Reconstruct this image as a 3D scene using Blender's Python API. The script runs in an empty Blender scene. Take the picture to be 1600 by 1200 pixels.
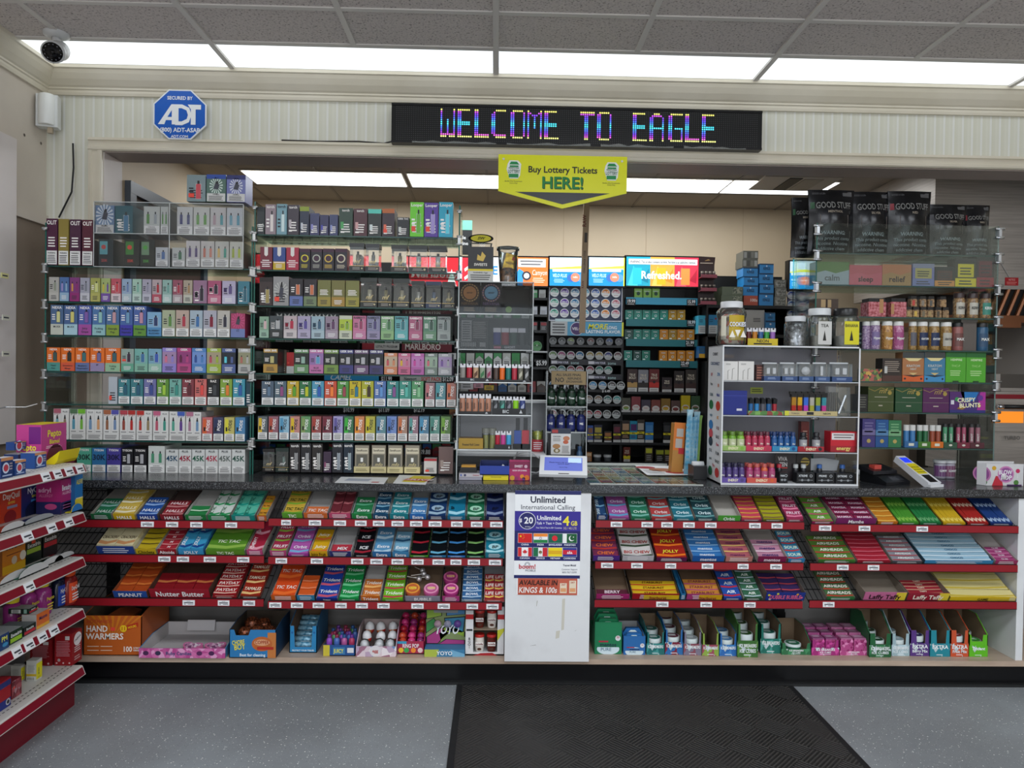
import bpy,math,random
from mathutils import Vector,Matrix
random.seed(7)
PI=math.pi
S=bpy.context.scene
COL=S.collection
# ---------------------------------------------------------------- camera
F=1120.0
HC=1.29
yaw,pitch,roll=math.atan(25/F),math.atan(14.5/F),0.014
fw=Vector((math.sin(yaw)*math.cos(pitch),math.cos(yaw)*math.cos(pitch),-math.sin(pitch)))
r0=Vector((math.cos(yaw),-math.sin(yaw),0));u0=r0.cross(fw)
rt=r0*math.cos(roll)+u0*math.sin(roll);up=u0*math.cos(roll)-r0*math.sin(roll)
cd=bpy.data.cameras.new('camera');cam=bpy.data.objects.new('camera',cd);COL.objects.link(cam)
cd.sensor_width=36;cd.lens=F/1600*36;cd.clip_start=.05
cam.matrix_world=Matrix(((rt.x,up.x,-fw.x,0),(rt.y,up.y,-fw.y,0),(rt.z,up.z,-fw.z,HC),(0,0,0,1)))
S.camera=cam
# ---------------------------------------------------------------- world, exposure
w=bpy.data.worlds.new('world');S.world=w;w.use_nodes=True
bg=w.node_tree.nodes['Background'];bg.inputs[0].default_value=(.82,.9,1,1);bg.inputs[1].default_value=.55
S.view_settings.view_transform='Standard';S.view_settings.look='None'
S.view_settings.gamma=1;S.view_settings.use_curve_mapping=False
S.view_settings.exposure=0.1
S.cycles.max_bounces=6;S.cycles.transparent_max_bounces=32;S.cycles.caustics_reflective=False
S.cycles.caustics_refractive=False;S.cycles.diffuse_bounces=4;S.cycles.glossy_bounces=3
S.cycles.sample_clamp_indirect=3;S.cycles.sample_clamp_direct=2.5
LAMP_FRONT,LAMP_ROOM,LAMP_BACK=1.15,11.5,12.0  # emission of the fluorescent lenses
wl=bpy.data.lights.new('fill_area','AREA');wl.shape='RECTANGLE';wl.size=3.6;wl.size_y=2.1;wl.energy=55;wl.color=(.86,.93,1)
wo=bpy.data.objects.new('added_fill_light',wl);COL.objects.link(wo);wo.location=(.7,-4.15,1.2);wo.rotation_euler=(math.radians(90),0,0)  # unseen area light, added to brighten the room and ceiling from behind
def lin(c):return c/12.92 if c<=.04045 else((c+.055)/1.055)**2.4
def rgb(h):
 return tuple(lin(int(h[i:i+2],16)/255)for i in(0,2,4))
MC={}
def C(h,r=.45,m=0.,e=0.,spec=.4):
 """plain procedural colour, '#rrggbb' without the hash"""
 k=(h,r,m,e,spec)
 if k in MC:return MC[k]
 a=bpy.data.materials.new('paint_'+h);a.use_nodes=True
 b=a.node_tree.nodes['Principled BSDF']
 b.inputs['Base Color'].default_value=(*rgb(h),1);b.inputs['Roughness'].default_value=r
 b.inputs['Metallic'].default_value=m;b.inputs['Specular IOR Level'].default_value=spec
 if e:
  b.inputs['Emission Color'].default_value=(*rgb(h),1);b.inputs['Emission Strength'].default_value=e
  if e<3:a.cycles.emission_sampling='NONE'
 MC[k]=a;return a
def nodes(name):
 a=bpy.data.materials.new(name);a.use_nodes=True
 nt=a.node_tree;b=nt.nodes['Principled BSDF']
 def N(t,**kw):
  n=nt.nodes.new(t)
  for k,v in kw.items():
   if k.startswith('i_'):n.inputs[k[2:].replace('_',' ')].default_value=v
   else:setattr(n,k,v)
  return n
 def L(x,y):nt.links.new(x,y)
 return a,nt,b,N,L
def ramp(N,pts,interp='LINEAR'):
 n=N('ShaderNodeValToRGB');cr=n.color_ramp;cr.interpolation=interp
 while len(cr.elements)<len(pts):cr.elements.new(.5)
 for e,(p,c)in zip(cr.elements,pts):
  e.position=p;e.color=(*rgb(c),1)if isinstance(c,str)else(c,c,c,1)
 return n
def coord(N):return N('ShaderNodeTexCoord').outputs['Object']
# ---------------------------------------------------------------- materials
def glass_mat(name,tint,refl=.8,rough=.02,haze=0,hazecol='d8dcd8',base=0.0):
 a,nt,b,N,L=nodes(name);nt.nodes.remove(b)
 t=N('ShaderNodeBsdfTransparent');t.inputs[0].default_value=(*tint,1)
 g=N('ShaderNodeBsdfAnisotropic',i_Roughness=rough);g.inputs[0].default_value=(.9,.95,.93,1)
 fr=N('ShaderNodeFresnel',i_IOR=1.45);mu=N('ShaderNodeMath',operation='MULTIPLY_ADD');mu.inputs[1].default_value=refl;mu.inputs[2].default_value=base
 L(fr.outputs[0],mu.inputs[0]);mx=N('ShaderNodeMixShader');L(mu.outputs[0],mx.inputs[0])
 L(t.outputs[0],mx.inputs[1]);L(g.outputs[0],mx.inputs[2]);out=mx.outputs[0]
 if haze:
  d=N('ShaderNodeBsdfDiffuse');d.inputs[0].default_value=(*rgb(hazecol),1)
  m2=N('ShaderNodeMixShader');m2.inputs[0].default_value=haze
  L(out,m2.inputs[1]);L(d.outputs[0],m2.inputs[2]);out=m2.outputs[0]
 L(out,nt.nodes['Material Output'].inputs[0]);return a
GLASS=glass_mat('clear_glass',(.94,.97,.955),.8)
SHELFG=glass_mat('shelf_glass',(.80,.92,.88),.8,haze=.03,hazecol='b8d0c8')
ACRYL=glass_mat('clear_acrylic',(.97,.97,.975),.6)
SMOKE=glass_mat('smoky_acrylic',(.74,.74,.75),.5)
BLIST=glass_mat('blister_plastic',(.93,.94,.95),1.6,rough=.08,haze=.04)
EDGE=C('1d5a50',.2)
EDGEL=C('8fb8b0',.2)
CHROME=C('c8ccd0',.18,1)
WIREB=C('0c0c0d',.4)
def m_tile():
 a,nt,b,N,L=nodes('ceiling_tile')
 n=N('ShaderNodeTexNoise',i_Scale=115.0,i_Detail=2.0);L(coord(N),n.inputs[0])
 r=ramp(N,[(.30,'8a8280'),(.42,'cfc7c4'),(.75,'dcd4d0')]);L(n.outputs[0],r.inputs[0]);L(r.outputs[0],b.inputs[0])
 b.inputs['Roughness'].default_value=.95
 bp=N('ShaderNodeBump',i_Strength=.6,i_Distance=.004);L(n.outputs[0],bp.inputs['Height']);L(bp.outputs[0],b.inputs['Normal'])
 return a
TILE=m_tile()
def m_lens():
 a,nt,b,N,L=nodes('prismatic_lens')
 v=N('ShaderNodeTexVoronoi',i_Scale=95.0,distance='CHEBYCHEV',i_Randomness=0.0);L(coord(N),v.inputs[0])
 r=ramp(N,[(0,.93),(.5,1.0)]);L(v.outputs[0],r.inputs[0])
 sp=N('ShaderNodeSeparateXYZ');L(coord(N),sp.inputs[0])
 b.inputs[0].default_value=(.8,.82,.84,1)
 mul=N('ShaderNodeMix',data_type='RGBA',blend_type='MULTIPLY');mul.inputs[0].default_value=1
 L(r.outputs[0],mul.inputs[6]);mul.inputs[7].default_value=(.93,.985,1,1)
 L(mul.outputs[2],b.inputs['Emission Color']);b.inputs['Emission Strength'].default_value=LAMP_FRONT
 return a
LENS=m_lens()
def lamp_mat(name,e,c='f4faff'):
 return C(c,.6,e=e)
def m_wallpaper():
 a,nt,b,N,L=nodes('striped_wallpaper')
 sp=N('ShaderNodeSeparateXYZ');L(coord(N),sp.inputs[0])
 m1=N('ShaderNodeMath',operation='MULTIPLY');m1.inputs[1].default_value=1/.0465;L(sp.outputs[0],m1.inputs[0])
 fr=N('ShaderNodeMath',operation='FRACT');L(m1.outputs[0],fr.inputs[0])
 r=ramp(N,[(0,'e2e2dc'),(.20,'e2e2dc'),(.24,'d4d3c2'),(.60,'d7d6c8'),(.64,'dbdacd'),(.97,'d7d6c8')]);L(fr.outputs[0],r.inputs[0])
 n=N('ShaderNodeTexNoise',i_Scale=3.0,i_Detail=3.0);L(coord(N),n.inputs[0])
 r2=ramp(N,[(.3,.93),(.7,1.0)]);L(n.outputs[0],r2.inputs[0])
 mul=N('ShaderNodeMix',data_type='RGBA',blend_type='MULTIPLY');mul.inputs[0].default_value=1
 L(r.outputs[0],mul.inputs[6]);L(r2.outputs[0],mul.inputs[7]);L(mul.outputs[2],b.inputs[0])
 b.inputs['Roughness'].default_value=.7;return a
PAPERW=m_wallpaper()
def m_mottle(name,c1,c2,scale=4.,rough=.5,detail=4.,bump=0,stretch=None,lo=.35,hi=.65):
 a,nt,b,N,L=nodes(name)
 n=N('ShaderNodeTexNoise',i_Scale=scale,i_Detail=detail)
 if stretch:
  mp=N('ShaderNodeMapping');mp.inputs['Scale'].default_value=stretch;L(coord(N),mp.inputs[0]);L(mp.outputs[0],n.inputs[0])
 else:L(coord(N),n.inputs[0])
 r=ramp(N,[(lo,c1),(hi,c2)]);L(n.outputs[0],r.inputs[0]);L(r.outputs[0],b.inputs[0])
 b.inputs['Roughness'].default_value=rough
 if bump:
  bp=N('ShaderNodeBump',i_Strength=bump,i_Distance=.002);L(n.outputs[0],bp.inputs['Height']);L(bp.outputs[0],b.inputs['Normal'])
 return a
CREAM=m_mottle('cream_paint','cdc3b6','d6cdc1',2.5,.45)
CREAM2=m_mottle('pale_wall_paint','d2cac6','dcd5d2',2,.5)
TRIM=m_mottle('ivory_trim_paint','d3cbb8','ddd6c6',3,.3)
BEIGE=m_mottle('beige_wall_paint','bda98c','c6b397',1.4,.55)
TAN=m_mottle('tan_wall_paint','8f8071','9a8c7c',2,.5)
STEEL=m_mottle('brushed_steel','a8a098','bcb4ac',4,.3,stretch=(1,1,30));STEEL.node_tree.nodes['Principled BSDF'].inputs['Metallic'].default_value=.35
WHITE=m_mottle('white_laminate','d6d8da','dde0e2',5,.35)
GREYB=m_mottle('grey_backboard','8a8886','969492',3,.5)
KRAFT=m_mottle('grey_board_inside','8e7d69','9a8974',20,.8)
WOODL=m_mottle('pale_wood_laminate','a89382','b8a492',6,.4,stretch=(1,6,6))
def m_floor():
 a,nt,b,N,L=nodes('speckled_epoxy_floor')
 co=coord(N)
 n=N('ShaderNodeTexNoise',i_Scale=1.6,i_Detail=5.0);L(co,n.inputs[0])
 r=ramp(N,[(.3,'767a7d'),(.5,'818588'),(.7,'8e9498')]);L(n.outputs[0],r.inputs[0])
 last=r.outputs[0]
 for sc,rad,c in((75.,.16,'d8dad6'),(120.,.15,'3c3e40'),(150.,.17,'c4c6c4'),(46.,.10,'ecece8')):
  v=N('ShaderNodeTexVoronoi',i_Scale=sc);L(co,v.inputs[0])
  lt=N('ShaderNodeMath',operation='LESS_THAN');lt.inputs[1].default_value=rad;L(v.outputs['Distance'],lt.inputs[0])
  sel=N('ShaderNodeSeparateColor');L(v.outputs['Color'],sel.inputs[0])
  gt=N('ShaderNodeMath',operation='GREATER_THAN');gt.inputs[1].default_value=.62;L(sel.outputs[0],gt.inputs[0])
  mm=N('ShaderNodeMath',operation='MULTIPLY');L(lt.outputs[0],mm.inputs[0]);L(gt.outputs[0],mm.inputs[1])
  mx=N('ShaderNodeMix',data_type='RGBA');L(mm.outputs[0],mx.inputs[0]);L(last,mx.inputs[6]);mx.inputs[7].default_value=(*rgb(c),1);last=mx.outputs[2]
 L(last,b.inputs[0])
 n2=N('ShaderNodeTexNoise',i_Scale=60.0,i_Detail=3.0);L(co,n2.inputs[0])
 bp=N('ShaderNodeBump',i_Strength=.35,i_Distance=.003);L(n2.outputs[0],bp.inputs['Height']);L(bp.outputs[0],b.inputs['Normal'])
 b.inputs['Roughness'].default_value=.5;return a
FLOORM=m_floor()
def m_granite(name,cols,rough):
 a,nt,b,N,L=nodes(name)
 v=N('ShaderNodeTexVoronoi',i_Scale=420.0);L(coord(N),v.inputs[0])
 sel=N('ShaderNodeSeparateColor');L(v.outputs['Color'],sel.inputs[0])
 r=ramp(N,cols,'CONSTANT');L(sel.outputs[0],r.inputs[0]);L(r.outputs[0],b.inputs[0]);b.inputs['Roughness'].default_value=rough
 return a
GRAN=m_granite('speckled_countertop',[(0,'17181a'),(.35,'2c2d30'),(.7,'45474a'),(.93,'6c6e70')],.22)
def m_mat():
 a,nt,b,N,L=nodes('ribbed_rubber_mat')
 mp=N('ShaderNodeMapping');mp.inputs['Rotation'].default_value=(0,0,PI/4);L(coord(N),mp.inputs[0])
 ck=N('ShaderNodeTexChecker',i_Scale=1/.105);L(mp.outputs[0],ck.inputs[0])
 sp=N('ShaderNodeSeparateXYZ');L(mp.outputs[0],sp.inputs[0])
 outs=[]
 for i in(0,1):
  mu=N('ShaderNodeMath',operation='MULTIPLY');mu.inputs[1].default_value=2*PI/.0131;L(sp.outputs[i],mu.inputs[0])
  si=N('ShaderNodeMath',operation='SINE');L(mu.outputs[0],si.inputs[0]);outs.append(si)
 mx=N('ShaderNodeMix',data_type='FLOAT');L(ck.outputs['Fac'],mx.inputs[0]);L(outs[0].outputs[0],mx.inputs[2]);L(outs[1].outputs[0],mx.inputs[3])
 n=N('ShaderNodeTexNoise',i_Scale=2.2,i_Detail=3.0);L(coord(N),n.inputs[0])
 wr=ramp(N,[(.42,0.15),(.62,1.)]);L(n.outputs[0],wr.inputs[0])
 mm=N('ShaderNodeMath',operation='MULTIPLY');L(mx.outputs[0],mm.inputs[0]);L(wr.outputs[0],mm.inputs[1])
 bp=N('ShaderNodeBump',i_Strength=1.0,i_Distance=.004);L(mm.outputs[0],bp.inputs['Height']);L(bp.outputs[0],b.inputs['Normal'])
 r=ramp(N,[(.0,'0e0e0e'),(1,'3c3a38')]);ad=N('ShaderNodeMath',operation='MULTIPLY_ADD');ad.inputs[1].default_value=.5;ad.inputs[2].default_value=.5
 L(mm.outputs[0],ad.inputs[0]);L(ad.outputs[0],r.inputs[0]);L(r.outputs[0],b.inputs[0])
 b.inputs['Roughness'].default_value=.6;return a
MATM=m_mat()
def m_foil(name,c1,c2,metal=.6,scale=60,rough=.25):
 a=m_mottle(name,c1,c2,scale,rough,2,bump=.8);a.node_tree.nodes['Principled BSDF'].inputs['Metallic'].default_value=metal;return a
def m_confetti(name,cols,scale=70.,rough=.35):
 a,nt,b,N,L=nodes(name)
 v=N('ShaderNodeTexVoronoi',i_Scale=scale);L(coord(N),v.inputs[0]);sel=N('ShaderNodeSeparateColor');L(v.outputs['Color'],sel.inputs[0])
 r=ramp(N,[(i/len(cols),c)for i,c in enumerate(cols)],'CONSTANT');L(sel.outputs[0],r.inputs[0]);L(r.outputs[0],b.inputs[0])
 b.inputs['Roughness'].default_value=rough;return a
CONF={}
def conf(cols,scale=70.):
 k=(tuple(cols),scale)
 if k not in CONF:CONF[k]=m_confetti('mixed_'+cols[0],cols,scale)
 return CONF[k]
 # ---------------------------------------------------------------- pixel -> place
def ray(px,py):return fw+rt*((px-800)/F)-up*((py-600)/F)
def at(px,py,Y):
 d=ray(px,py);t=Y/d.y;return Vector((d.x*t,Y,HC+d.z*t))
def atz(px,py,z):
 d=ray(px,py);t=(z-HC)/d.z;return Vector((d.x*t,d.y*t,z))
 # ---------------------------------------------------------------- glyphs of the built-in font, one mesh per character
CH='ABCDEFGHIJKLMNOPQRSTUVWXYZabcdefghijklmnopqrstuvwxyz0123456789$!&().,:-+/%\'?'
GL={}
def make_glyphs():
 obs=[]
 def t(s,off):
  cu=bpy.data.curves.new('glyph','FONT');cu.body=s;cu.resolution_u=2;cu.offset=off
  o=bpy.data.objects.new('glyph',cu);COL.objects.link(o);obs.append(o);return o
 j=[]
 for bold,off in((0,0.),(1,.022)):
  for c in CH:j.append((bold,c,t(c,off),t('H'+c+'H',off)))
  j.append((bold,' ',t('H',off),t('H H',off)));j.append((bold,'HH',t('HH',off),t('HH',off)))
 bpy.context.view_layer.update();dg=bpy.context.evaluated_depsgraph_get()
 def data(o):
  e=o.evaluated_get(dg);m=e.to_mesh()
  r=([(v.co.x,v.co.y)for v in m.vertices],[tuple(p.vertices)for p in m.polygons]);e.to_mesh_clear();return r
 for bold in(0,1):
  hh=max(v[0]for v in data([q for q in j if q[0]==bold and q[1]=='HH'][0][2])[0])
  cap=max(v[1]for v in data([q for q in j if q[0]==bold and q[1]=='H'][0][2])[0])
  for b,c,o,o2 in j:
   if b!=bold or c=='HH':continue
   v,f=data(o);w2=max(p[0]for p in data(o2)[0])
   GL[(bold,c)]=([]if c==' ' else[(x/cap,y/cap)for x,y in v],[]if c==' ' else f,(w2-hh)/cap)
 for o in obs:
  cu=o.data;bpy.data.objects.remove(o);bpy.data.curves.remove(cu)
make_glyphs()
def textw(s,bold=1):return sum(GL.get((bold,c),GL[(bold,' ')])[2]for c in s)
# ---------------------------------------------------------------- mesh builder
EPS=.00045
class MB:
 def __init__(s):
  s.v=[];s.f=[];s.mi=[];s.m=[];s.sm=[];s.front()
 def idx(s,m):
  if isinstance(m,str):m=C(m)
  for i,x in enumerate(s.m):
   if x is m:return i
  s.m.append(m);return len(s.m)-1
 def add(s,vs,fs,m,smooth=False):
  b=len(s.v);i=s.idx(m);s.v+=[tuple(v)for v in vs]
  for f in fs:s.f.append(tuple(b+k for k in f));s.mi.append(i);s.sm.append(smooth)
 def box(s,x0,x1,y0,y1,z0,z1,m,skip=''):
  v=[(x,y,z)for z in(z0,z1)for y in(y0,y1)for x in(x0,x1)]
  fs={'b':(0,2,3,1),'t':(4,5,7,6),'f':(0,1,5,4),'k':(2,6,7,3),'l':(0,4,6,2),'r':(1,3,7,5)}
  s.add(v,[f for k,f in fs.items()if k not in skip],m)
  # print frame: O origin, U right, V up, N outward
 def frame(s,O,U,V):
  s.O=Vector(O);s.U=Vector(U).normalized();s.V=Vector(V).normalized();s.N=s.U.cross(s.V);return s
 def front(s,y=0,x=0,z=0):return s.frame((x,y,z),(1,0,0),(0,0,1))
 def top(s,z=0,x=0,y=0):return s.frame((x,y,z),(1,0,0),(0,1,0))
 def P(s,x,z,L):return s.O+s.U*x+s.V*z+s.N*(L*EPS)
 def pol(s,pts,m,L=1):s.add([s.P(x,z,L)for x,z in pts],[tuple(range(len(pts)))],m)
 def rect(s,x0,z0,x1,z1,m,L=1):s.pol([(x0,z0),(x1,z0),(x1,z1),(x0,z1)],m,L)
 def disc(s,cx,cz,r,m,L=1,n=14,sq=1):s.pol([(cx+r*math.cos(2*PI*i/n),cz+r*sq*math.sin(2*PI*i/n))for i in range(n)],m,L)
 def ring(s,cx,cz,r,r2,m,L=1,n=18):
  a=[s.P(cx+q*math.cos(2*PI*i/n),cz+q*math.sin(2*PI*i/n),L)for i in range(n)for q in(r,r2)]
  s.add(a,[(2*i+1,2*i,2*((i+1)%n),2*((i+1)%n)+1)for i in range(n)],m)
 def text(s,t,x,z,h,m,L=2,al='c',wm=None,bold=1,shear=0,sx=1,rot=0):
  W=textw(t,bold)*h*sx
  if wm and W>wm:
   k=wm/W
   if k<.6:h*=k/.6 if k/.6>.5 else .5;W=textw(t,bold)*h*sx
   if W>wm:sx*=wm/W;W=wm
  ox={'c':-W/2,'l':0,'r':-W}[al];cr,srr=math.cos(rot),math.sin(rot)
  for c in t:
   g=GL.get((bold,c))
   if g is None:ox+=.3*h*sx;continue
   if g[1]:
    pp=[(ox+(gx+shear*gy)*h*sx,gy*h)for gx,gy in g[0]]
    s.add([s.P(x+a*cr-b*srr,z+a*srr+b*cr,L)for a,b in pp],g[1],m)
   ox+=g[2]*h*sx
 def lines(s,x0,x1,z0,z1,n,m,L=2,rnd=None,k=.45):
  rnd=rnd or random;dz=(z1-z0)/n
  for i in range(n):
   z=z1-dz*(i+.5);e=(x1-x0)*rnd.uniform(0,.18)
   s.rect(x0+e*.3,z-dz*k/2,x1-e,z+dz*k/2,m,L)
 def lathe(s,prof,cx,cy,m,n=16,z0=0,smooth=True,a0=0,sq=1):
  v=[];fs=[];k=len(prof)
  for i in range(n):
   a=2*PI*i/n+a0
   for r,z in prof:v.append((cx+r*math.cos(a),cy+r*math.sin(a)*sq,z0+z))
  for i in range(n):
   j=(i+1)%n
   for q in range(k-1):fs.append((i*k+q,j*k+q,j*k+q+1,i*k+q+1))
  s.add(v,fs,m,smooth)
  if prof[-1][0]>1e-5:s.add([v[i*k+k-1]for i in range(n)],[tuple(range(n))],m)
  if prof[0][0]>1e-5:s.add([v[i*k]for i in range(n)],[tuple(range(n-1,-1,-1))],m)
 def rod(s,p,q,r,m,n=6,cap=True):
  p,q=Vector(p),Vector(q);d=(q-p).normalized();a=d.orthogonal().normalized();b=d.cross(a)
  v=[c+(a*math.cos(2*PI*i/n)+b*math.sin(2*PI*i/n))*r for c in(p,q)for i in range(n)]
  fs=[(i,(i+1)%n,n+(i+1)%n,n+i)for i in range(n)]
  if cap:fs+=[tuple(range(n-1,-1,-1)),tuple(range(n,2*n))]
  s.add(v,fs,m,n>6)
 def tube(s,pts,r,m,n=6):
  for p,q in zip(pts,pts[1:]):s.rod(p,q,r,m,n)
 def ext(s,pts,y0,y1,m,mside=None):
  """outline in x,z given depth y0..y1"""
  n=len(pts);v=[(x,y0,z)for x,z in pts]+[(x,y1,z)for x,z in pts]
  s.add(v,[tuple(range(n)),tuple(range(2*n-1,n-1,-1))],m)
  s.add(v,[(i,n+i,n+(i+1)%n,(i+1)%n)for i in range(n)],mside or m)
 def extx(s,pts,x0,x1,m):
  """outline in y,z given width x0..x1"""
  n=len(pts);v=[(x0,y,z)for y,z in pts]+[(x1,y,z)for y,z in pts]
  s.add(v,[tuple(range(n)),tuple(range(2*n-1,n-1,-1)),]+[(i,n+i,n+(i+1)%n,(i+1)%n)for i in range(n)],m)
 def mesh(s,name):
  me=bpy.data.meshes.new(name);me.from_pydata(s.v,[],s.f)
  for m in s.m:me.materials.append(m)
  me.polygons.foreach_set('material_index',s.mi);me.polygons.foreach_set('use_smooth',s.sm);me.update();return me
 def mk(s,name,parent=None,loc=(0,0,0),rot=(0,0,0)):
  return place(s.mesh(name),name,loc,rot,parent)
def place(me,name,loc=(0,0,0),rot=(0,0,0),parent=None):
 o=bpy.data.objects.new(name,me);COL.objects.link(o);o.location=loc;o.rotation_euler=rot
 if parent:o.parent=parent
 return o
LABELS={}
def tag(o,label,cat,group=None,kind=None):
 o['label']=label;o['category']=cat
 if group:o['group']=group
 if kind:o['kind']=kind
 LABELS.setdefault(label,[]).append(o);return o
def struct(o):o['kind']='structure';return o
def root(name,label,cat,loc=(0,0,0),rot=(0,0,0),group=None):
 return tag(place(None,name,loc,rot),label,cat,group)
PAL={'black':'101012','charcoal':'34353a','grey':'85868a','pale grey':'bfc2c4','white':'eef0f0','red':'c01f28','maroon':'5e1a26','pink':'d67aa0','magenta':'b3246f',
'orange':'e8701c','brown':'6a4530','tan':'b99a72','yellow':'e6cf28','lime':'8fd030','green':'2f8a44','dark green':'17402c','olive':'75802e','pale green':'a5cfae',
'teal':'2a8f8c','turquoise':'4fc4c8','light blue':'86bbdc','blue':'2a68b8','navy':'1a2556','purple':'553a8c','lavender':'9d92c2','cream':'e4d9b0','coral':'e06a5a','slate':'55667c'}
PALV={k:[int(v[i:i+2],16)for i in(0,2,4)]for k,v in PAL.items()}
def cname(h):
 c=[int(h[i:i+2],16)for i in(0,2,4)]
 return min(PALV,key=lambda k:sum(wt*(a-b)**2 for wt,a,b in zip((2,3,2),PALV[k],c)))
ORD=['','first','second','third','fourth','fifth','sixth','seventh','eighth','ninth','tenth','eleventh','twelfth','thirteenth','fourteenth','fifteenth','sixteenth','seventeenth','eighteenth','nineteenth','twentieth','twenty-first']
# ================================================================ ROOM
CEIL=2.72;WY=3.5;WT=.165;LX=-2.17;RX=3.6;ICEIL=2.54;BY=5.28;ILX=-1.9;IRX=3.12;OPZ=2.335
CZ=.837;CF=2.95
m=MB();m.box(LX-1,RX+1,-4.2,BY+.3,-.05,0,FLOORM);struct(m.mk('floor'))
# ceiling of the sales room: mineral tiles, one mesh, with light openings left for the fixtures
tw=.62
gx0=at(775,60,3.1).x-8*tw
rows_y=[3.43,3.16,2.85];y=2.85
while y>-4:y-=.31*2;rows_y.append(y)
m=MB();m.box(LX-.02,RX,-4.1,3.16,CEIL,CEIL+.03,TILE);m.box(LX-.02,RX,3.43,WY+.02,CEIL,CEIL+.03,TILE);struct(m.mk('ceiling'))
g=MB();GRID=C('dcd8d4',.5)
for yy in rows_y[1:]:g.box(LX,RX,yy-.012,yy+.012,CEIL-.006,CEIL-.0005,GRID)
k=0;x=gx0
while x<RX:
 if x>LX+.02:
  main=(k%2==0)
  g.box(x-.012,x+.012,-4.1,3.43 if main else 3.165,CEIL-.010 if main else CEIL-.0062,CEIL-.0004,GRID)
 x+=tw;k+=1
struct(g.mk('trim_1'))
# troffers at the front wall: a lens between each pair of main runners
lamps=[]
x=gx0+0*tw;k=0
while x<RX-.1:
 a,b_=max(x+.014,LX+.06),min(x+2*tw-.014,RX)
 if b_-a>.2:
  lamps.append((a,b_,3.175,3.425))
 x+=2*tw
wh=C('d8d8d4',.5)
LN=['above the corner camera','above the octagonal blue sign','above the illuminated message board','over the end of the message board','over the oven side']
for i,(a,b_,y0,y1)in enumerate([l for l in lamps]):
 t=root('ceiling_light',f'long frosted fluorescent ceiling light {LN[min(i, 4)]}'+('' if i<5 else ', beyond the frame'),'ceiling light',((a+b_)/2,(y0+y1)/2,CEIL),group='fluorescent lights along the front wall')
 hw,hd=(b_-a)/2,(y1-y0)/2
 q=MB();q.box(-hw,hw,-hd,hd,.001,.06,wh,'b');q.box(-hw,hw,-hd,-hd+.008,-.004,.001,wh);q.box(-hw,hw,hd-.008,hd,-.004,.001,wh);q.mk('frame',t)
 q=MB();q.add([(-hw,-hd+.008,-.002),(hw,-hd+.008,-.002),(hw,hd-.008,-.002),(-hw,hd-.008,-.002)],[(3,2,1,0)],LENS);q.mk('diffuser',t)
 # fixtures behind the camera that light the sales room
RL=C('f2f8ff',.6,e=LAMP_ROOM)
for i,(cx,cy)in enumerate([(cx,cy)for cy in(.9,-1.3,-3.2)for cx in(-1.3,.6,2.5)]):
 t=root('ceiling_light',f'square frosted ceiling light of the sales room, {["near", "middle", "rear"][i//3]} row, {["corner", "centre", "oven"][i%3]} side','ceiling light',(cx,cy,CEIL),group='ceiling lights of the sales room')
 q=MB();q.box(-.62,.62,-.32,.32,-.006,-.001,wh);q.mk('frame',t)
 q=MB();q.add([(-.6,-.3,-.008),(.6,-.3,-.008),(.6,.3,-.008),(-.6,.3,-.008)],[(3,2,1,0)],RL);q.mk('diffuser',t)
 # walls
m=MB()
m.box(LX-.1,ILX-.0,WY,WY+WT,0,CEIL,PAPERW);m.box(ILX,IRX,WY,WY+WT,OPZ,CEIL,PAPERW);m.box(IRX,RX,WY,WY+WT,0,CEIL,PAPERW)
struct(m.mk('wall_front'))
m=MB();m.box(ILX,IRX,WY+.001,WY+WT-.001,OPZ-.004,OPZ,C('a3968f',.5));m.box(ILX,ILX+.004,WY+.001,WY+WT,0,OPZ,C('cfc6c0',.5));struct(m.mk('trim_2'))
m=MB();m.box(LX-.1,LX,-4.2,WY,0,CEIL,CREAM);struct(m.mk('wall_left'))
m=MB();m.box(RX,RX+.1,-4.2,WY+WT,0,CEIL,CREAM);struct(m.mk('wall_right'))
m=MB();m.box(LX-.1,-1.2,-4.3,-4.2,0,CEIL,CREAM);m.box(2.6,RX+.1,-4.3,-4.2,0,CEIL,CREAM);m.box(-1.2,2.6,-4.3,-4.2,2.3,CEIL,CREAM);struct(m.mk('wall_back'))
m=MB();m.box(LX-.1,ILX,WY+WT,BY+.1,0,CEIL,BEIGE);struct(m.mk('wall_inner_left'))
m=MB();m.box(ILX,IRX,BY,BY+.1,0,CEIL,BEIGE);struct(m.mk('wall_inner_back'))
m=MB()
for px,in((775,),(880,),(1009,),(1160,),(620,)):
 X=at(px,400,BY).x;m.box(X-.002,X+.002,BY-.002,BY,1.0,ICEIL,C('b39f83'))
struct(m.mk('trim_3'))
m=MB();m.box(IRX,IRX+.1,WY+WT,BY+.1,0,CEIL,m_mottle('grey_kitchen_wall','a8a29c','b4aea8',1.2,.4));struct(m.mk('wall_inner_right'))
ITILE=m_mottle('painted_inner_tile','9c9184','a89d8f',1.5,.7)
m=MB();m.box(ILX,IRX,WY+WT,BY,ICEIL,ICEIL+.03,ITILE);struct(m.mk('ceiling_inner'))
m=MB();Wf=C('b8babc',.4)
for x in(-1.2,.05,1.32,2.54):m.box(x,x+.06,-4.28,-4.2,0,2.3,Wf)
m.box(-1.2,2.6,-4.28,-4.2,2.24,2.3,Wf);struct(m.mk('unseen_window_1'))  # unseen frame, added to give the fill light a window
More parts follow.
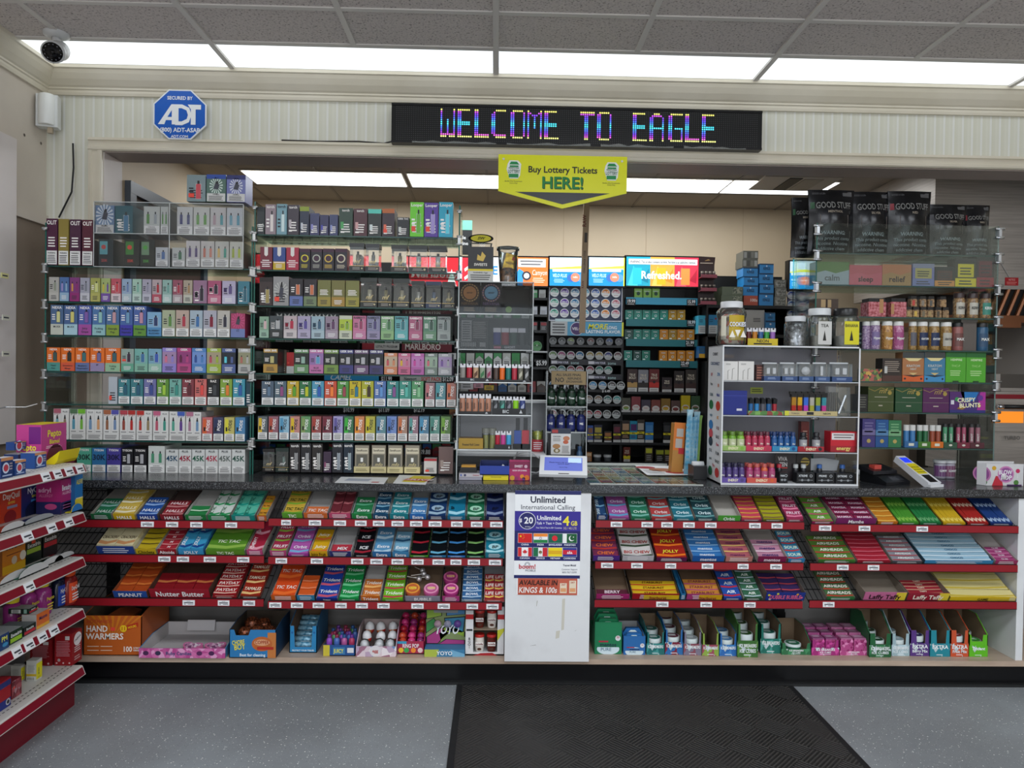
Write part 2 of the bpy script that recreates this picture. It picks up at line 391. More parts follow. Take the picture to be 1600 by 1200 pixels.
# crown moulding (front wall and left wall)
prof=[(0,0),(-.012,0),(-.016,.012),(-.016,.022),(-.022,.026),(-.022,.034),(-.03,.04),(-.05,.062),(-.066,.085),(-.074,.1),(-.082,.104),(-.082,.123),(0,.123)]
m=MB();m.extx([(WY+y*1,CEIL-.123+z)for y,z in prof],LX,RX,TRIM);struct(m.mk('trim_4'))
m=MB()
n=len(prof);v=[(LX-y,-4.2,CEIL-.123+z)for y,z in prof]+[(LX-y,WY+y,CEIL-.123+z)for y,z in prof]
m.add(v,[tuple(range(n))]+[(i,(i+1)%n,n+(i+1)%n,n+i)for i in range(n)],TRIM);struct(m.mk('trim_5'))
# casing of the opening
cas=[(0,0),(0,.065),(-.018,.062),(-.02,.05),(-.012,.046),(-.012,.022),(-.02,.018),(-.02,.006),(-.014,0)]
m=MB();m.extx([(WY+y,OPZ+z)for y,z in cas],ILX-.065,IRX+.065,TRIM);struct(m.mk('trim_6'))
m=MB();nn=len(cas);v=[(ILX-z,WY+y,zz)for zz in(0,OPZ+.001)for y,z in cas]
m.add(v,[tuple(range(nn))[::-1],tuple(range(nn,2*nn))]+[(i,(i+1)%nn,nn+(i+1)%nn,nn+i)for i in range(nn)],TRIM);struct(m.mk('trim_7'))
# chair-rail and darker lower wall at the left corner
zr=at(40,333,3.3).z
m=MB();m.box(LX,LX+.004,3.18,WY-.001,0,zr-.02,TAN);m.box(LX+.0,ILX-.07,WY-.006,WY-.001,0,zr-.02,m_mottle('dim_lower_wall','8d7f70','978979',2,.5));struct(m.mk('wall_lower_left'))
m=MB();m.box(LX+.001,LX+.02,-4,WY-.002,zr-.02,zr,CREAM);m.box(LX+.001,LX+.012,-4,WY-.002,zr,zr+.03,CREAM)
m.box(LX+.02,ILX-.066,WY-.02,WY-.001,zr-.02,zr+.01,CREAM);struct(m.mk('trim_8'))
# door in the inner left wall
DZ=2.25;DGREY=C('4a5058',.4)
m=MB();m.box(ILX,ILX+.03,3.70,3.76,0,DZ,DGREY);m.box(ILX,ILX+.03,4.62,4.68,0,DZ,DGREY);m.box(ILX,ILX+.031,3.699,4.681,DZ-.06,DZ+.001,DGREY)
m.box(ILX,ILX+.008,3.76,4.62,0,DZ-.06,C('3a2a24',.6));struct(m.mk('door_1'))
# inner ceiling: lights, grid, vents
g=MB();GI=C('8b8277',.6)
for i in range(-3,6):
 X=at(634,296,4.7).x+i*.53*1.0;g.box(X-.008,X+.008,WY+WT,BY,ICEIL-.004,ICEIL-.0005,GI)if ILX<X<IRX else None
for yy in(4.38,4.86):g.box(ILX,IRX,yy-.008,yy+.008,ICEIL-.0045,ICEIL-.0006,GI)
struct(g.mk('trim_9'))
IL=C('f6fbff',.6,e=LAMP_BACK)
for nm,a,b_ in(('above the glass cases',393,632),('behind the yellow lottery sign',642,1129),('above the black foil bags',1133,1290)):
 A,B=at(a,290,4.7).x,at(b_,300,4.7).x;B=min(B,IRX-.1);t=root('ceiling_light',f'narrow white fluorescent strip on the inner ceiling {nm}','ceiling light',((A+B)/2,4.66,ICEIL),group='strip lights of the back room')
 q=MB();q.box(-(B-A)/2-.01,(B-A)/2+.01,-.17,.17,-.006,-.001,C('b0a89c'));q.mk('frame',t)
 q=MB();hw=(B-A)/2;q.add([(-hw,-.15,-.008),(hw,-.15,-.008),(hw,.15,-.008),(-hw,.15,-.008)],[(3,2,1,0)],IL);q.mk('diffuser',t)
def vent(p0,p1,label,sl=9):
 (xa,ya),(xb,yb)=p0,p1
 cx,cy=(xa+xb)/2,(ya+yb)/2;hw,hd=(xb-xa)/2,(yb-ya)/2
 t=root('ceiling_vent',label,'vent',(cx,cy,ICEIL))
 q=MB();q.box(-hw,hw,-hd,hd,-.006,-.001,C('a49a8e'));q.mk('frame',t)
 q=MB();q.box(-hw*.75,hw*.75,-hd*.75,hd*.75,-.0075,-.006,C('0e0d0c'));q.mk('duct',t)
 q=MB()
 for i in range(sl):
  f=.08+.8*i/sl
  # diagonal four-way grille: nested L blades
  X=hw*.75*(1-2*f*.95);Y_=hd*.75*(1-2*f*.95)
  q.box(-hw*.75,X,Y_-.008,Y_+.004,-.012,-.0076,C('8f867b'));q.box(X,X+.012,-hd*.75,Y_,-.012,-.0076,C('8f867b'))
 q.mk('grille',t)
v0=atz(506,258,ICEIL);v1=atz(600,280,ICEIL)
vent((v0.x-.02,v0.y-.45),(v0.x+.46,v0.y+.0),'square slatted air vent in the inner ceiling above the glass cases')
v0=atz(1462,290,ICEIL);vent((v0.x-.3,v0.y-.1),(v0.x+.25,v0.y+.3),'slatted air vent in the inner ceiling above the black bags')
v0=atz(1245,285,ICEIL)
t=root('ceiling_register','rounded white ceiling register with a black slot near the strip light','vent',(v0.x,v0.y,ICEIL))
q=MB();q.box(-.26,.22,-.16,.16,-.012,-.001,C('b7afa4'));q.mk('frame',t);q=MB();q.box(-.1,-.02,-.14,.14,-.016,-.012,C('08080a'));q.box(0,.12,-.12,.12,-.015,-.012,C('a09788'));q.mk('slot',t)
# ================================================================ things on the walls
# security sign (octagon)
Y=WY-.03;c=at(281,179,Y);r=at(281,140,Y).z-c.z
t=root('security_sign','blue octagonal alarm company sign fixed above the wall opening','sign',(c.x,Y,c.z))
def octo(R,f=.42):
 k=R*f;return[(R,-k),(R,k),(k,R),(-k,R),(-R,k),(-R,-k),(-k,-R),(k,-R)]
q=MB();R=r*1.06;o8=octo(R);o8=[(x,z*.94)for x,z in o8];q.ext(o8[::-1][::-1],0,.006,C('e8ecf0'));
q.front(0);q.pol([(x*.95,z*.95)for x,z in o8],C('1f5fc0',.35),1)
Wt=C('f2f4f6');q.text('SECURED BY',0,R*.56,R*.13,Wt,2,wm=R*.95);q.text('(800) ADT-ASAP',0,-R*.66,R*.16,Wt,2,wm=R*1.5);q.text('ADT.COM',0,-R*.88,R*.1,Wt,2,wm=R*.7)
# big interlocked letters
q.pol([(-.82*R,-.38*R),(-.58*R,-.38*R),(-.52*R,-.22*R),(-.3*R,-.22*R),(-.3*R,-.38*R),(-.1*R,-.38*R),(-.1*R,.38*R),(-.32*R,.38*R)][::1],Wt,2)
q.pol([(-.46*R,-.1*R),(-.3*R,-.1*R),(-.3*R,.16*R)],C('1f5fc0',.35),3)
q.text('D',.12*R,-.38*R,.76*R,Wt,3,sx=.85);q.pol([(.42*R,.2*R),(.8*R,.2*R),(.8*R,.38*R),(.3*R,.38*R)],Wt,4);q.rect(.42*R,-.38*R,.6*R,.3*R,Wt,5)
q.mk('plate',t)
# motion detector
c=at(86,176,3.44);t=root('motion_detector','small white motion detector mounted in the wall corner','sensor',(LX+.05,3.43,c.z),(0,0,.25))
q=MB();q.box(-.045,.045,-.02,.03,-.075,.075,C('dcdedd'));q.mk('housing',t)
q=MB();q.lathe([(.034,0),(.036,.006),(.036,.134),(.03,.142)],0,-.016,C('e8eae8',.3),14,z0=-.068);q.mk('lens',t)
q=MB();q.box(.0,.02,-.01,.01,-.1,-.075,C('b8a890'));q.mk('bracket',t)
# dome/bullet camera on the ceiling
c=at(88,62,3.12);t=root('security_camera','white bullet security camera hanging from the ceiling corner','camera',(c.x,3.12,CEIL))
WP=C('d4d5d6',.35)
q=MB();q.lathe([(.05,0),(.05,-.012),(.03,-.022),(.0,-.022)][::-1],0,0,WP,20);q.mk('base',t)
q=MB();q.rod((0,0,-.02),(.01,-.015,-.055),.018,WP,12);q.mk('arm',t)
d=Vector((.35,-1,-.5)).normalized();p0=Vector((-.0,.02,-.065))
q=MB();q.rod(p0,p0+d*.11,.042,WP,20);q.rod(p0+d*.085,p0+d*.125,.044,WP,20);q.mk('housing',t)
q=MB();q.rod(p0+d*.12,p0+d*.127,.038,C('0b0b0d',.15),20);q.rod(p0+d*.127,p0+d*.13,.02,C('222226',.1),16);q.rod(p0+d*.13,p0+d*.132,.012,C('060608',.05),12)
for i in range(12):
 a=2*PI*i/12;u=d.orthogonal().normalized();vv=d.cross(u);pp=p0+d*.127+(u*math.cos(a)+vv*math.sin(a))*.03;q.rod(pp,pp+d*.001,.003,C('5a5a60'),5)
q.mk('lens',t)
# LED message board
Y=3.44;a=at(612,160,Y);b=at(1190,236,Y);zc=at(900,198,Y).z;Wd=b.x-a.x;Hh=.187
t=root('message_board','long black LED message board showing a welcome message in rainbow letters','message board',(a.x,Y,zc-Hh/2))
q=MB();q.box(0,Wd,0,.045,0,Hh,C('0b0b0c',.35));q.box(0,Wd,-.004,0,0,.01,C('121214',.3));q.box(0,Wd,-.004,0,Hh-.01,Hh,C('121214',.3));q.mk('housing',t)
def seg(ch):
 g=[['.']*7 for _ in range(14)]
 def H(r,a=0,b=6):
  for c_ in range(a,b+1):g[r][c_]='X'
 def Vv(c_,a=0,b=13):
  for r_ in range(a,b+1):g[r_][c_]='X'
 if ch=='W':Vv(0);Vv(6,0,12);Vv(3,5,12);H(12,1,2);H(12,4,5);H(13,0,6);g[13][3]='.'
 if ch=='E':Vv(0);H(0,0,5);H(6,0,5);H(7,0,5);H(13,0,6);Vv(1)
 if ch=='L':Vv(1);Vv(0);H(13,0,6);H(12,1,6)
 if ch=='C':Vv(0,2,11);Vv(1,1,12);H(0,2,6);H(13,2,6);H(12,1,6)
 if ch=='O':Vv(0,1,12);Vv(6,1,12);H(0,1,5);H(13,1,5);Vv(1,1,12)
 if ch=='M':Vv(0);Vv(6);Vv(3,2,8);g[1][1]=g[1][5]=g[2][2]=g[2][4]='X'
 if ch=='T':Vv(3);H(0);H(1);Vv(2)
 if ch=='A':Vv(0,2,13);Vv(6,2,13);H(0,2,4);H(1,1,5);H(7);Vv(1,2,13)
 if ch=='G':Vv(0,1,12);H(0,1,6);H(13,1,6);Vv(6,7,12);H(7,3,6);Vv(1,1,12)
 return g
ncol,nrow=172,17;pit=(Wd-.04)/ncol;pz=(Hh-.022)/nrow
lit={}
txt='WELCOME TO EAGLE';c0=int((at(688,200,Y).x-a.x-.02)/pit);cw=(at(1126,200,Y).x-at(688,200,Y).x)/pit/16
for i,ch in enumerate(txt):
 if ch==' ':continue
 gg=seg(ch)
 for r_ in range(14):
  for k in range(7):
   if gg[r_][k]=='X':lit[(c0+int(i*cw)+k,1+r_)]=r_
rc=['e8e070','c050d8','8040e0','6a50f0','5070f8','50a0f0','48d0e8','50d8e8','4898f8','5870f8','7048e8','a040d8','d860c8','e8e888']
off=C('4a4a4c',.5)
q1=MB();q2=MB();q1.front(-.0);q2.front(-.0)
for c_ in range(ncol):
 for r_ in range(nrow):
  x_=.02+(c_+.5)*pit;z_=Hh-.011-(r_+.5)*pz
  if(c_,r_)in lit:e=.0034;q2.rect(x_-e,z_-e,x_+e,z_+e,C(rc[lit[(c_,r_)]],.5,e=1.1),3)
  else:e=.0017;q1.rect(x_-e,z_-e,x_+e,z_+e,off,2)
q1.mk('unlit_dots',t);q2.mk('lit_dots',t)
q=MB();PL=glass_mat('wrinkled_film',(.9,.9,.9),2,.15,haze=.25)
for(x0,x1,z)in((.1,.5,.004),(.55,.95,.002),(1.0,1.35,.004),(1.4,1.7,.003)):
 pts=[(x0+(x1-x0)*i/8,z+random.uniform(0,.012))for i in range(9)]
 q.front(-.006);q.pol([(x0,0)]+pts+[(x1,0)],PL,1)
q.mk('film',t)
# cable of the board
q=MB();P_=[at(x_,y_,WY-.006)for x_,y_ in((612,221),(600,224),(560,221),(500,221),(440,219))];q.tube(P_,.0035,C('2a2522'),6);tag(q.mk('power_cord'),'thin dark cord running from the message board along the trim','cord')
q=MB();P_=[at(x_,y_,WY-.03)for x_,y_ in((114,224),(115,262),(112,300),(101,322),(92,340))];q.tube(P_,.004,C('17181a'),6);tag(q.mk('power_cord'),'black cord hanging down beside the opening casing in the corner','cord')
# lottery sign
Y=3.44;a=at(779,240,Y);zc0=at(880,243,Y).z;zb=at(880,305,Y).z-at(880,243,Y).z;zt_=at(880,326,Y).z-at(880,243,Y).z;Wd=at(980,245,Y).x-a.x
t=root('lottery_sign','yellow arrow shaped lottery ticket sign hanging from the opening','sign',(a.x,Y,zc0))
YL=C('dfe000',.35);bk=C('16181c',.3);q=MB()
zb=-.175
q.ext([(0,zb),(Wd*.5,zt_),(Wd,zb),(Wd,0),(0,0)],0,.006,YL)
q.front(0);q.pol([(.13*Wd,zb-.002),(.5*Wd,zt_+.02),(.87*Wd,zb-.002)],bk,1)
q.text('Buy Lottery Tickets',Wd*.5,-.083,.03,C('1c1c14'),2,wm=Wd*.54);q.text('HERE!',Wd*.5,-.157,.055,C('15803a'),3,wm=Wd*.33);q.text('HERE!',Wd*.5+.003,-.160,.055,C('111410'),2,wm=Wd*.335)
for cx in(.12,.88):
 x_=Wd*cx;q.pol([(x_-.03,-.045),(x_-.02,-.028),(x_+.02,-.028),(x_+.035,-.045),(x_+.03,-.1),(x_+.02,-.115),(x_-.02,-.115),(x_-.035,-.07)],C('e8ece8'),2)
 q.pol([(x_-.022,-.048),(x_-.014,-.034),(x_+.014,-.034),(x_+.026,-.048)],C('1b8a4a'),3);q.rect(x_-.024,-.11,x_+.022,-.092,C('1b8a4a'),3);q.rect(x_-.02,-.06,x_+.022,-.052,C('1b8a4a'),3);q.text('LOTTERY',x_,-.088,.016,C('145a34'),4,wm=.056)
 q.text('PENNSYLVANIA',x_,-.068,.007,C('145a34'),4,wm=.05)
 q.text('Benefits Older Pennsylvanians.',x_,-.13,.006,C('333320'),2,wm=.085,bold=0);q.text('Every Day.',x_,-.139,.006,C('333320'),2,bold=0)
for x_ in(.04*Wd,.96*Wd):q.disc(x_,-.022,.006,C('c8c8b8',.3,1),2,8)
q.mk('plate',t)
# holes and scuffs in the left wall panel
for px,py in((38,211),(64,224)):
 q=MB();q.frame((LX,0,0),(0,1,0),(0,0,1));d_=ray(px,py);tt=LX/d_.x;q.disc(d_.y*tt,HC+d_.z*tt,.008,C('7d746a'),1,8);q.disc(d_.y*tt,HC+d_.z*tt,.004,C('3a342e'),2,8)
 tag(q.mk('wall_plug'),f'{"lower" if px > 50 else "upper"} plugged screw hole in the cream corner wall','wall plug')
 # ================================================================ COUNTER
CL,CR=LX+.006,RX-.005
PANX0,PANX1=at(790,900,2.93).x,at(922,900,2.93).x
# countertop with the hole for the glass inset
GX0=at(921,757,3.0).x;GX1=at(1097,757,3.0).x;GY0,GY1=CF+.035,3.62
m=MB();m.box(CL,ILX+.006,CF,WY-.022,CZ-.03,CZ,GRAN);m.box(ILX+.006,GX0,CF,3.68,CZ-.03,CZ,GRAN);m.box(GX1,IRX-.006,CF,3.68,CZ-.03,CZ,GRAN);m.box(IRX-.006,CR,CF,WY-.004,CZ-.03,CZ,GRAN)
m.box(GX0,GX1,CF,GY0,CZ-.03,CZ,GRAN);m.box(GX0,GX1,GY1,3.68,CZ-.03,CZ,GRAN)
m.box(CL,CR,CF+.0005,CF+.02,CZ-.036,CZ-.03,C('101112',.4))
tag(m.mk('countertop'),'long dark speckled countertop running across the whole store front','countertop')
# base cabinet
BZ=.115
t=root('counter_base','checkout counter base with black toe kick and pale wooden bottom deck','counter',(0,0,0))
q=MB();q.box(CL+.17,CR,CF+.03,3.34,0,BZ-.022,C('07070a',.3));q.box(CL+.17,CR,CF+.01,CF+.03,0,.012,C('1a1b1c',.5));q.mk('toe_kick',t)
q=MB();q.box(CL+.17,CR,CF+.0,3.36,BZ-.022,BZ,WOODL);q.mk('bottom_deck',t)
q=MB();q.box(CL,CR,3.34,3.36,BZ,CZ-.03,GREYB);q.mk('back_panel',t)
EX=at(1592,900,2.95).x
q=MB();q.box(EX,EX+.03,CF+.01,3.34,BZ,CZ-.03,WHITE);q.mk('end_panel',t)
q=MB();q.box(CL,CL+.02,CF+.03,3.34,0,CZ-.03,C('55504c'));q.mk('corner_panel',t)
# white centre panel with posters
q=MB();q.box(PANX0,PANX1,CF-.02,3.34,BZ-.003,CZ-.032,m_mottle('scuffed_white_panel','d3d4d6','e0e2e4',5,.3,lo=.3,hi=.5));pan=q.mk('centre_panel',t)
q=MB();q.front(CF-.02)
sm=C('b9b4a4',.6)
def P2(px,py):v=at(px,py,CF-.02);return v.x,v.z
for x0,y0,x1,y1,c_ in((877,935,883,985,'cbc8bc'),(868,985,875,998,'cbc8bc'),(838,938,840,948,'9c988c'),(828,1008,838,1009,'77746c'),(898,984,902,986,'8c887c')):
 a=P2(x0,y1);b=P2(x1,y0);q.pol([a,(b[0]-.003,a[1]+.004),b,(a[0]+.002,b[1]-.003)],C(c_,.6),1)
q.mk('scuff_marks',t)
def poster(name,label,cat,px0,py0,px1,py1,Y,draw,base='eef0f2',th=.0012,group=None):
 py0,py1=min(py0,py1),max(py0,py1)
 a=at(px0,py1,Y);b=at(px1,py0,Y);W_,H_=b.x-a.x,b.z-a.z
 q=MB();q.box(0,W_,0,th,0,H_,C(base,.5));q.front(0);draw(q,W_,H_);o=q.mk(name,None,(a.x,Y-th,a.z));return tag(o,label,cat,group)
NV='1d2260'
def d_call(q,W,H):
 z=lambda f:H*(1-f);x=lambda f:W*f
 q.rect(0,z(.045),W,H,C(NV));q.text('Unlimited',W/2,z(.138),H*.072,C('23263c'),2,wm=W*.63);q.text('International Calling',W/2,z(.215),H*.052,C('303448'),2,wm=W*.9,bold=0)
 q.rect(0,z(.46),W,z(.235),C('352a8e'));q.rect(0,z(.80),W,z(.46),C('1a1a60'));q.rect(0,0,W,z(.965),C(NV))
 q.disc(x(.19),z(.345),H*.098,C('eceef2'),2,28);q.disc(x(.19),z(.345),H*.092,C('1d1f62'),3,28);q.text('$',x(.09),z(.36),H*.04,C('f0f0f4'),4);q.text('20',x(.21),z(.375),H*.072,C('f2f2f6'),4,wm=W*.19);q.text('30 Days',x(.2),z(.42),H*.014,C('c8c8d4'),4)
 q.text('Unlimited',x(.52),z(.335),H*.05,C('eef0f4'),2,wm=W*.37);q.text('Talk + Text + Data',x(.52),z(.385),H*.028,C('d8dae6'),2,wm=W*.38);q.text('Free Talk & Text to 80+ Countries',x(.52),z(.432),H*.018,C('c8cade'),2,wm=W*.39)
 q.text('4',x(.78),z(.395),H*.105,C('f0e23c'),2);q.text('GB',x(.9),z(.395),H*.05,C('f0e23c'),2,wm=W*.1);q.text('5G / 4G LTE',x(.84),z(.44),H*.026,C('d8c8a0'),2,wm=W*.2,bold=0)
 fx=[.055,.29,.515,.735];fwid=.21;rows=[(.49,.595),(.65,.75)]
 nm=[['CHINA','INDIA','BANGLADESH','PAKISTAN'],['CANADA','MEXICO','VIETNAM','CAMBODIA']]
 for r_ in(0,1):
  for c_ in range(4):
   x0,x1,z1,z0=x(fx[c_]),x(fx[c_]+fwid),z(rows[r_][0]),z(rows[r_][1]);w_,h_=x1-x0,z1-z0;cx,cz=(x0+x1)/2,(z0+z1)/2
   q.rect(x0-.0012,z0-.0012,x1+.0012,z1+.0012,C('c8ccd8'),2)
   R=lambda a,b,c,d,k,L=3:q.rect(x0+a*w_,z0+b*h_,x0+c*w_,z0+d*h_,C(k),L)
   n=nm[r_][c_]
   if n=='CHINA':R(0,0,1,1,'d01818');star(q,x0+.18*w_,z0+.7*h_,h_*.16,'f0d020',4);[star(q,x0+a*w_,z0+b*h_,h_*.05,'f0d020',4)for a,b in((.35,.9),(.42,.75),(.42,.58),(.35,.45))]
   if n=='INDIA':R(0,.667,1,1,'f08a30');R(0,.333,1,.667,'f2f2f2');R(0,0,1,.333,'1a8040');q.ring(cx,cz,h_*.1,h_*.14,C('23286c'),4,12)
   if n=='BANGLADESH':R(0,0,1,1,'0e6048');q.disc(x0+.45*w_,cz,h_*.3,C('d82030'),4,18)
   if n=='PAKISTAN':R(0,0,.27,1,'eef0ee');R(.27,0,1,1,'0f5a30');q.disc(x0+.62*w_,cz,h_*.3,C('eef0ee'),4,18);q.disc(x0+.68*w_,cz+.06*h_,h_*.26,C('0f5a30'),5,18);star(q,x0+.75*w_,cz+.15*h_,h_*.09,'eef0ee',6)
   if n=='CANADA':R(0,0,1,1,'f2f2f2');R(0,0,.26,1,'d02028',4);R(.74,0,1,1,'d02028',4);leaf(q,cx,cz,h_*.3,'d02028')
   if n=='MEXICO':R(0,0,.34,1,'0f6a44');R(.34,0,.66,1,'f0f0ee');R(.66,0,1,1,'c82030');q.disc(cx,cz,h_*.15,C('8a6a40'),4,12);q.ring(cx,cz-.03*h_,h_*.15,h_*.2,C('4a7a48'),4,12)
   if n=='VIETNAM':R(0,0,1,1,'f0d818');R(0,.58,1,.66,'d89018',4);R(0,.44,1,.52,'d89018',4);R(0,.3,1,.38,'d89018',4)
   if n=='CAMBODIA':R(0,0,1,1,'23308c');R(0,.25,1,.75,'d02038',4);R(.3,.33,.7,.4,'f0f0f0',5);[R(.34+.12*i,.4,.4+.12*i,.55+(.08 if i==1 else 0),'f0f0f0',5)for i in range(3)]
   q.text(n,cx,z0-h_*.3,h_*.19,C('e0e4f0'),3,wm=w_*.95)
 q.text('boom!',x(.2),z(.892),H*.052,C('c02838'),2,wm=W*.31);q.text('MOBILE',x(.25),z(.925),H*.024,C('3a3c50'),2,wm=W*.2,bold=0)
 for k in(.018,.028):q.ring(x(.2),z(.848),H*k,H*(k+.004),C('4a5064'),1,20)
 q.rect(x(.1),z(.885),x(.34),z(.85),C('eef0f2'),1)
 q.text('boom!',x(.2),z(.892),H*.052,C('c02838'),3,wm=W*.31)
 q.text('Toyosi Mobil',x(.84),z(.86),H*.022,C('4a4c60'),2,wm=W*.2);q.text('Customer Support',x(.84),z(.905),H*.018,C('5a5c70'),2,wm=W*.24,bold=0);q.text('800-767-5599',x(.84),z(.94),H*.02,C('4a4c60'),2,wm=W*.24,bold=0)
def star(q,cx,cz,r,c_,L):q.pol([(cx+(r if i%2==0 else r*.4)*math.sin(PI*i/5),cz+(r if i%2==0 else r*.4)*math.cos(PI*i/5))for i in range(10)],C(c_),L)
def leaf(q,cx,cz,r,c_):
 pts=[(0,1),(.25,.55),(.5,.7),(.42,.2),(.75,.35),(.95,.1),(.6,-.25),(.65,-.5),(.1,-.4),(.06,-1),(-.06,-1),(-.1,-.4),(-.65,-.5),(-.6,-.25),(-.95,.1),(-.75,.35),(-.42,.2),(-.5,.7),(-.25,.55)]
 q.pol([(cx+a*r,cz+b*r)for a,b in pts],C(c_),5)
poster('calling_poster','navy and white international calling poster with eight country flags','poster',803,767,908,903,CF-.0205,d_call)
def d_kings(q,W,H):
 q.rect(W*.02,0,W*.98,H,C('b8503a'));q.rect(W*.66,0,W*.98,H,C('c4604a'),2)
 q.text('AVAILABLE IN',W*.35,H*.6,H*.3,C('241410'),3,wm=W*.62,shear=.15);q.text('KINGS & 100s',W*.34,H*.13,H*.34,C('f0e8e4'),3,wm=W*.62,shear=.15)
 for x0 in(.7,.85):q.rect(W*x0,H*.12,W*(x0+.11),H*(.72 if x0<.8 else .88),C('e8d8c0'),3);q.text('24/7',W*(x0+.055),H*(.58 if x0<.8 else .72),H*.1,C('b04030'),4,wm=W*.09);q.rect(W*(x0+.01),H*.2,W*(x0+.1),H*.42,C('e0a070'),4)
poster('cigarette_advert','red sticker advertising kings and 100s below the calling poster','sticker',807,904,904,929,CF-.0205,d_kings)
# ================================================================ CANDY RACKS
RED=C('8c1420',.35);REDD=C('7d1019',.35);TAGW=C('e6e8ea',.4);TAGK=C('40424a',.6)
A=math.radians(28);DK=.205
RY=CF-.012
SEC={'corner':dict(x=(CL+.22,at(413,819,RY).x),rails=((260,819),(260,873),(260,941)),tags=(((221,241),(260,279),(298,317),(352,371)),((248,267),(277,296),(319,338),(371,390)),((286,305),(341,359),(380,399)))),
'long':dict(x=(at(420,819,RY).x,at(786,819,RY).x),rails=((600,817.5),(600,877),(600,946)),tags=(((440,455),(483,502),(522,541),(555,573),(583,601),(612,631),(641,660),(670,690),(705,723),(736,754),(766,785)),((431,449),(486,505),(549,568),(579,598),(612,631),(643,662),(676,695),(704,721),(731,750),(764,783)),((421,440),(455,474),(489,507),(524,542),(556,575),(590,609),(643,662),(684,703),(729,747),(760,779)))),
'mat-side':dict(x=(at(931,819,RY).x,at(1256,819,RY).x),rails=((1090,820),(1090,884),(1090,944)),tags=(((954,972),(1002,1020),(1033,1051),(1067,1085),(1101,1119),(1170,1188),(1205,1222)),((939,958),(986,1004),(1039,1056),(1096,1114),(1152,1169),(1203,1221)),((1025,1044),(1094,1112),(1162,1180)))),
'end':dict(x=(at(1267,819,RY).x,at(1591,819,RY).x),rails=((1430,826),(1430,887),(1430,945)),tags=(((1279,1298),(1341,1359),(1431,1449)),((1307,1325),(1355,1373)),((1285,1303),)))}
LV=('upper','middle','lower');DECK={}
for sn,sd in SEC.items():
 for li in range(3):
  px,py=sd['rails'][li];z=at(px,py,RY).z;x0,x1=sd['x'];DECK[sn,li]=z+.012
  t=root('candy_shelf',f'sloped black wire candy shelf with dark red front rail, {LV[li]} {sn} rack under the counter','shelf',((x0+x1)/2,RY,z),group='candy shelves under the counter');hw=(x1-x0)/2
  q=MB();q.box(-hw,hw,-.003,.003,-.014,.014,RED);q.box(-hw,hw,.003,.01,.010,.016,C('1a0c0e'));q.box(-hw,hw,-.004,.01,-.0165,-.0145,C('24080c'));q.mk('price_rail',t)
  q=MB();ca,sa=math.cos(A),math.sin(A);n=int(2*hw/.022)
  for i in range(n+1):
   x=-hw+2*hw*i/n;p=(x,.01,.008);e=(x,.01+DK*1.22*ca,.008+DK*1.22*sa);q.rod(p,e,.0016,WIREB,3,False)
   if i%1==0:q.rod(e,(x,e[1]+.012,e[2]-.05),.0016,WIREB,3,False)
  for k in(0,.35,.7,1.0,1.22):q.box(-hw,hw,.01+DK*k*ca-.0022,.01+DK*k*ca+.0022,.006+DK*k*sa-.002,.006+DK*k*sa+.002,WIREB)
  q.mk('wire_deck',t)
  for(a,b_)in sd['tags'][li]:
   xa,xb=at(a,py,RY).x,at(b_,py,RY).x;w_=xb-xa
   q=MB();q.box(0,w_,-.0015,0,0,.0215,TAGW);q.front(-.0015);q.rect(w_*.12,.0095,w_*.88,.0135,TAGK);q.rect(w_*.45,.0045,w_*.9,.0065,TAGK);q.rect(w_*.15,.004,w_*.25,.007,TAGK);q.rect(w_*.35,.0165,w_*.65,.0178,TAGK)
   q.mk('price_tag',t,(xa-(x0+x1)/2,-.0032,-.011))
   # upright posts
UP=C('0b0b0c',.4)
for nm,px in(('behind the yellow wrapper trays',1524),('beside the tubs of mints',1218),('at the corner',175)):
 X=at(px,960,3.3).x;q=MB();q.box(X-.018,X+.018,3.285,3.335,BZ,.79,UP)
 for k in range(14):q.box(X+.018,X+.022,3.285,3.3,BZ+.02+k*.045,BZ+.045+k*.045,UP)
 tag(q.mk('shelf_upright'),f'black slotted steel shelf upright {nm}','shelf upright')
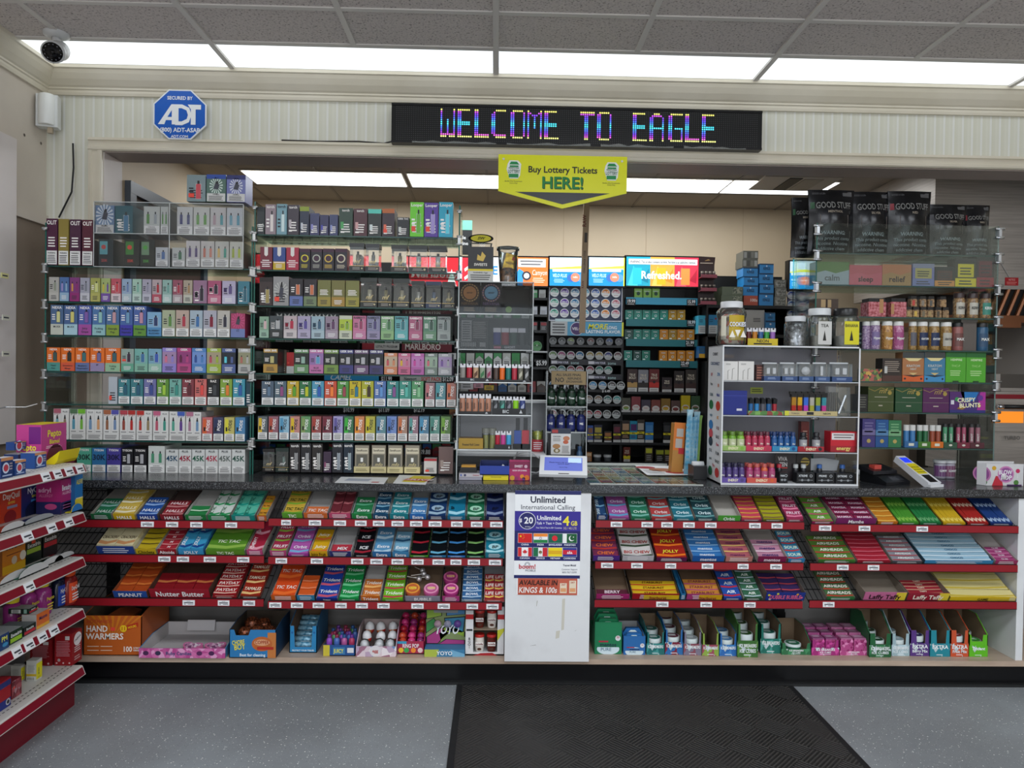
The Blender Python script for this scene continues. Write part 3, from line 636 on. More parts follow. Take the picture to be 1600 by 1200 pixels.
 # lollipop / gum trays --------------------------------------------------------
def wall_tray(q,w,D,fh,sh,bh,front,inner,side=None,th=.0016):
 side=side or inner
 q.box(0,w,0,D,0,th,inner);q.box(0,w,0,th,th,fh,front)
 if bh>.002:q.box(0,w,D-th,D,th,bh,inner)
 for x in(0,w-th):
  q.extx([(0,th),(D,th),(D,max(bh,.004)),(D*.35,sh),(0,fh)],x,x+th,side)
PACKN={}
def tray(sec,li,no,px0,px1,ytop,front,inner='8f8a82',text=None,tc='f2f2f2',fh=.03,sh=None,kind='gum tray',pk=None,side=None,extra=None,tilt=True,D=DK,pkind='gum pack',gap=.0):
 """one cardboard display tray on a sloped shelf and the packs lying in it.
    pk = (cols, rows, fill, colour, text, textcolour, accent, thickness)"""
 sd=SEC[sec];px,py=sd['rails'][li];z0=DECK[sec,li];Y0=RY+.012
 yb=py-7;xa,xb=at(px0,yb,Y0).x,at(px1,yb,Y0).x;w=xb-xa-.002
 zt=at((px0+px1)/2,ytop,Y0+D*math.cos(A)).z;bh=min(max((zt-z0-D*math.sin(A))/math.cos(A),.004),.11)
 if sh is None:sh=max(fh*.8,bh*.6)
 key=f'{cname(front)} {kind}'
 where=f'{LV[li]} {sec} rack'
 lab=f'{key}, {ORD[no]} along the {where} counting from the corner'
 q=MB();F_=C(front);wall_tray(q,w,D,fh,sh,bh,F_,C(inner,.7),side and C(side))
 q.front(-.0001)
 if text:q.text(text,w/2,fh*.22,fh*.5,C(tc),2,wm=w*.8)
 else:q.lines(w*.15,w*.85,fh*.15,fh*.85,3,C(tc),1,k=.35)
 if extra:extra(q,w,D,fh,bh)
 o=q.mk('display_tray',None,(xa,Y0+.0025,z0+.0005),(A,0,0));tag(o,lab,'tray',f'{kind}s on the candy racks')
 if pk:
  cols,rows,fill,pc,ptx,ptc,acc,th=pk
  W_=(w-.004)/cols;usable=(D-.006)*fill;Hh_=usable/rows
  rot=o.rotation_euler.to_matrix();
  for r_ in range(rows):
   for c_ in range(cols):
    k=(round(W_,3),round(Hh_,3),pc,ptx,ptc,acc,th)
    if k not in PACKN:
     q=MB();m_=pc if not isinstance(pc,str)else C(pc,.3);g_=min(.002,W_*.05)
     q.box(g_/2,W_-g_/2,g_/2,Hh_-g_/2,0,th,m_);q.top(th)
     if acc:
      q.pol([(g_,Hh_*.12),(W_*.5,Hh_*.04),(W_-g_,Hh_*.2),(W_-g_,Hh_*.36),(W_*.5,Hh_*.22),(g_,Hh_*.32)],C(acc,.3),1)
      q.disc(W_*.5,Hh_*.58,min(W_,Hh_)*.36,C(acc,.3),1,12,sq=.7)if ptx and W_>Hh_*.8 and ptx=='BP' else None
     if ptx:
      if W_>=Hh_*.75:q.text(ptx,W_/2,Hh_*.42,min(Hh_*.4,.017),C(ptc),3,wm=W_*.86,shear=.12)
      else:q.text(ptx,W_*.35,Hh_/2,min(W_*.4,.014),C(ptc),3,wm=Hh_*.8,rot=PI/2,al='c')
     q.front(0);q.rect(W_*.1,th*.25,W_*.9,th*.6,C(acc or ptc or 'dddddd'),1)
     PACKN[k]=q.mesh(pkind.replace(' ','_'))
    off=Vector((.002+c_*W_,.003+r_*Hh_+.0,.0022+.0004*((r_*7+c_*3)%3)))
    p=place(PACKN[k],pkind.replace(' ','_'),o.location+rot@off,(A,0,random.uniform(-.02,.02)))
    cn=cname(pc)if isinstance(pc,str)else 'mixed'
    if cols==1:wh_=f'{["front", "second", "third", "fourth", "fifth", "sixth", "seventh", "eighth"][r_]} one in the {ORD[no]} tray' if rows>1 else f'lying in the {ORD[no]} tray'
    else:wh_=f'{ORD[c_+1]} in row {["one", "two", "three", "four", "five", "six", "seven", "eight"][r_]} of the {ORD[no]} tray'
    tag(p,f'{cn} {pkind}, {wh_}, {where}',pkind.split()[-1],f'{pkind}s in the {ORD[no]} tray of the {where}')
 return o
 # data: px0, px1, ytop, front, dict
R=lambda**k:k
TR={
('corner',0):[
(143,176,783,'1f6b3f',R(inner='9a958d',pk=(1,2,.6,'2c7a55','HALLS','d8e8e0','8fb8b0',.012),pkind='cough drop bag',kind='cough drop tray')),
(178,213,779,'c9a51c',R(inner='d8c890',text='HALLS',pk=(1,3,.95,'cdb050','HALLS','f0ead0','e8e0c0',.03),pkind='cough drop roll',kind='cough drop tray')),
(215,248,776,'1c3f8c',R(inner='6a6058',text='HALLS',pk=(1,2,.6,'2a55a0','HALLS','e8eef8','90b0e0',.02),pkind='cough drop roll',kind='cough drop tray')),
(251,288,771,'7c1c28',R(inner='4a3a36',text='HALLS',pk=(1,2,.5,'8c2a34','HALLS','f0d8d8','c08080',.02),pkind='cough drop roll',kind='cough drop tray')),
(290,324,773,'1d7038',R(inner='b8b6b2',pk=(1,2,.38,'2c8048','','d8e8d8','c8e0c8',.012),pkind='mint pack',kind='mint tray')),
(325,361,770,'1c7a44',R(pk=(2,3,.95,'cfd8d2','TIC TAC','1c6a3c','2c9458',.022),pkind='mint box',kind='mint tray')),
(362,400,769,'178078',R(pk=(2,3,.95,'5ab8a0','TIC TAC','0e5a48','1c9080',.022),pkind='mint box',kind='mint tray')),
(402,418,770,'b85a20',R(inner='989088',pk=(1,3,.7,'d09030','TIC TAC','203018','88a830',.018),pkind='mint box',kind='mint tray',text='')),
],
('corner',1):[
(153,212,834,'24428c',R(inner='c8c0a0',pk=(2,2,.95,'d6cba4','CRACKERS','4a3a28','c89060',.045),pkind='cracker pack',kind='cracker tray',fh=.042)),
(213,246,829,'c8ac20',R(inner='b0aca6',text='Chiclets',tc='3a3010',pk=(1,5,.8,'c0a828','','3a3010','4a4020',.02),pkind='gum box',kind='gum tray')),
(247,277,828,'961c28',R(inner='b0aca6',text='Altoids',pk=(1,5,.75,'a82c38','M','f0d8d8','d89090',.02),pkind='mint roll',kind='mint tray')),
(279,320,826,'3a94c4',R(inner='2a6aa0',text='JOLLY',pk=(2,2,.9,'3f9cc8','JOLLY','f0f4f8','204a8c',.03),pkind='candy bag',kind='candy tray')),
(322,384,826,'5a8a28',R(inner='a8a69c',text='TIC TAC',tc='eef4e0',pk=(1,2,.98,'588c2c','TIC TAC','e8f0d8','90b850',.025),pkind='mint bag',kind='mint tray',fh=.026)),
(386,412,832,'b84878',R(inner='a8a69c',pk=(1,2,.95,'a82840','CHEWY','f4e8ec','e8a0b0',.02),pkind='candy bag',kind='candy tray',text='',fh=.03)),
],
('corner',2):[
(178,232,886,'24509c',R(inner='8a4a28',text='PEANUT',pk=(2,4,.95,'b04a20','','f0d0b0','d87838',.018),pkind='cracker pack',kind='cracker tray',fh=.036)),
(235,330,880,'9c1c2c',R(inner='4a3226',text='Nutter Butter',pk=(3,2,.6,'8a1c24','','e8c8a8','c07040',.018),pkind='cookie pack',kind='cookie tray',fh=.05)),
(332,371,885,'8c1820',R(inner='6a3a30',text='',pk=(1,5,.95,'9c1c24','PAYDAY','f0e0d8','d8b0a0',.02),pkind='candy bar',kind='candy tray',fh=.012)),
(375,408,905,'4a2a28',R(inner='5a4038',pk=(1,3,.95,'9a2a1c','TAMALES','f0e0c8','e8c080',.016),pkind='candy box',kind='candy tray',fh=.012)),
],
('long',0):[
(441,474,769,'5a9a30',R(inner='8f8a82',text='TIC',tc='f4f4e8',pk=(1,3,.9,'c8a840','TIC TAC','2a3a18','7aa838',.018),pkind='mint box',kind='mint tray')),
(475,513,767,'c4622a',R(inner='a6a4a2',pk=(1,1,.3,'d07040','TIC TAC','f4e8e0','e8d8d0',.012),pkind='mint box',kind='mint tray')),
(514,549,767,'b8486a',R(inner='7a7470',pk=(2,3,.98,'6a2c34','','e8c8c8','b86a70',.018),pkind='mint box',kind='mint tray')),
(550,582,773,'1d8040',R(inner='a4a6a6',text='Extra',pk=(1,2,.62,'2a7a4a','Extra','e4f0ea','5aa880',.014))),
(583,608,769,'16486a',R(inner='a4a6a6',text='Extra',pk=(1,3,.8,'1c4a6a','Extra','e4eef4','78a8c0',.014))),
(609,639,772,'1a7a84',R(inner='a4a6a6',text='Extra',pk=(1,3,.8,'2c8a94','Extra','e4f4f4','9cd0d4',.014))),
(640,667,772,'2a6ab0',R(inner='a4a6a6',text='Extra',pk=(1,2,.62,'4a86bc','Extra','e8f2fa','a0c8e4',.014))),
(668,698,770,'18305a',R(inner='9a9ca0',pk=(1,2,.82,'1c3a66','BP','0c1420','9cb8cc',.02),fh=.022)),
(699,728,770,'1a6a8c',R(inner='9a9ca0',pk=(1,2,.96,'1d7898','BP','0c1420','a8dcec',.02),fh=.022)),
(729,758,769,'1a5a3c',R(inner='9a9ca0',pk=(1,2,.8,'1f6a48','BP','0c1420','a8dcc0',.02),fh=.022)),
(759,788,769,'16204a',R(inner='9a9ca0',pk=(1,2,.9,'1a2656','BP','0c1020','8898b8',.02),fh=.022)),
],
('long',1):[
(422,449,832,'b04474',R(inner='8f8a82',pk=(1,3,.9,'a83450','FRUIT','f4e8ec','88b040',.02),pkind='candy bag',kind='candy tray')),
(450,483,830,'a03a94',R(inner='8a4a84',text='',pk=(1,3,.98,'b05aa8','Orbit','f0e8f4','7ab0d8',.014),fh=.014)),
(484,513,831,'d0a018',R(inner='b0aeac',text='Juicy Fruit',tc='4a3008',pk=(1,2,.75,'d8a820','Juicy','f4ecd0','e87838',.014))),
(515,550,828,'2a3068',R(inner='b0b0b0',pk=(1,1,.3,'b83a48','MIX','f0f0f0','f0c0c0',.01))),
(552,581,828,'141418',R(inner='8a8a8a',text='',pk=(1,3,.98,'17171b','ICE','f0f0f2','a02838',.014),fh=.012)),
(582,612,830,'2a6aa0',R(inner='a0a4a8',text='Extra',pk=(1,2,.85,'5a96c0','Extra','f0f4f8','c0dcec',.014))),
(613,640,831,'3f84b0',R(inner='a8acae',text='Extra',pk=(1,2,.7,'7ab0cc','Extra','f4f8fa','2c5a80',.014))),
(641,670,830,'4a8a28',R(inner='15161a',text='',pk=(1,3,.93,'111216','','c8485a','b82c3c',.014),fh=.012,side='3a7a20')),
(671,698,830,'2c78a8',R(inner='15161a',text='',pk=(1,3,.93,'111418','','c8e0ec','6ab0d0',.014),fh=.012)),
(699,728,830,'2a70b8',R(inner='15161a',text='',pk=(1,3,.93,'101418','','c8e0ec','4a94d8',.014),fh=.012)),
(729,757,830,'1d6a44',R(inner='15161a',text='',pk=(1,3,.93,'0f1512','','c8e8c8','8ac070',.014),fh=.012)),
(758,789,828,'1a7a90',R(inner='a8aaac',pk=(1,2,.75,'1d8098','BP','0c1420','b0e4ec',.02))),
],
('long',2):[
(424,463,890,'c05a20',R(inner='9a9088',pk=(1,2,.95,'d84c20','TIC TAC','f4e8e0','f07030',.022),pkind='mint box',kind='mint tray')),
(464,493,887,'2a7aa0',R(inner='2a3038',pk=(1,3,.6,'d05a28','','f4f0ec','e88860',.02),pkind='mint box',kind='mint tray')),
(494,528,893,'1c2c78',R(inner='8a8a90',text='Trident',pk=(1,3,.98,'2444a0','Trident','f0f2f8','c85a70',.012),fh=.014)),
(529,562,885,'158040',R(inner='5a5a58',text='',pk=(1,3,.95,'1c9048','Trident','e8f4ec','70c890',.012),fh=.012)),
(564,595,892,'c4661c',R(inner='b4b2b0',text='Trident',pk=(1,2,.55,'cc7838','Trident','f8f0e4','f0b870',.012))),
(597,631,886,'5aa020',R(inner='5a5a50',text='',pk=(1,4,.98,'74b42c','Trident','f0f8e4','c03a50',.012),fh=.012)),
(633,689,886,'8a8a98',R(inner='6a5644',text='BUBBLE',pk=None,pkind='bubble tape',kind='bubble tape tray')),
(691,719,886,'b04080',R(inner='6a5644',text='',pk=None,kind='bubble tape tray')),
(721,754,891,'8a9aa8',R(inner='7a7a78',text='',pk=(1,6,.98,'3a6a9c','BOWL','e8f0f8','b8d0e4',.018),pkind='candy roll',fh=.012,kind='candy roll tray')),
(756,789,905,'b0484c',R(inner='a0a0a2',text='',pk=(2,3,.7,'a83038','LIFE','f0e8e0','e0c060',.016),pkind='candy roll',fh=.012,kind='candy roll tray')),
],
('mat-side',0):[
(932,950,778,'1c3a6a',R(inner='6a6864',pk=(1,3,.9,'2a4a74','Orbit','c8dce8','78a8c8',.014),text='')),
(951,984,777,'7a3a70',R(inner='4a3a48',text='',pk=(1,3,.98,'9a5494','Orbit','d8d0e8','60a0c8',.014),fh=.012)),
(986,1017,779,'1c6a44',R(inner='6a6864',text='',pk=(1,3,.92,'2c7458','Orbit','d0ece0','78b8a8',.014),fh=.012)),
(1018,1051,778,'a03034',R(inner='8a8278',text='',pk=(1,3,.85,'b04444','Orbit','f0dcdc','78b8c0',.014),fh=.014)),
(1052,1085,778,'1a7080',R(inner='8a8278',text='',pk=(1,3,.8,'2c7484','Orbit','d8ecf0','90c0cc',.014),fh=.014)),
(1086,1119,777,'1c4a50',R(inner='8a8278',text='',pk=(1,3,.75,'2c5058','Orbit','d8ecf0','6aa0a0',.014),fh=.016)),
(1121,1157,790,'4a9a38',R(inner='b6b2aa',text='Orbit',pk=None)),
(1158,1191,776,'8c2a4a',R(inner='7a6a60',text='',pk=(1,7,.9,'c8485c','','f0d040','e0c040',.016),fh=.012,pkind='candy roll',kind='candy roll tray')),
(1192,1226,776,'5a5a1c',R(inner='7a6a60',text='',pk=(1,7,.9,'a8a428','','4a5a18','6a3a50',.016),fh=.012,pkind='candy roll',kind='candy roll tray')),
(1228,1256,774,'8c2040',R(inner='4a3a40',text='',pk=(1,4,.95,'a83a60','FRUIT','f4dce8','e88aa8',.02),fh=.014,pkind='candy box',kind='candy tray')),
],
('mat-side',1):[
(926,969,828,'4a2a7c',R(inner='4a3a50',text='',pk=(1,4,.95,'7a3454','CHEW','e87838','c03a30',.014),fh=.03,pkind='shredded gum pouch',kind='gum tray')),
(972,1022,833,'b8b6bc',R(inner='a09c9a',text='',pk=(1,3,.95,'d0ccca','BIG CHEW','a82c24','3a4a38',.014),fh=.03,pkind='shredded gum pouch',kind='gum tray')),
(1025,1074,832,'5a1c48',R(inner='3a1a20',text='',pk=(1,3,.95,'a02820','JOLLY','e8e040','e87828',.02),fh=.022,pkind='candy bag',kind='candy tray')),
(1081,1132,831,'1c58a0',R(inner='8a8aa0',text='mentos',pk=(1,5,.92,'3a78b8','mentos','e4eef6','88b4dc',.014),fh=.032,pkind='mint roll',kind='mint roll tray')),
(1133,1176,833,'b87870',R(inner='908878',text='',pk=(1,5,.92,'b06068','mentos','6a2a5a','e0c070',.014),fh=.03,pkind='mint roll',kind='mint roll tray')),
(1183,1229,848,'7c1c48',R(inner='a8a09a',text='mentos',tc='f4e8f0',pk=(1,3,.6,'c088a0','mentos','3a2a6a','e8d0dc',.014),fh=.032,pkind='mint roll',kind='mint roll tray')),
(1231,1258,842,'2a78a8',R(inner='8a8278',text='',pk=(1,4,.9,'3c86ac','SOUR','e0f0d8','c03a3c',.014),fh=.02,pkind='candy bag',kind='candy tray')),
],
('mat-side',2):[
(931,984,887,'a02868',R(inner='6a5644',text='',pk=(1,1,.2,'5a2a38','BERRY','e8d8e0','a0506a',.012),fh=.03,pkind='candy bar',kind='candy tray')),
(987,1061,888,'9c1c24',R(inner='5e4836',text='',pk=(1,3,.45,'d8b428','STARBURST','6a2a10','b82c28',.014),fh=.034,pkind='fruit chew bar',kind='fruit chew tray',extra=lambda q,w,D,fh,bh:(q.rect(w*.25,0,w,fh*.8,C('d8b41c'),1),q.text('Starburst',w*.55,fh*.15,fh*.4,C('8a1c10'),3,wm=w*.4)))),
(1063,1071,905,'2a78a8',R(inner='2a78a8',text='',pk=None,fh=.034,kind='candy tray')),
(1072,1128,888,'a83a74',R(inner='5e4836',text='',pk=(1,3,.5,'cc8a3c','STARBURST','7a2a40','b0487c',.014),fh=.034,pkind='fruit chew bar',kind='fruit chew tray',extra=lambda q,w,D,fh,bh:(q.rect(w*.35,0,w,fh*.9,C('d8a81c'),1),q.text('Starburst',w*.6,fh*.15,fh*.4,C('8a1c30'),3,wm=w*.5)))),
(1130,1160,888,'20388c',R(inner='4a3a34',text='',pk=(1,4,.98,'2c54a8','AIR','e8f0f8','c03040',.014),fh=.014,pkind='taffy bar',kind='taffy tray')),
(1162,1192,887,'2a4a34',R(inner='a8a6a0',text='',pk=(1,5,.9,'3a6a50','AIR','e4ece4','b8c8d0',.014),fh=.014,pkind='taffy bar',kind='taffy tray')),
(1195,1257,889,'1c3488',R(inner='6a6058',text='DUBBLE BUBBLE',tc='e86a90',pk=(2,4,.7,'3a2c58','','e8e0f0','c04a50',.016),fh=.045,pkind='bubble gum bar',kind='bubble gum tray',extra=lambda q,w,D,fh,bh:[q.disc(w*a,fh*b,fh*.12,C(c),1,10)for a,b,c in((.08,.7,'e8d838'),(.12,.2,'e8e8f0'),(.3,.85,'e8d838'),(.92,.4,'e86a90'),(.8,.8,'e8a030'))])),
],
('end',0):[
(1268,1303,776,'8c2050',R(inner='4a3a40',text='',pk=(1,5,.95,'6a9c3c','AIR','f0f4e8','c04a74',.012),fh=.014,pkind='taffy bar',kind='taffy tray')),
(1305,1369,776,'74245c',R(inner='948c86',text='Mamba',pk=(2,5,.78,'8c2c50','MAMBA','e8d0e0','4a1a30',.018),fh=.032,pkind='fruit chew bar',kind='fruit chew tray')),
(1371,1403,775,'b86a1c',R(inner='8a5a28',text='',pk=(1,6,.95,'c8822c','','f4e8d0','e8c060',.012),fh=.016,pkind='candy stick',kind='candy stick tray')),
(1404,1436,776,'3a8028',R(inner='4a6a20',text='',pk=(5,2,.98,'4c9434','','e0f0d0','88c050',.012),fh=.012,pkind='candy stick',kind='candy stick tray')),
(1437,1471,776,'1d6a38',R(inner='4a5a20',text='',pk=(5,2,.98,'2a7c44','','d8f0e0','68a870',.012),fh=.012,pkind='candy stick',kind='candy stick tray')),
(1473,1509,776,'b89418',R(inner='6a5a20',text='',pk=(5,2,.98,'cca828','','f4ecc0','e8d060',.012),fh=.012,pkind='candy stick',kind='candy stick tray')),
(1511,1545,776,'8c1c1c',R(inner='4a1a18',text='',pk=(5,2,.98,'a82c28','','f4d8c8','e8c8b0',.012),fh=.012,pkind='candy stick',kind='candy stick tray')),
(1547,1583,776,'1c2a60',R(inner='1a2038',text='',pk=(5,2,.98,'24407c','','d8e4f4','a0b8d8',.012),fh=.012,pkind='candy stick',kind='candy stick tray')),
],
('end',1):[
(1278,1337,830,'3a6a2c',R(inner='7a7066',text='',pk=(1,4,.75,'5a8038','AIRHEADS','f0f0e8','b83038',.014),fh=.016,pkind='taffy pouch',kind='taffy tray')),
(1339,1392,830,'8a1c2c',R(inner='7a7066',text='',pk=(1,7,.88,'a42838','','f0d0d0','d87080',.012),fh=.014,pkind='taffy bar',kind='taffy tray')),
(1394,1441,831,'4a4a50',R(inner='7a7066',text='',pk=(1,6,.78,'8c8c94','AIRHEADS','f0f0f0','b02c38',.012),fh=.014,pkind='taffy bar',kind='taffy tray')),
(1444,1552,831,'3a84b0',R(inner='2c4a5c',text='',pk=(1,7,.9,'98bcd0','CHOCO','2a5a7c','e0eef4',.014),fh=.02,pkind='long wafer pack',kind='wafer tray')),
(1554,1590,838,'98305c',R(inner='a8a09c',text='',pk=(1,4,.45,'9c3c70','GUM','e8d0e0','d888b0',.012),fh=.022)),
],
('end',2):[
(1291,1336,887,'2c6a38',R(inner='7a7066',text='',pk=(1,5,.95,'4a6a44','AIRHEADS','f0e8e0','b83a30',.014),fh=.016,pkind='taffy bar',kind='taffy tray')),
(1348,1414,893,'c46a94',R(inner='7e7468',text='Laffy Taffy',tc='2a1418',pk=None,fh=.046,kind='taffy tray',extra=lambda q,w,D,fh,bh:q.rect(w*.76,.002,w,fh,C('e0c838'),1))),
(1416,1481,892,'941c30',R(inner='7e7468',text='Laffy Taffy',tc='f0e8d8',pk=(1,5,.5,'9c2c38','TAFFY','f0e0c8','d8b090',.014),fh=.044,pkind='taffy bar',kind='taffy tray',extra=lambda q,w,D,fh,bh:q.rect(w*.76,.002,w,fh,C('e0c838'),1))),
(1483,1587,890,'d8b820',R(inner='a89a40',text='GAME',tc='3a3010',pk=(1,4,.9,'d8cc8c','','8a7a30','c8b040',.018),fh=.024,pkind='cigarillo pouch',kind='cigarillo tray')),
]}
for(sec,li),L_ in TR.items():
 for i,(a,b_,yt,fr,kw)in enumerate(L_):tray(sec,li,i+1,a,b_,yt,fr,**kw)
 # ---- loose round tapes and lollipops in the brown tray
def deckpos(sec,li,px,s,h=.0):
 z0=DECK[sec,li];Y0=RY+.0145;py=SEC[sec]['rails'][li][1]-10
 X=at(px,py,Y0+s*math.cos(A)).x;return Vector((X,Y0+s*math.cos(A)-h*math.sin(A),z0+s*math.sin(A)+h*math.cos(A)))
def tape(px,s,c1,c2,label,h=.003):
 t=root('bubble_tape',label,'bubble tape',deckpos('long',2,px,s,h),(A,0,0),'round bubble tape tins');r=.032
 q=MB();q.lathe([(r,0),(r,.02),(r*.95,.023)],0,0,C(c1,.3),24);q.mk('case',t)
 q=MB();q.top(.0235);q.ring(0,0,r*.72,r*.92,C(c2),1,24);q.disc(0,0,r*.55,C(c2),1,14,sq=.6);q.text('TAPE',0,-.005,.011,C('e8e050'),2,wm=.034);q.mk('sticker',t)
tape(645,.05,'c8643c','e8a040','round orange bubble tape tin in the brown cardboard tray')
tape(674,.05,'c25a90','e8a0c0','round pink bubble tape tin in the brown cardboard tray')
tape(705,.05,'b03a80','e88ab8','front pink bubble tape tin in the narrow pink tray');tape(704,.12,'a83678','d870a0','rear pink bubble tape tin in the narrow pink tray')
for i,(px,s,dx)in enumerate(((655,.1,-.5),(662,.13,.6),(668,.11,.2),(660,.15,-.9))):
 t=root('lollipop',f'white wrapped lollipop, {ORD[i+1]} of the four lying behind the bubble tapes','lollipop',deckpos('long',2,px,s,.03),(A,0,dx),'wrapped lollipops')
 q=MB();q.lathe([(.0,-.013),(.009,-.009),(.013,0),(.009,.009),(0,.013)],0,0,m_foil('lolly_wrap','b8b4b8','e0dcdc')if i==0 else bpy.data.materials['lolly_wrap'],10);q.mk('wrapped_candy',t)
 q=MB();q.rod((-.01,0,0),(-.06,-.0,.002),.0018,C('e0dcd4'),6);q.mk('stick',t)
 # ---- bottom deck boxes
def basepos(px,py):return atz(px,py,BZ)
def ubox(px0,px1,pyb,ytop,D,front,inner,label,cat='box',draw=None,notch=None,fh=None,th=.003,backh=None,name='display_box',group=None,contents=None,sidec=None):
 a=basepos(px0,pyb);X1=at(px1,pyb,a.y).x;w=X1-a.x;h=fh or(at(px0,ytop,a.y).z-BZ)
 bh=backh or h;q=MB();q.box(0,w,0,D,0,th,C(inner,.8));q.box(0,w,D-th,D,th,bh,C(inner,.8))
 sc=C(sidec or front)
 for x,oo in((0,0),(w-th,1)):
  q.extx([(0,th),(D,th),(D,bh),(D*.45,bh),(0,h)],x,x+th,sc)
  xx=th if x==0 else w-th;e=.0006 if x==0 else-.0006
  q.add([(xx+e,0.001,th),(xx+e,D-th,th),(xx+e,D-th,bh-.001),(xx+e,D*.45,bh-.001),(xx+e,.001,h-.001)],[(0,1,2,3,4)],C(inner,.8))
 F_=C(front)
 if notch:
  x0,x1,zn=notch;q.ext([(0,0),(w,0),(w,h),(w*x1,h),(w*(x1-.04),h*zn),(w*(x0+.04),h*zn),(w*x0,h),(0,h)],0,th,F_,C(inner,.8))
 else:q.box(0,w,0,th,0,h,F_)
 q.front(0)
 if draw:draw(q,w,h)
 o=q.mk(name,None,(a.x,a.y,BZ+.0005));tag(o,label,cat,group);return o,w,h
def d_hand(q,w,h):
 for i in range(9):q.pol([(w*.5,h*.4),(w*.12*i,h),(w*(.12*i+.05),h)],C('c8741e'),1)
 Wt=C('f0e8e0');q.text('HAND',w*.05,h*.6,h*.15,Wt,3,'l',wm=w*.37);q.text('WARMERS',w*.05,h*.41,h*.15,Wt,3,'l',wm=w*.64)
 q.text('HOTHANDS',w*.06,h*.82,h*.08,C('b8482a'),3,'l',wm=w*.48);q.disc(w*.69,h*.68,w*.06,C('e8c020'),3,18);q.text('11',w*.69,h*.64,h*.09,C('b03018'),4);q.pol([(w*.75,h*.64),(w*.94,h*.73),(w*.94,h*.84),(w*.75,h*.76)],C('b02c18'),3);q.text('HOURS',w*.845,h*.7,h*.06,C('e8c020'),4,wm=w*.15,rot=.25)
 q.rect(w*.47,h*.62,w*.545,h*.71,C('e04838'),3);q.text('100',w*.68,h*.1,h*.13,Wt,3,'l',wm=w*.16);q.text('ULTIMATE',w*.86,h*.17,h*.045,Wt,3,'l',wm=w*.12);q.text('WARMERS',w*.86,h*.11,h*.045,Wt,3,'l',wm=w*.12)
 for a,b in((.07,.22),(.3,.22),(.07,.12),(.3,.12)):q.rect(w*a,h*b,w*(a+.2),h*(b+.018),C('e8c8b0'),3)
OR='b85a20'
o,w_,h_=ubox(130,221,1024,962,.25,OR,'4a4030','large open orange hand warmers carton on the bottom deck','carton',d_hand,backh=.19,sidec='a85424')
for i in range(4):
 q=MB();q.ext([(0,0),(.09,0),(.092,.012),(.05,.02),(-.002,.012)],0,.12,C(['8a3c1c','7a3418','96481f','84401c'][i]));tag(q.mk('hand_warmer_pack',None,(o.location.x+.008+.03*i,o.location.y+.04+.02*(i%2),BZ+.09+.022*(i%3)),(0,.15*(i-1.5),0)),f'dark orange hand warmer pack, {ORD[i+1]} from the corner inside the open orange carton','pack','hand warmer packs in the carton')
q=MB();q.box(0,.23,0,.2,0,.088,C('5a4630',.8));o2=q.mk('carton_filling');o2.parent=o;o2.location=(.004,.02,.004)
def d_pinkt(q,w,h):
 q.rect(0,0,w,h,conf(['d070a8','c05c98','e0a0c8','b84a8c'],60));[q.disc(w*a,h*.5,h*.3,C(c),2,12,sq=.8)for a,c in((.08,'4a2a50'),(.22,'3a3450'),(.7,'5a2a58'),(.84,'4a2450'))];q.text('Ruby Candies',w*.46,h*.32,h*.34,C('38507c'),3,wm=w*.3)
ubox(217,352,1028,1013,.26,'b84a90','b8b4b4','shallow pink and blue candy tray, almost empty, on the bottom deck','tray',d_pinkt,backh=.06,name='display_tray',sidec='4a8ab8')
for i,px in enumerate((298,334)):
 b_=basepos(px,1019);t=root('heart_shaped_case',f'pink heart shaped candy case, {["corner side", "outer"][i]} one of two in the shallow tray','candy case',(b_.x,b_.y+.015,BZ+.006),(.25,0,.2 if i else-.15),'heart shaped cases')
 hp=[(.036*math.sin(a)**3*1.2,(.03*math.cos(a)-.012*math.cos(2*a)-.005*math.cos(3*a))*.9)for a in[2*PI*k/24 for k in range(24)]]
 q=MB();v=[(x,y,0)for x,y in hp]+[(x,y,.018)for x,y in hp];q.add(v,[tuple(range(23,-1,-1)),tuple(range(24,48))]+[(k,(k+1)%24,24+(k+1)%24,24+k)for k in range(24)],C('d070a0',.3));q.mk('rim',t)
 q=MB();v=[(x*.8,y*.8,.019)for x,y in hp];q.add(v,[tuple(range(24))],conf(['b87aa0','d8b0c8','7a4a70','e8d8e0'],90));q.mk('lid',t)
b_=basepos(312,1000);q=MB();q.box(0,.12,0,.003,0,.045,C('c2bfc0'));tag(q.mk('paper_flap',None,(at(292,995,3.17).x,3.17,BZ+.03),(-.2,0,0)),'white paper flap standing at the back of the shallow pink tray','paper')
def d_chore(q,w,h):
 q.text('CHORE',w*.2,h*.48,h*.18,C('e8d838'),3,wm=w*.27,rot=.12);q.text('BOY',w*.23,h*.3,h*.2,C('e8d838'),3,wm=w*.24,rot=.12)
 q.disc(w*.7,h*.5,w*.22,C('b8622e'),2,20,sq=.72);q.disc(w*.7,h*.55,w*.17,C('d8a078'),3,18,sq=.4);q.text('COPPER',w*.7,h*.5,h*.12,C('a03a20'),4,wm=w*.3);q.rect(w*.6,h*.3,w*.95,h*.4,C('b02c20'),4);q.text('Best for cleaning',w*.5,h*.06,h*.1,C('dce8f0'),3,wm=w*.55);q.rect(w*.82,0,w,h*.9,C('c0763c'),1)
o,w_,h_=ubox(358,431,1028,984,.2,'2c78b0','3c3228','open blue and orange box of copper scouring pads','box',d_chore,notch=(.1,.45,.8),backh=.13,sidec='1c3a58')
b0=o.location
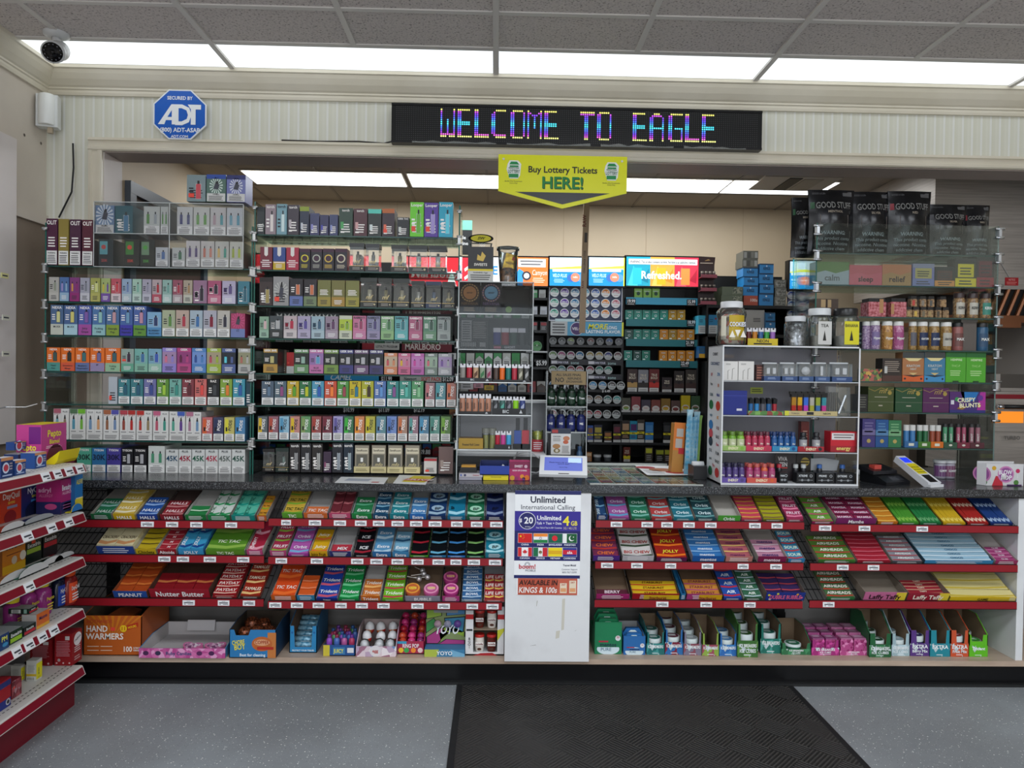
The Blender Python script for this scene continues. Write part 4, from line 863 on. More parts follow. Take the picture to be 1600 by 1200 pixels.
for i in range(5):
 q=MB();n_=7;q.lathe([(.0,-.022),(.02,-.018),(.03,-.006),(.03,.006),(.02,.018),(0,.022)],0,0,m_foil('copper_mesh','3a1e14','8a4a2c',.5,120)if i==0 else bpy.data.materials['copper_mesh'],10)
 tag(q.mk('scouring_pad',None,(b0.x+.045+.05*(i%3)+.01*(i//3),b0.y+.06+.05*(i//3),BZ+.085+.015*(i//3)+.006*(i%2)),(.3*i,.2,0)),f'brown copper scouring pad, {ORD[i+1]} of five showing in the blue and orange box','scouring pad','scouring pads in the box')
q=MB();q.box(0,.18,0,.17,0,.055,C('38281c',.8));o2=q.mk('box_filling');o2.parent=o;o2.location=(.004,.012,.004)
def d_bl(q,w,h):q.text('PROTECT YOUR TISSUES',w*.5,h*.06,h*.06,C('d8e8f0'),2,wm=w*.8);q.disc(w*.1,h*.75,w*.04,C('1c5a94'),2,10);q.disc(w*.9,h*.75,w*.04,C('1c5a94'),2,10)
o,w_,h_=ubox(452,495,1020,978,.2,'2a80b4','6a5240','light blue open box of tissue packets','box',d_bl,notch=(.16,.84,.22),backh=.15,sidec='245a80')
b0=o.location
for i in range(6):
 q=MB();q.rod((.008,0,0),(w_-.01,0,0),.014,m_foil('blue_film','4a88a8','98c4d8',.2,80)if i==0 else bpy.data.materials['blue_film'],10);q.top(.0145,.0,-.006);q.text('Tissues',w_/2,0,.008,C('d8ecf4'),1,wm=w_*.5)
 tag(q.mk('tissue_packet',None,(b0.x,b0.y+.03+.028*i,BZ+.024+.013*i)),f'blue tissue packet, {ORD[i+1]} from the front in the light blue box','tissue packet','tissue packets in the blue box')
 # little bottles with caps in a blue / yellow tray
def bottle(x,y,z,r,h,body,capc,label,group=None,cat='bottle',neck=.45,lab=None,labt=None,caph=.16,name='bottle',shoulder=.74,mat=None,ltc='f0f0f0',rot=(0,0,0),seg=14):
 t=root(name,label,cat,(x,y,z),rot,group);bm=mat or C(body,.2)
 q=MB();q.lathe([(r*.9,0),(r,h*.03),(r,h*shoulder*.88),(r*.92,h*shoulder),(r*neck,h*(1-caph)),(r*neck,h*(1-caph*.7))],0,0,bm,seg);q.mk('body',t)
 q=MB();cr=r*neck*1.25;q.lathe([(cr,h*(1-caph)),(cr,h*.985),(cr*.9,h)],0,0,C(capc,.35),seg);q.mk('cap',t)
 if lab:
  q=MB();n_=seg;z0_,z1_=h*.12,h*shoulder*.82;rr=r*1.012;aa=[PI*(1.5)+PI*.62*(k/8-.5)*2*.8 for k in range(9)]
  v=[(rr*math.cos(a),rr*math.sin(a),zz)for zz in(z0_,z1_)for a in aa];q.add(v,[(k,k+1,10+k,9+k)for k in range(8)],C(lab,.4))
  if labt:
   q.front(-rr*1.004);q.text(labt,0,(z0_+z1_)/2-.003,min(r*.5,.01),C(ltc),1,wm=r*1.3)
  q.mk('label_sticker',t)
 return t
def d_sp(q,w,h):q.rect(0,0,w*.2,h,C('c8b83c'),1);q.rect(w*.3,h*.15,w*.68,h*.8,C('3a78a8'),2);q.text('JUICY',w*.48,h*.3,h*.35,C('e8e040'),3,wm=w*.3);q.rect(w*.75,h*.3,w*.95,h*.75,C('d8d8dc'),2)
o,w_,h_=ubox(505,555,1025,1008,.17,'24508c','8a8078','blue and yellow tray holding small candy nursing bottles','tray',d_sp,backh=.035,name='display_tray')
b0=o.location;nb=0
for r_ in range(4):
 for c_ in range(4 if r_%2==0 else 3):
  nb+=1;cc=['8a4ab0','a83a5c','4a6ab0','5a9a6a','b05a94'][(r_*3+c_*2)%5]
  bottle(b0.x+.018+c_*.031+(.014 if r_%2 else 0),b0.y+.03+r_*.036,BZ+.0042,.0125,.075+.0*r_,cc,['5a2a80','802040','204a80'][(r_+c_)%3],f'small {cname(cc)} candy bottle, number {nb} from the front of the blue and yellow tray','candy bottles in the tray',neck=.5,mat=C(cc,.15))
  # chocolate egg tray: clear domes
def d_egg(q,w,h):q.rect(0,0,w,h,conf(['d8c8d0','b8a0b8','e8e0e4','9a6a80','6a90b8'],45));q.disc(w*.48,h*.55,h*.55,C('d8d4d8'),2,14);q.text('egg',w*.48,h*.42,h*.3,C('b03028'),3)
o,w_,h_=ubox(556,619,1026,1010,.17,'b8a0b0','9a8a88','tray of foil wrapped chocolate eggs in clear bubbles','tray',d_egg,backh=.1,name='display_tray')
b0=o.location;k=0
for r_ in range(3):
 for c_ in range(3):
  k+=1;t=root('chocolate_egg',f'red and white chocolate egg, {ORD[k]} counted from the front of the egg tray','chocolate egg',(b0.x+.032+c_*.052,b0.y+.035+r_*.05,BZ+.006+.02*r_),(random.uniform(-.2,.2),random.uniform(-.2,.2),0),'chocolate eggs')
  q=MB();q.lathe([(0,0),(.012,.003),(.0185,.012),(.02,.022)],0,0,C('b82c28',.25),14);q.mk('foil_bottom',t)
  q=MB();q.lathe([(.02,.022),(.0185,.036),(.0125,.048),(0,.053)],0,0,C('d8d8da',.25),14);q.mk('foil_top',t)
  q=MB();q.front(-.0206);q.text('EGG',0,.014,.009,C('e8a040'),1,wm=.022);q.mk('print',t)
  if r_==0:
   q=MB();q.lathe([(.025,0),(.0255,.03),(.016,.052),(0,.058)],0,0,BLIST,14);q.mk('clear_dome',t)
def d_ring(q,w,h):q.text('RING POP',w*.5,h*.5,h*.3,C('e8e0e4'),2,wm=w*.6);[q.disc(w*a,h*.3,h*.2,C(c),2,12)for a,c in((.15,'e8c030'),(.35,'3aa050'),(.6,'e88a30'),(.85,'e8c8c8'))];q.rect(0,h*.8,w*.35,h,C('3a94b8'),2)
o,w_,h_=ubox(620,663,1022,1002,.18,'a02848','7a3040','magenta tray of wrapped ring lollipops','tray',d_ring,backh=.11,name='display_tray')
b0=o.location;k=0
for r_ in range(4):
 for c_ in range(3):
  k+=1;cc=['b82c5c','c83a78','a82030','b8442c','8c2c68'][(k*3)%5]
  t=root('ring_lollipop',f'{cname(cc)} wrapped ring lollipop, number {k} from the front of the magenta tray','lollipop',(b0.x+.022+c_*.034,b0.y+.03+r_*.038,BZ+.004+.016*r_),(-.3,.1*(c_-1),0),'ring lollipops in the tray')
  q=MB();q.lathe([(.008,0),(.015,.01),(.016,.045),(.009,.05)],0,0,C(cc,.2),10);q.mk('wrapper',t)
  q=MB();q.lathe([(.009,.05),(.018,.056),(.012,.07),(0,.074)],0,0,C(cc,.1),8);q.mk('candy_gem',t)
  # YOYO box: slanted graphic board
a=basepos(663,1026);X1=at(726,1026,a.y).x;w_=X1-a.x;t=root('candy_display','green, white and magenta graffiti patterned toy candy display box','display box',(a.x,a.y,BZ))
q=MB();q.box(0,w_,0,.14,0,.03,C('3a78a0'));q.front(0);q.text('YOYO',w_*.5,.007,.016,C('e8ecf0'),2,wm=w_*.4);q.pol([(0,0),(w_*.3,0),(w_*.36,.03),(0,.03)],C('a8b848'),1);q.pol([(w_*.7,0),(w_,0),(w_,.012),(w_*.65,.03)],C('70a8c8'),1);q.mk('tray_front',t)
q=MB();H_=.15;q.box(0,w_,.06,.063,.03,.03+H_,C('7c8a5a'));q.front(.06,0,.03)
for pts,c_ in(([(0,0),(.3,0),(.6,.35),(.4,.5),(0,.2)],'a03a78'),([(.3,0),(1,0),(1,.12),(.5,.15)],'a03a78'),([(0,.3),(.3,.55),(.2,.75),(0,.6)],'3c8a48'),([(.35,.05),(.6,.4),(1,.2),(1,.35),(.55,.6),(.3,.3)],'88a838'),([(.5,.35),(.95,.3),(1,.8),(.45,.75)],'3c84a8'),([(0,.7),(.4,.8),(.4,1),(0,1)],'8aa83c'),([(.5,.8),(1,.85),(1,1),(.5,1)],'4a80b0')):
 q.pol([(x*w_,z*H_)for x,z in pts],C('101014'),1);cx=sum(p[0]for p in pts)/len(pts);cz=sum(p[1]for p in pts)/len(pts);q.pol([((cx+(x-cx)*.9)*w_,(cz+(z-cz)*.86)*H_)for x,z in pts],C(c_),2)
q.text('YOYO',w_*.52,H_*.3,H_*.25,C('e0e4e8'),3,wm=w_*.6,shear=.3);q.mk('graphic_board',t)
q=MB();q.ext([(w_*.2,.165),(w_*.8,.165),(w_*.83,.2),(w_*.7,.225),(w_*.3,.228),(w_*.17,.2)],.055,.0585,C('8a8c90'));q.front(.055);q.text('YoYo',w_*.5,.178,.032,C('f0f0f2'),2,wm=w_*.55);q.mk('header',t)
for i,px in enumerate((.3,.55,.8)):
 q=MB();q.rod((w_*px,.045,.12),(w_*px,.055,.12),.015,C(['b89aa8','9a9ab0','6a4a98'][i],.3),14);q.mk('yoyo_toy',t)
 # hazelnut snack display
a=basepos(727,1024);X1=at(787,1024,a.y).x;w_=X1-a.x;Hd=.205
t=root('snack_display','white two level display box of hazelnut snack cups beside the white panel','display box',(a.x,a.y,BZ))
q=MB();WB=C('d6d6d8',.45);q.box(0,w_,.0,.16,0,.006,WB);q.box(0,w_*.2,0,.003,0,Hd,WB);q.box(w_*.83,w_,0,.003,0,Hd,WB);q.box(0,.002,.003,.16,0,Hd,WB);q.box(w_-.002,w_,.003,.16,0,Hd,WB);q.box(0,w_,.157,.16,0,Hd,C('8a7a68'));q.box(.002,w_-.002,.003,.157,.105,.108,C('8a7a68'));q.box(w_*.2,w_*.83,0,.003,.0,.014,WB)
q.front(0);q.rect(0,Hd*.74,w_*.2,Hd*.84,C('b82024'));q.rect(w_*.83,Hd*.74,w_,Hd*.84,C('b82024'));q.rect(w_*.02,Hd*.5,w_*.18,Hd*.54,C('2a2a2c'));q.pol([(w_*.83,Hd*.3),(w_,Hd*.5),(w_,Hd*.56),(w_*.83,Hd*.52)],C('c8c838'));[q.text(ch,w_*.1,Hd*(.32-.06*i),Hd*.05,C('1c1c1e'),1)for i,ch in enumerate('&GO!')];q.pol([(w_*.2,0),(w_*.83,0),(w_*.7,.012),(w_*.4,.01)],C('a02028'),2);q.mk('carton',t)
for r_ in range(2):
 for c_ in range(2):
  tt=root('snack_cup',f'red lidded hazelnut snack cup, {["lower", "upper"][r_]} level, {["corner", "panel"][c_]} side of the white display','snack cup',(a.x+w_*(.36+.32*c_),a.y+.035,BZ+(.007 if r_==0 else .109)),(0,0,0),'hazelnut snack cups')
  q=MB();q.lathe([(.017,0),(.021,.03),(.019,.062)],0,0,C('e0d8d0' if c_==r_ else '5a2018',.25),16);q.front(-.0225);q.rect(-.016,.028,.016,.044,C('e8e4e0'),1);q.text('nutella',0,.032,.009,C('6a1418'),2,wm=.03);q.disc(0,.015,.009,C('4a2414'),1,12,sq=.6);q.mk('cup',tt)
  q=MB();q.lathe([(.021,.062),(.022,.066),(.02,.072)],0,0,C('b82c28',.25),16);q.mk('lid',tt)
  # mint & gum tubs
def tub_box(no,px0,px1,pyb,ytop,front,capc,text,notch=(.12,.88,.45),sub='',D=.17,kind='mint',nb=3,inner='7a6650',backh=None,alt=None,openc=None,rows=None,group='cartons of mint and gum tubs'):
 def dr(q,w,h):
  q.rect(0,0,w,h*.5,conf([front,alt or front,front,'b8c8cc'],60),1)
  q.text(text,w*.5,h*.3,h*.14,C('eef2f4'),3,wm=w*.86)
  if sub:q.text(sub,w*.5,h*.14,h*.11,C('e0e8ec'),3,wm=w*.8)
  q.lines(w*.3,w*.7,h*.04,h*.1,1,C('d8e0e4'),2)
 o,w,h=ubox(px0,px1,pyb,ytop,D,front,inner,f'{cname(front)} open carton of {kind} tubs, {ORD[no]} along the bottom deck beyond the white panel','carton',dr,notch,name='tub_carton',backh=backh or None,group=group)
 b0=o.location;r_=min(w*.42,.034)
 for i in range(nb):
  if capc is None:break
  tt=root('mint_tub' if kind=='mint' else 'gum_tub',f'round {cname(capc)} {kind} tub, {["front", "middle", "rear"][i]} one in the {ORD[no]} bottom carton','tub',(b0.x+w/2,b0.y+.006+r_+i*(r_*2.02),BZ+.0042),group='round tubs in the bottom cartons')
  hh=h*(.62+.16*i)if nb>1 else h*.7
  q=MB();q.lathe([(r_*.95,0),(r_,.004),(r_,hh*.7)],0,0,C(capc,.3),18);q.mk('body',tt)
  q=MB();q.lathe([(r_*1.02,hh*.7),(r_*1.02,hh*.96),(r_*.95,hh)],0,0,C('c8d4d4' if i<2 else 'b0bcbc',.3),18);q.top(hh+.0002);q.disc(0,0,r_*.85,C(capc,.3),1,18);q.lines(-r_*.5,r_*.5,-r_*.3,r_*.3,2,C('e8eeee'),2);q.mk('lid',tt)
def pouch_box(no,px0,px1,pyb,ytop,c1,back,n=3):
 def dr(q,w,h):
  q.rect(0,0,w,h,C(c1),1);q.disc(w*.5,h*.16,w*.42,C('c8dce4'),2,20,sq=.5);q.rect(w*.02,h*.22,w*.98,h*.36,C(c1),3);q.text('mentos',w*.5,h*.24,h*.12,C('16203c'),4,wm=w*.86);q.text('PURE',w*.42,h*.1,h*.1,C('38607c'),4,wm=w*.5,bold=0);q.rect(w*.15,h*.37,w*.5,h*.42,C('a82c40'),3);q.disc(w*.86,h*.5,w*.1,C('d8dce0'),3,12);q.text('50',w*.86,h*.5,h*.06,C('b02038'),4)
 o,w,h=ubox(px0,px1,pyb,ytop+(28 if back else 6),.17,c1,'a8aaac' if back else c1,f'{cname(c1)} carton of gum pouches, {ORD[no]} along the bottom deck beyond the white panel','carton',dr,name='pouch_carton',backh=(at(px0,ytop,3.2).z-BZ),group='gum pouch cartons')
 b0=o.location
 for i in range(n):
  hh=h*(1.05+.0*i)+.012*i;q=MB();q.ext([(.004,0),(w-.004,0),(w-.006,hh*.8),(w*.8,hh),(w*.2,hh),(.006,hh*.8)],0,.02,C(c1,.2));q.front(0);q.pol([(w*.25,hh*.8),(w*.75,hh*.8),(w*.6,hh*.92),(w*.4,hh*.92)],C('d8e8e4'),1);q.text('PURE',w*.5,hh*.6,.02,C('e0eeee'),1,wm=w*.6)
  tag(q.mk('gum_pouch',None,(b0.x,b0.y+.01+.03*i,BZ+.004)),f'{cname(c1)} gum pouch, {["front", "middle", "rear"][i]} one in the {ORD[no]} bottom carton','pouch','gum pouches in the bottom cartons')
pouch_box(1,929,971,1022,966,'1d7a50',False);pouch_box(2,974,1008,1023,966,'2a68a8',True,2)
TB='ICE BREAKERS'
tub_box(3,1010,1038,1023,988,'1a6a6a','1d6a60',TB,alt='3a8a88',nb=2,backh=.12)
tub_box(4,1039,1067,1023,984,'2a6aa8','5a1c34',TB,alt='7a2038',nb=3,backh=.13)
tub_box(5,1068,1096,1024,988,'7a7488','9aa4a8',TB,alt='884a58',nb=3,backh=.125)
tub_box(6,1097,1123,1025,990,'8aa848',None,TB,alt='9a4a5c',nb=0,backh=.12)
tub_box(7,1124,1151,1025,990,'2a68b0','4a84b8',TB,alt='3c80c0',nb=2,backh=.11)
tub_box(8,1152,1184,1027,975,'3a6a30','2a5020',TB,sub='ICE CUBES',alt='5a8a40',nb=3,backh=.17)
tub_box(9,1188,1220,1021,975,'1a6e62','1c6a5c',TB,alt='4a9a90',nb=3,backh=.14)
tub_box(10,1221,1267,1023,1005,'2a6a44','2a6a50',TB,sub='ICE CUBES',alt='3f8a5c',nb=1,backh=.1)
def cube_box(no,px0,px1,pyb,ytop,c1,label_rows=((3,2),),alt='c84a98'):
 tub_box(no,px0,px1,pyb,ytop,c1,None,TB,sub='ICE CUBES',alt=alt,nb=0,backh=.04)
 a=basepos(px0,pyb);X1=at(px1,pyb,a.y).x;w=X1-a.x;r_=w/4.1;k=0
 for yy in range(3):
  for xx in range(2):
   k+=1;tt=root('gum_cube_pack',f'{cname(c1)} cube shaped gum pack, {ORD[k]} counted from the front of the {ORD[no]} bottom carton','gum pack',(a.x+w*(.26+.48*xx),a.y+.03+yy*.045,BZ+.004),group='cube shaped gum packs')
   hh=.062+.008*yy;q=MB();q.lathe([(r_*1.2,0),(r_*1.3,hh*.1),(r_*1.3,hh*.9),(r_*1.2,hh)],0,0,conf([c1,alt,'8a1c5c',c1],110),4,a0=PI/4,smooth=False);q.mk('body',tt)
   q=MB();q.box(-r_*.85,r_*.85,-r_*.85,r_*.85,hh,hh+.006,C('a8688c' if c1!='9c2c74' else '8a4a74',.3));q.top(hh+.006);q.lines(-r_*.6,r_*.6,-r_*.4,r_*.4,2,C('d8c0d0'),1);q.mk('lid',tt)
cube_box(11,1268,1311,1024,1000,'9c2c74');cube_box(12,1312,1356,1024,1010,'b04a84',alt='d884b4')
tub_box(13,1358,1392,1027,990,'1d5a34','1c4a30',TB,sub='ICE CUBES',alt='3a8050',nb=3,backh=.17,notch=(.25,.8,.55))
tub_box(14,1393,1421,1025,990,'9ab4bc','a0bcc4',TB,sub='ICE CUBES',alt='b8d0d8',nb=3,backh=.17,notch=(.2,.8,.5))
tub_box(15,1422,1452,1025,985,'54347c','2c2c60','EXTRA',sub='Berry Mix',alt='54347c',nb=1,backh=.17,kind='gum',notch=(.3,.8,.45))
tub_box(16,1453,1484,1026,985,'1f8494',None,'EXTRA',alt='1f8494',nb=0,backh=.17,kind='gum',notch=(.3,.82,.42))
tub_box(17,1485,1513,1026,985,'c4502e','8c2c34','EXTRA',sub='Fruit Mix',alt='c4502e',nb=1,backh=.17,kind='gum',notch=(.3,.8,.45))
tub_box(18,1514,1543,1026,992,'5cb420','3a9a38','Trident',alt='5cb420',nb=3,backh=.16,kind='gum',notch=(.1,.75,.7))
# ================================================================ floor mat
a,b_,c_,d_=atz(718,1077,0),atz(1240,1079,0),atz(1345,1200,0),atz(703,1200,0)
x0,x1=(a.x+d_.x)/2,b_.x;y1=CF+.0;
q=MB();q.box(x0+.012,x1-.012,.9,y1,0,.006,MATM);mt=q.mk('rubber_mat');
q=MB();BD=C('17181a',.6);q.box(x0-.012,x0+.012,.88,y1+.01,0,.004,BD);q.box(x1-.012,x1+.012,.88,y1+.01,0,.004,BD);q.box(x0,x1,.88,.9,0,.004,BD);e=q.mk('border');e.parent=mt
tag(mt,'black ribbed rubber mat lying on the floor before the counter','floor mat')
# ================================================================ PACKAGED BOXES
def face(q,w,h,code,c1,c2,c3,t1='',t2='',seed=0):
 """front printing: W white warning panel, B lower colour band, T upper band, D device, P pair of devices, G ring, S burst, L lines, Q big middle text, N notch, V vertical text"""
 rn=random.Random(seed);z0=0.;z1=h;dk=C('17181c',.4)
 lum=sum(int(c1[i:i+2],16)for i in(0,2,4));tc=C('ece8e4' if lum<400 else '1c2028')
 if 'W' in code:
  z0=h*.31;q.rect(w*.03,h*.015,w*.97,z0,C('dcdcda' if 'w' not in code else 'c8c8c6'),1);q.text('WARNING:',w/2,h*.245,h*.035,dk,2,wm=w*.7);q.lines(w*.1,w*.9,h*.04,h*.225,5,C('4a4a4c'),2,rn)
 if 'B' in code:
  z0=h*.36;q.rect(0,0,w,z0,C(c2),1)
  if t2:
   ws=t2.split('/');lb=sum(int(c2[i:i+2],16)for i in(0,2,4))
   for i,s_ in enumerate(ws):q.text(s_,w/2,z0*(.55-.32*i+.12*(len(ws)==1)),h*.065,C('1c2430' if lb>260 else 'e4e8ec'),2,wm=w*.8)
  else:q.lines(w*.2,w*.8,z0*.2,z0*.7,3,C('d8d8d8' if rn.random()<.5 else '2a2c34'),2,rn)
 if 'T' in code:q.rect(0,h*.84,w,h,C(c2),1);z1=h*.86
 zz=z1-z0
 if 'S' in code:
  for i in range(16):
   a=2*PI*i/16;b=a+.2;cx,cz=w*.5,z0+zz*.5;Rr=min(w*.48,zz*.45)
   q.pol([(cx,cz),(cx+Rr*math.cos(a),cz+Rr*math.sin(a)*1.25),(cx+Rr*math.cos(b),cz+Rr*math.sin(b)*1.25)],C(c3),1)
  q.pol([(w*.35,z0+zz*.3),(w*.6,z0+zz*.25),(w*.68,z0+zz*.6),(w*.45,z0+zz*.65)],C('3a3c48'),2);q.pol([(w*.45,z0+zz*.65),(w*.62,z0+zz*.62),(w*.6,z0+zz*.82),(w*.5,z0+zz*.8)],dk,2)
 if 'D' in code or 'P' in code:
  xs=(.62,)if 'D' in code else(.27,.73)
  for i,fx in enumerate(xs):
   cx=w*fx;dw=w*(.13 if 'D' in code else .09);za,zb_=z0+zz*.1,z0+zz*(.66 if 'D' in code else .6);col=C(c3 if i==0 or not c2 or 'P' not in code else c2,.3)
   q.rect(cx-dw*1.18,za-.001,cx+dw*1.18,zb_+.001,C('20242c')if 'K' in code else C('b8bcc0'),1)if 'P' not in code else None
   q.pol([(cx-dw,za),(cx+dw,za),(cx+dw,zb_*.97+za*.03),(cx+dw*.5,zb_),(cx-dw*.5,zb_),(cx-dw,zb_*.97+za*.03)],col,2);q.rect(cx-dw*.45,zb_,cx+dw*.45,zb_+zz*.12,dk,2)
  if 'D' in code:q.lines(w*.1,w*.4,z0+zz*.2,z0+zz*.55,3,tc,2,rn)
 if 'C' in code:q.rect(w*.12,z0+zz*.25,w*.34,z0+zz*.5,C(c3),2);q.rect(w*.12,z0+zz*.1,w*.4,z0+zz*.16,tc,2)
 if 'A' in code:q.rect(w*.08,z0+zz*.42,w*.62,z0+zz*.92,C(c2),2);q.disc(w*.35,z0+zz*.7,w*.17,C(c3),3,7);q.text(t2,w*.4,z0+zz*.14,zz*.1,C(c3),3)
 if 'G' in code:Rr=min(w*.36,h*.3);q.ring(w/2,h*.55,Rr*.72,Rr,C(c3,.3,.6),2);q.disc(w/2,h*.55,Rr*.6,C(c2),2);q.lines(w*.15,w*.85,h*.1,h*.28,3,C(c3,.3,.5),2,rn)
 if 'N' in code:q.pol([(w*.35,h),(w*.65,h),(w*.65,h*.65),(w*.5,h*.58),(w*.35,h*.65)],C('d8d4d0'),2);q.rect(w*.05,h*.3,w*.95,h*.34,C('e8d8d8'),2)
 if 'V' in code:q.pol([(w*.05,z0),(w*.45,z0),(w*.4,z0+zz*.9),(w*.1,z0+zz*.9)],C(c3,.3),1);q.rect(w*.15,z0+zz*.15,w*.32,z0+zz*.4,C('16181c'),2);q.text(t2 or 'PODS',w*.73,z0+zz*.5,w*.3,tc,2,wm=zz*.8,rot=PI/2-.12)
 if 'L' in code:q.lines(w*.15,w*.85,z0+zz*.1,z0+zz*.45,4,tc,1,rn)
 if 'Q' in code:q.text(t2,w/2,z0+zz*.3,zz*.32,C(c3),3,wm=w*.92)
 if t1:q.text(t1,w/2,z1-h*(.125 if 'T' not in code else-.03),h*.085,tc if 'T' not in code else C('e8e8e8'),3,wm=w*.88)
 if 'R' in code:q.rect(w*.1,z0+zz*.15,w*.4,z0+zz*.3,C('e04838'),4)
BOXM={}
def carton(q,w,h,d,c1,code,c2,c3,t1,t2,seed):
 q.box(0,w,0,d,0,h,C(c1,.35));q.front(0);face(q,w,h,code,c1,c2,c3,t1,t2,seed)
def clearpack(q,w,h,d,c1,code,c2,c3,t1,t2,seed):
 """rigid clear blister: dark base and header, device in the window"""
 q.box(0,w,0,d,0,h*.2,C(c1,.3));q.box(0,w,0,d,h*.86,h,C(c1,.3));q.box(0,w,d-.002,d,h*.2,h*.86,C('5a5c5c' if 'O' not in code else c1))if 'O' in code else None
 q.box(w*.04,w*.96,.001,d-.001,h*.2,h*.86,BLIST,'tb')
 q.rod((w*.5,d*.4,h*.2),(w*.5,d*.4,h*.62),w*.13,C(c3,.25,.3),10);q.rod((w*.5,d*.4,h*.62),(w*.5,d*.4,h*.74),w*.08,C('28282c',.3),8)
 q.front(0);q.rect(0,h*.185,w,h*.2,C('c0a468',.3,.4),2);q.text('mf',w*.5,h*.28,h*.14,C('d8c48c' if 'O' not in code else 'f0f0ee'),3,shear=.3,wm=w*.6,bold=0);q.lines(w*.2,w*.8,h*.05,h*.15,2,C('9a948a'),2);q.disc(w*.85,h*.1,w*.06,C('b8ac88'),2,8)
KIND={'vape':('vape_box','box','vape box'),'clear':('device_pack','pack','clear device pack'),'cart':('cartridge_box','box','cartridge box')}
ROWC={}
def row(pl,Y,ref,items,org,sc,corner='the corner',depth=.14,kind='vape',cnt=None,place_words=None,lean=None):
 """a shelf row of packages; items = (x0, x1, ytop, code, c1, c2, c3, t1, t2)"""
 zs=at(org[0]+ref[0]/sc,org[1]+ref[1]/sc,Y).z+.001;n=len(items)
 for i,it in enumerate(items):
  x0,x1,yt,code,c1,c2,c3=it[:7];t1=it[7]if len(it)>7 else '';t2=it[8]if len(it)>8 else ''
  px0,px1=org[0]+x0/sc,org[0]+x1/sc;py=org[1]+yt/sc
  xa=at(px0,585,Y);yy=org[1]+ref[1]/sc;xm=(px0+px1)/2
  a=at(px0,yy,Y).x;b=at(px1,yy,Y).x;w=b-a-.0025;h=at(xm,py,Y).z-zs
  d=depth if 'c' not in code else .07
  fn=clearpack if 'c' in code else carton;kk='clear' if 'c' in code else kind
  if pl not in ROWC:ROWC[pl]=0
  ROWC[pl]+=1;no=ROWC[pl]
  key=(fn.__name__,round(w,3),round(h,3),round(d,3),c1,code,c2,c3,t1,t2)
  nm,cat,desc=KIND[kk]
  if key not in BOXM:
   q=MB();fn(q,w,h,d,c1,code,c2,c3,t1,t2,(i*7+len(c1))%97);BOXM[key]=q.mesh(nm)
  o=place(BOXM[key],nm,(a,Y+.001,zs),(0,0,0))
  c_=cname(c1 if 'c' not in code else c1);extra=''
  if 'W' in code:extra=' with white panel' if not(pl[4:7]in('bot','six','sev','thi'))else ''
  cc=cname(c2)if('B' in code and c2)else ''
  if cc and cc!=c_:desc2=f'{c_} and {cc} {desc}'
  else:desc2=f'{c_} {desc}{extra}'
  tag(o,f'{desc2}, {ORD[no]} from {corner} on {pl}',cat,f'{desc}es on {pl}' if cat=='box' else f'{desc}s on {pl}')
 return zs
CY=3.17;CD=.23
def glass_case(nm,label,x0,x1,shelf_refs,org,sc,ztop,rname,front=None,sides=True,panes=2,clips=True):
 zb=CZ;t=root(nm,label,'display case',((x0+x1)/2,CY,CZ));hw=(x1-x0)/2
 q=MB();
 for s_,x in((-1,-hw),(1,hw)):
  q=MB();q.box(x-.003,x+.003,0,CD,0,ztop-zb,GLASS,'f');q.box(x-.003,x+.003,-.0006,0,0,ztop-zb,EDGE);q.mk('side_pane',t)
 zsv=[]
 for r in shelf_refs:
  z=at(org[0]+r[0]/sc,org[1]+r[1]/sc,CY).z;zsv.append(z)
  q=MB();q.box(-hw+.004,hw-.004,0,CD,z-.006-zb,z-zb,SHELFG,'f');q.box(-hw+.004,hw-.004,-.0008,0,z-.006-zb,z-zb,C('12403a',.25));q.mk('glass_shelf',t)
 CL_=C('b4b6b6',.3,.7)
 for z in zsv+[ztop-.03]:
  for x in(-hw,hw):
   q=MB();q.rod((x-.011,-.008,z+.004-zb),(x+.011,-.008,z+.004-zb),.006,CL_,8);q.box(x-.006,x+.006,-.012,.01,z-.03-zb if z<ztop-.04 else z-.004-zb,z+.006-zb,CL_);q.rod((x-.014,-.008,z-.03-zb),(x+.014,-.008,z-.03-zb),.005,CL_,8)if z<ztop-.04 else None
   q.mk('pane_clip',t)
 return t
O1,O1b,O2,O2b,SC1=(50,260),(50,510),(385,290),(385,510),1600/350
xL1a,xL1b=at(71,500,CY).x,at(393,500,CY).x;xL2a,xL2b=at(397,500,CY).x,at(716,500,CY).x
# shelf reference rows (crop pixels of the upper crop; lower crop is offset by 250 px = 1142.9)
glass_case('glass_display_case','tall clear glass shelf case packed with vape boxes in the wall corner',xL1a,xL1b,[(800,719),(800,975),(800,1142.9+72),(800,1142.9+329),(800,1142.9+560),(800,1142.9+817)],O1,SC1,at(230,419,CY).z+.19,'corner')
glass_case('glass_display_case','tall clear glass shelf case of vape boxes and clear packs beside the acrylic stand',xL2a,xL2b,[(800,360),(800,612),(800,868),(800,1100),(800,1005.7+343),(800,1005.7+573),(800,1005.7+818)],O2,SC1,at(555,318,CY).z,'middle')
PA='the top shelf of the corner glass case'
f=lambda a,b,yt,*r:(a,b,yt)+r
row(PA,CY,(800,717),[(100,183,372,'WL','4a1f3a','','','OLIT'),(187,263,375,'WL','8a7a3a','','',''),(268,350,378,'WL','45233a','','','OLIT'),(356,436,381,'WL','52202f','','','OLIT')],O1,SC1)
PS=['the {} shelf of the corner glass case'.format(s)for s in('top','second','third','fourth','fifth','sixth','bottom')]
PM=['the {} shelf of the middle glass case'.format(s)for s in('top','second','third','fourth','fifth','sixth','seventh','bottom')]
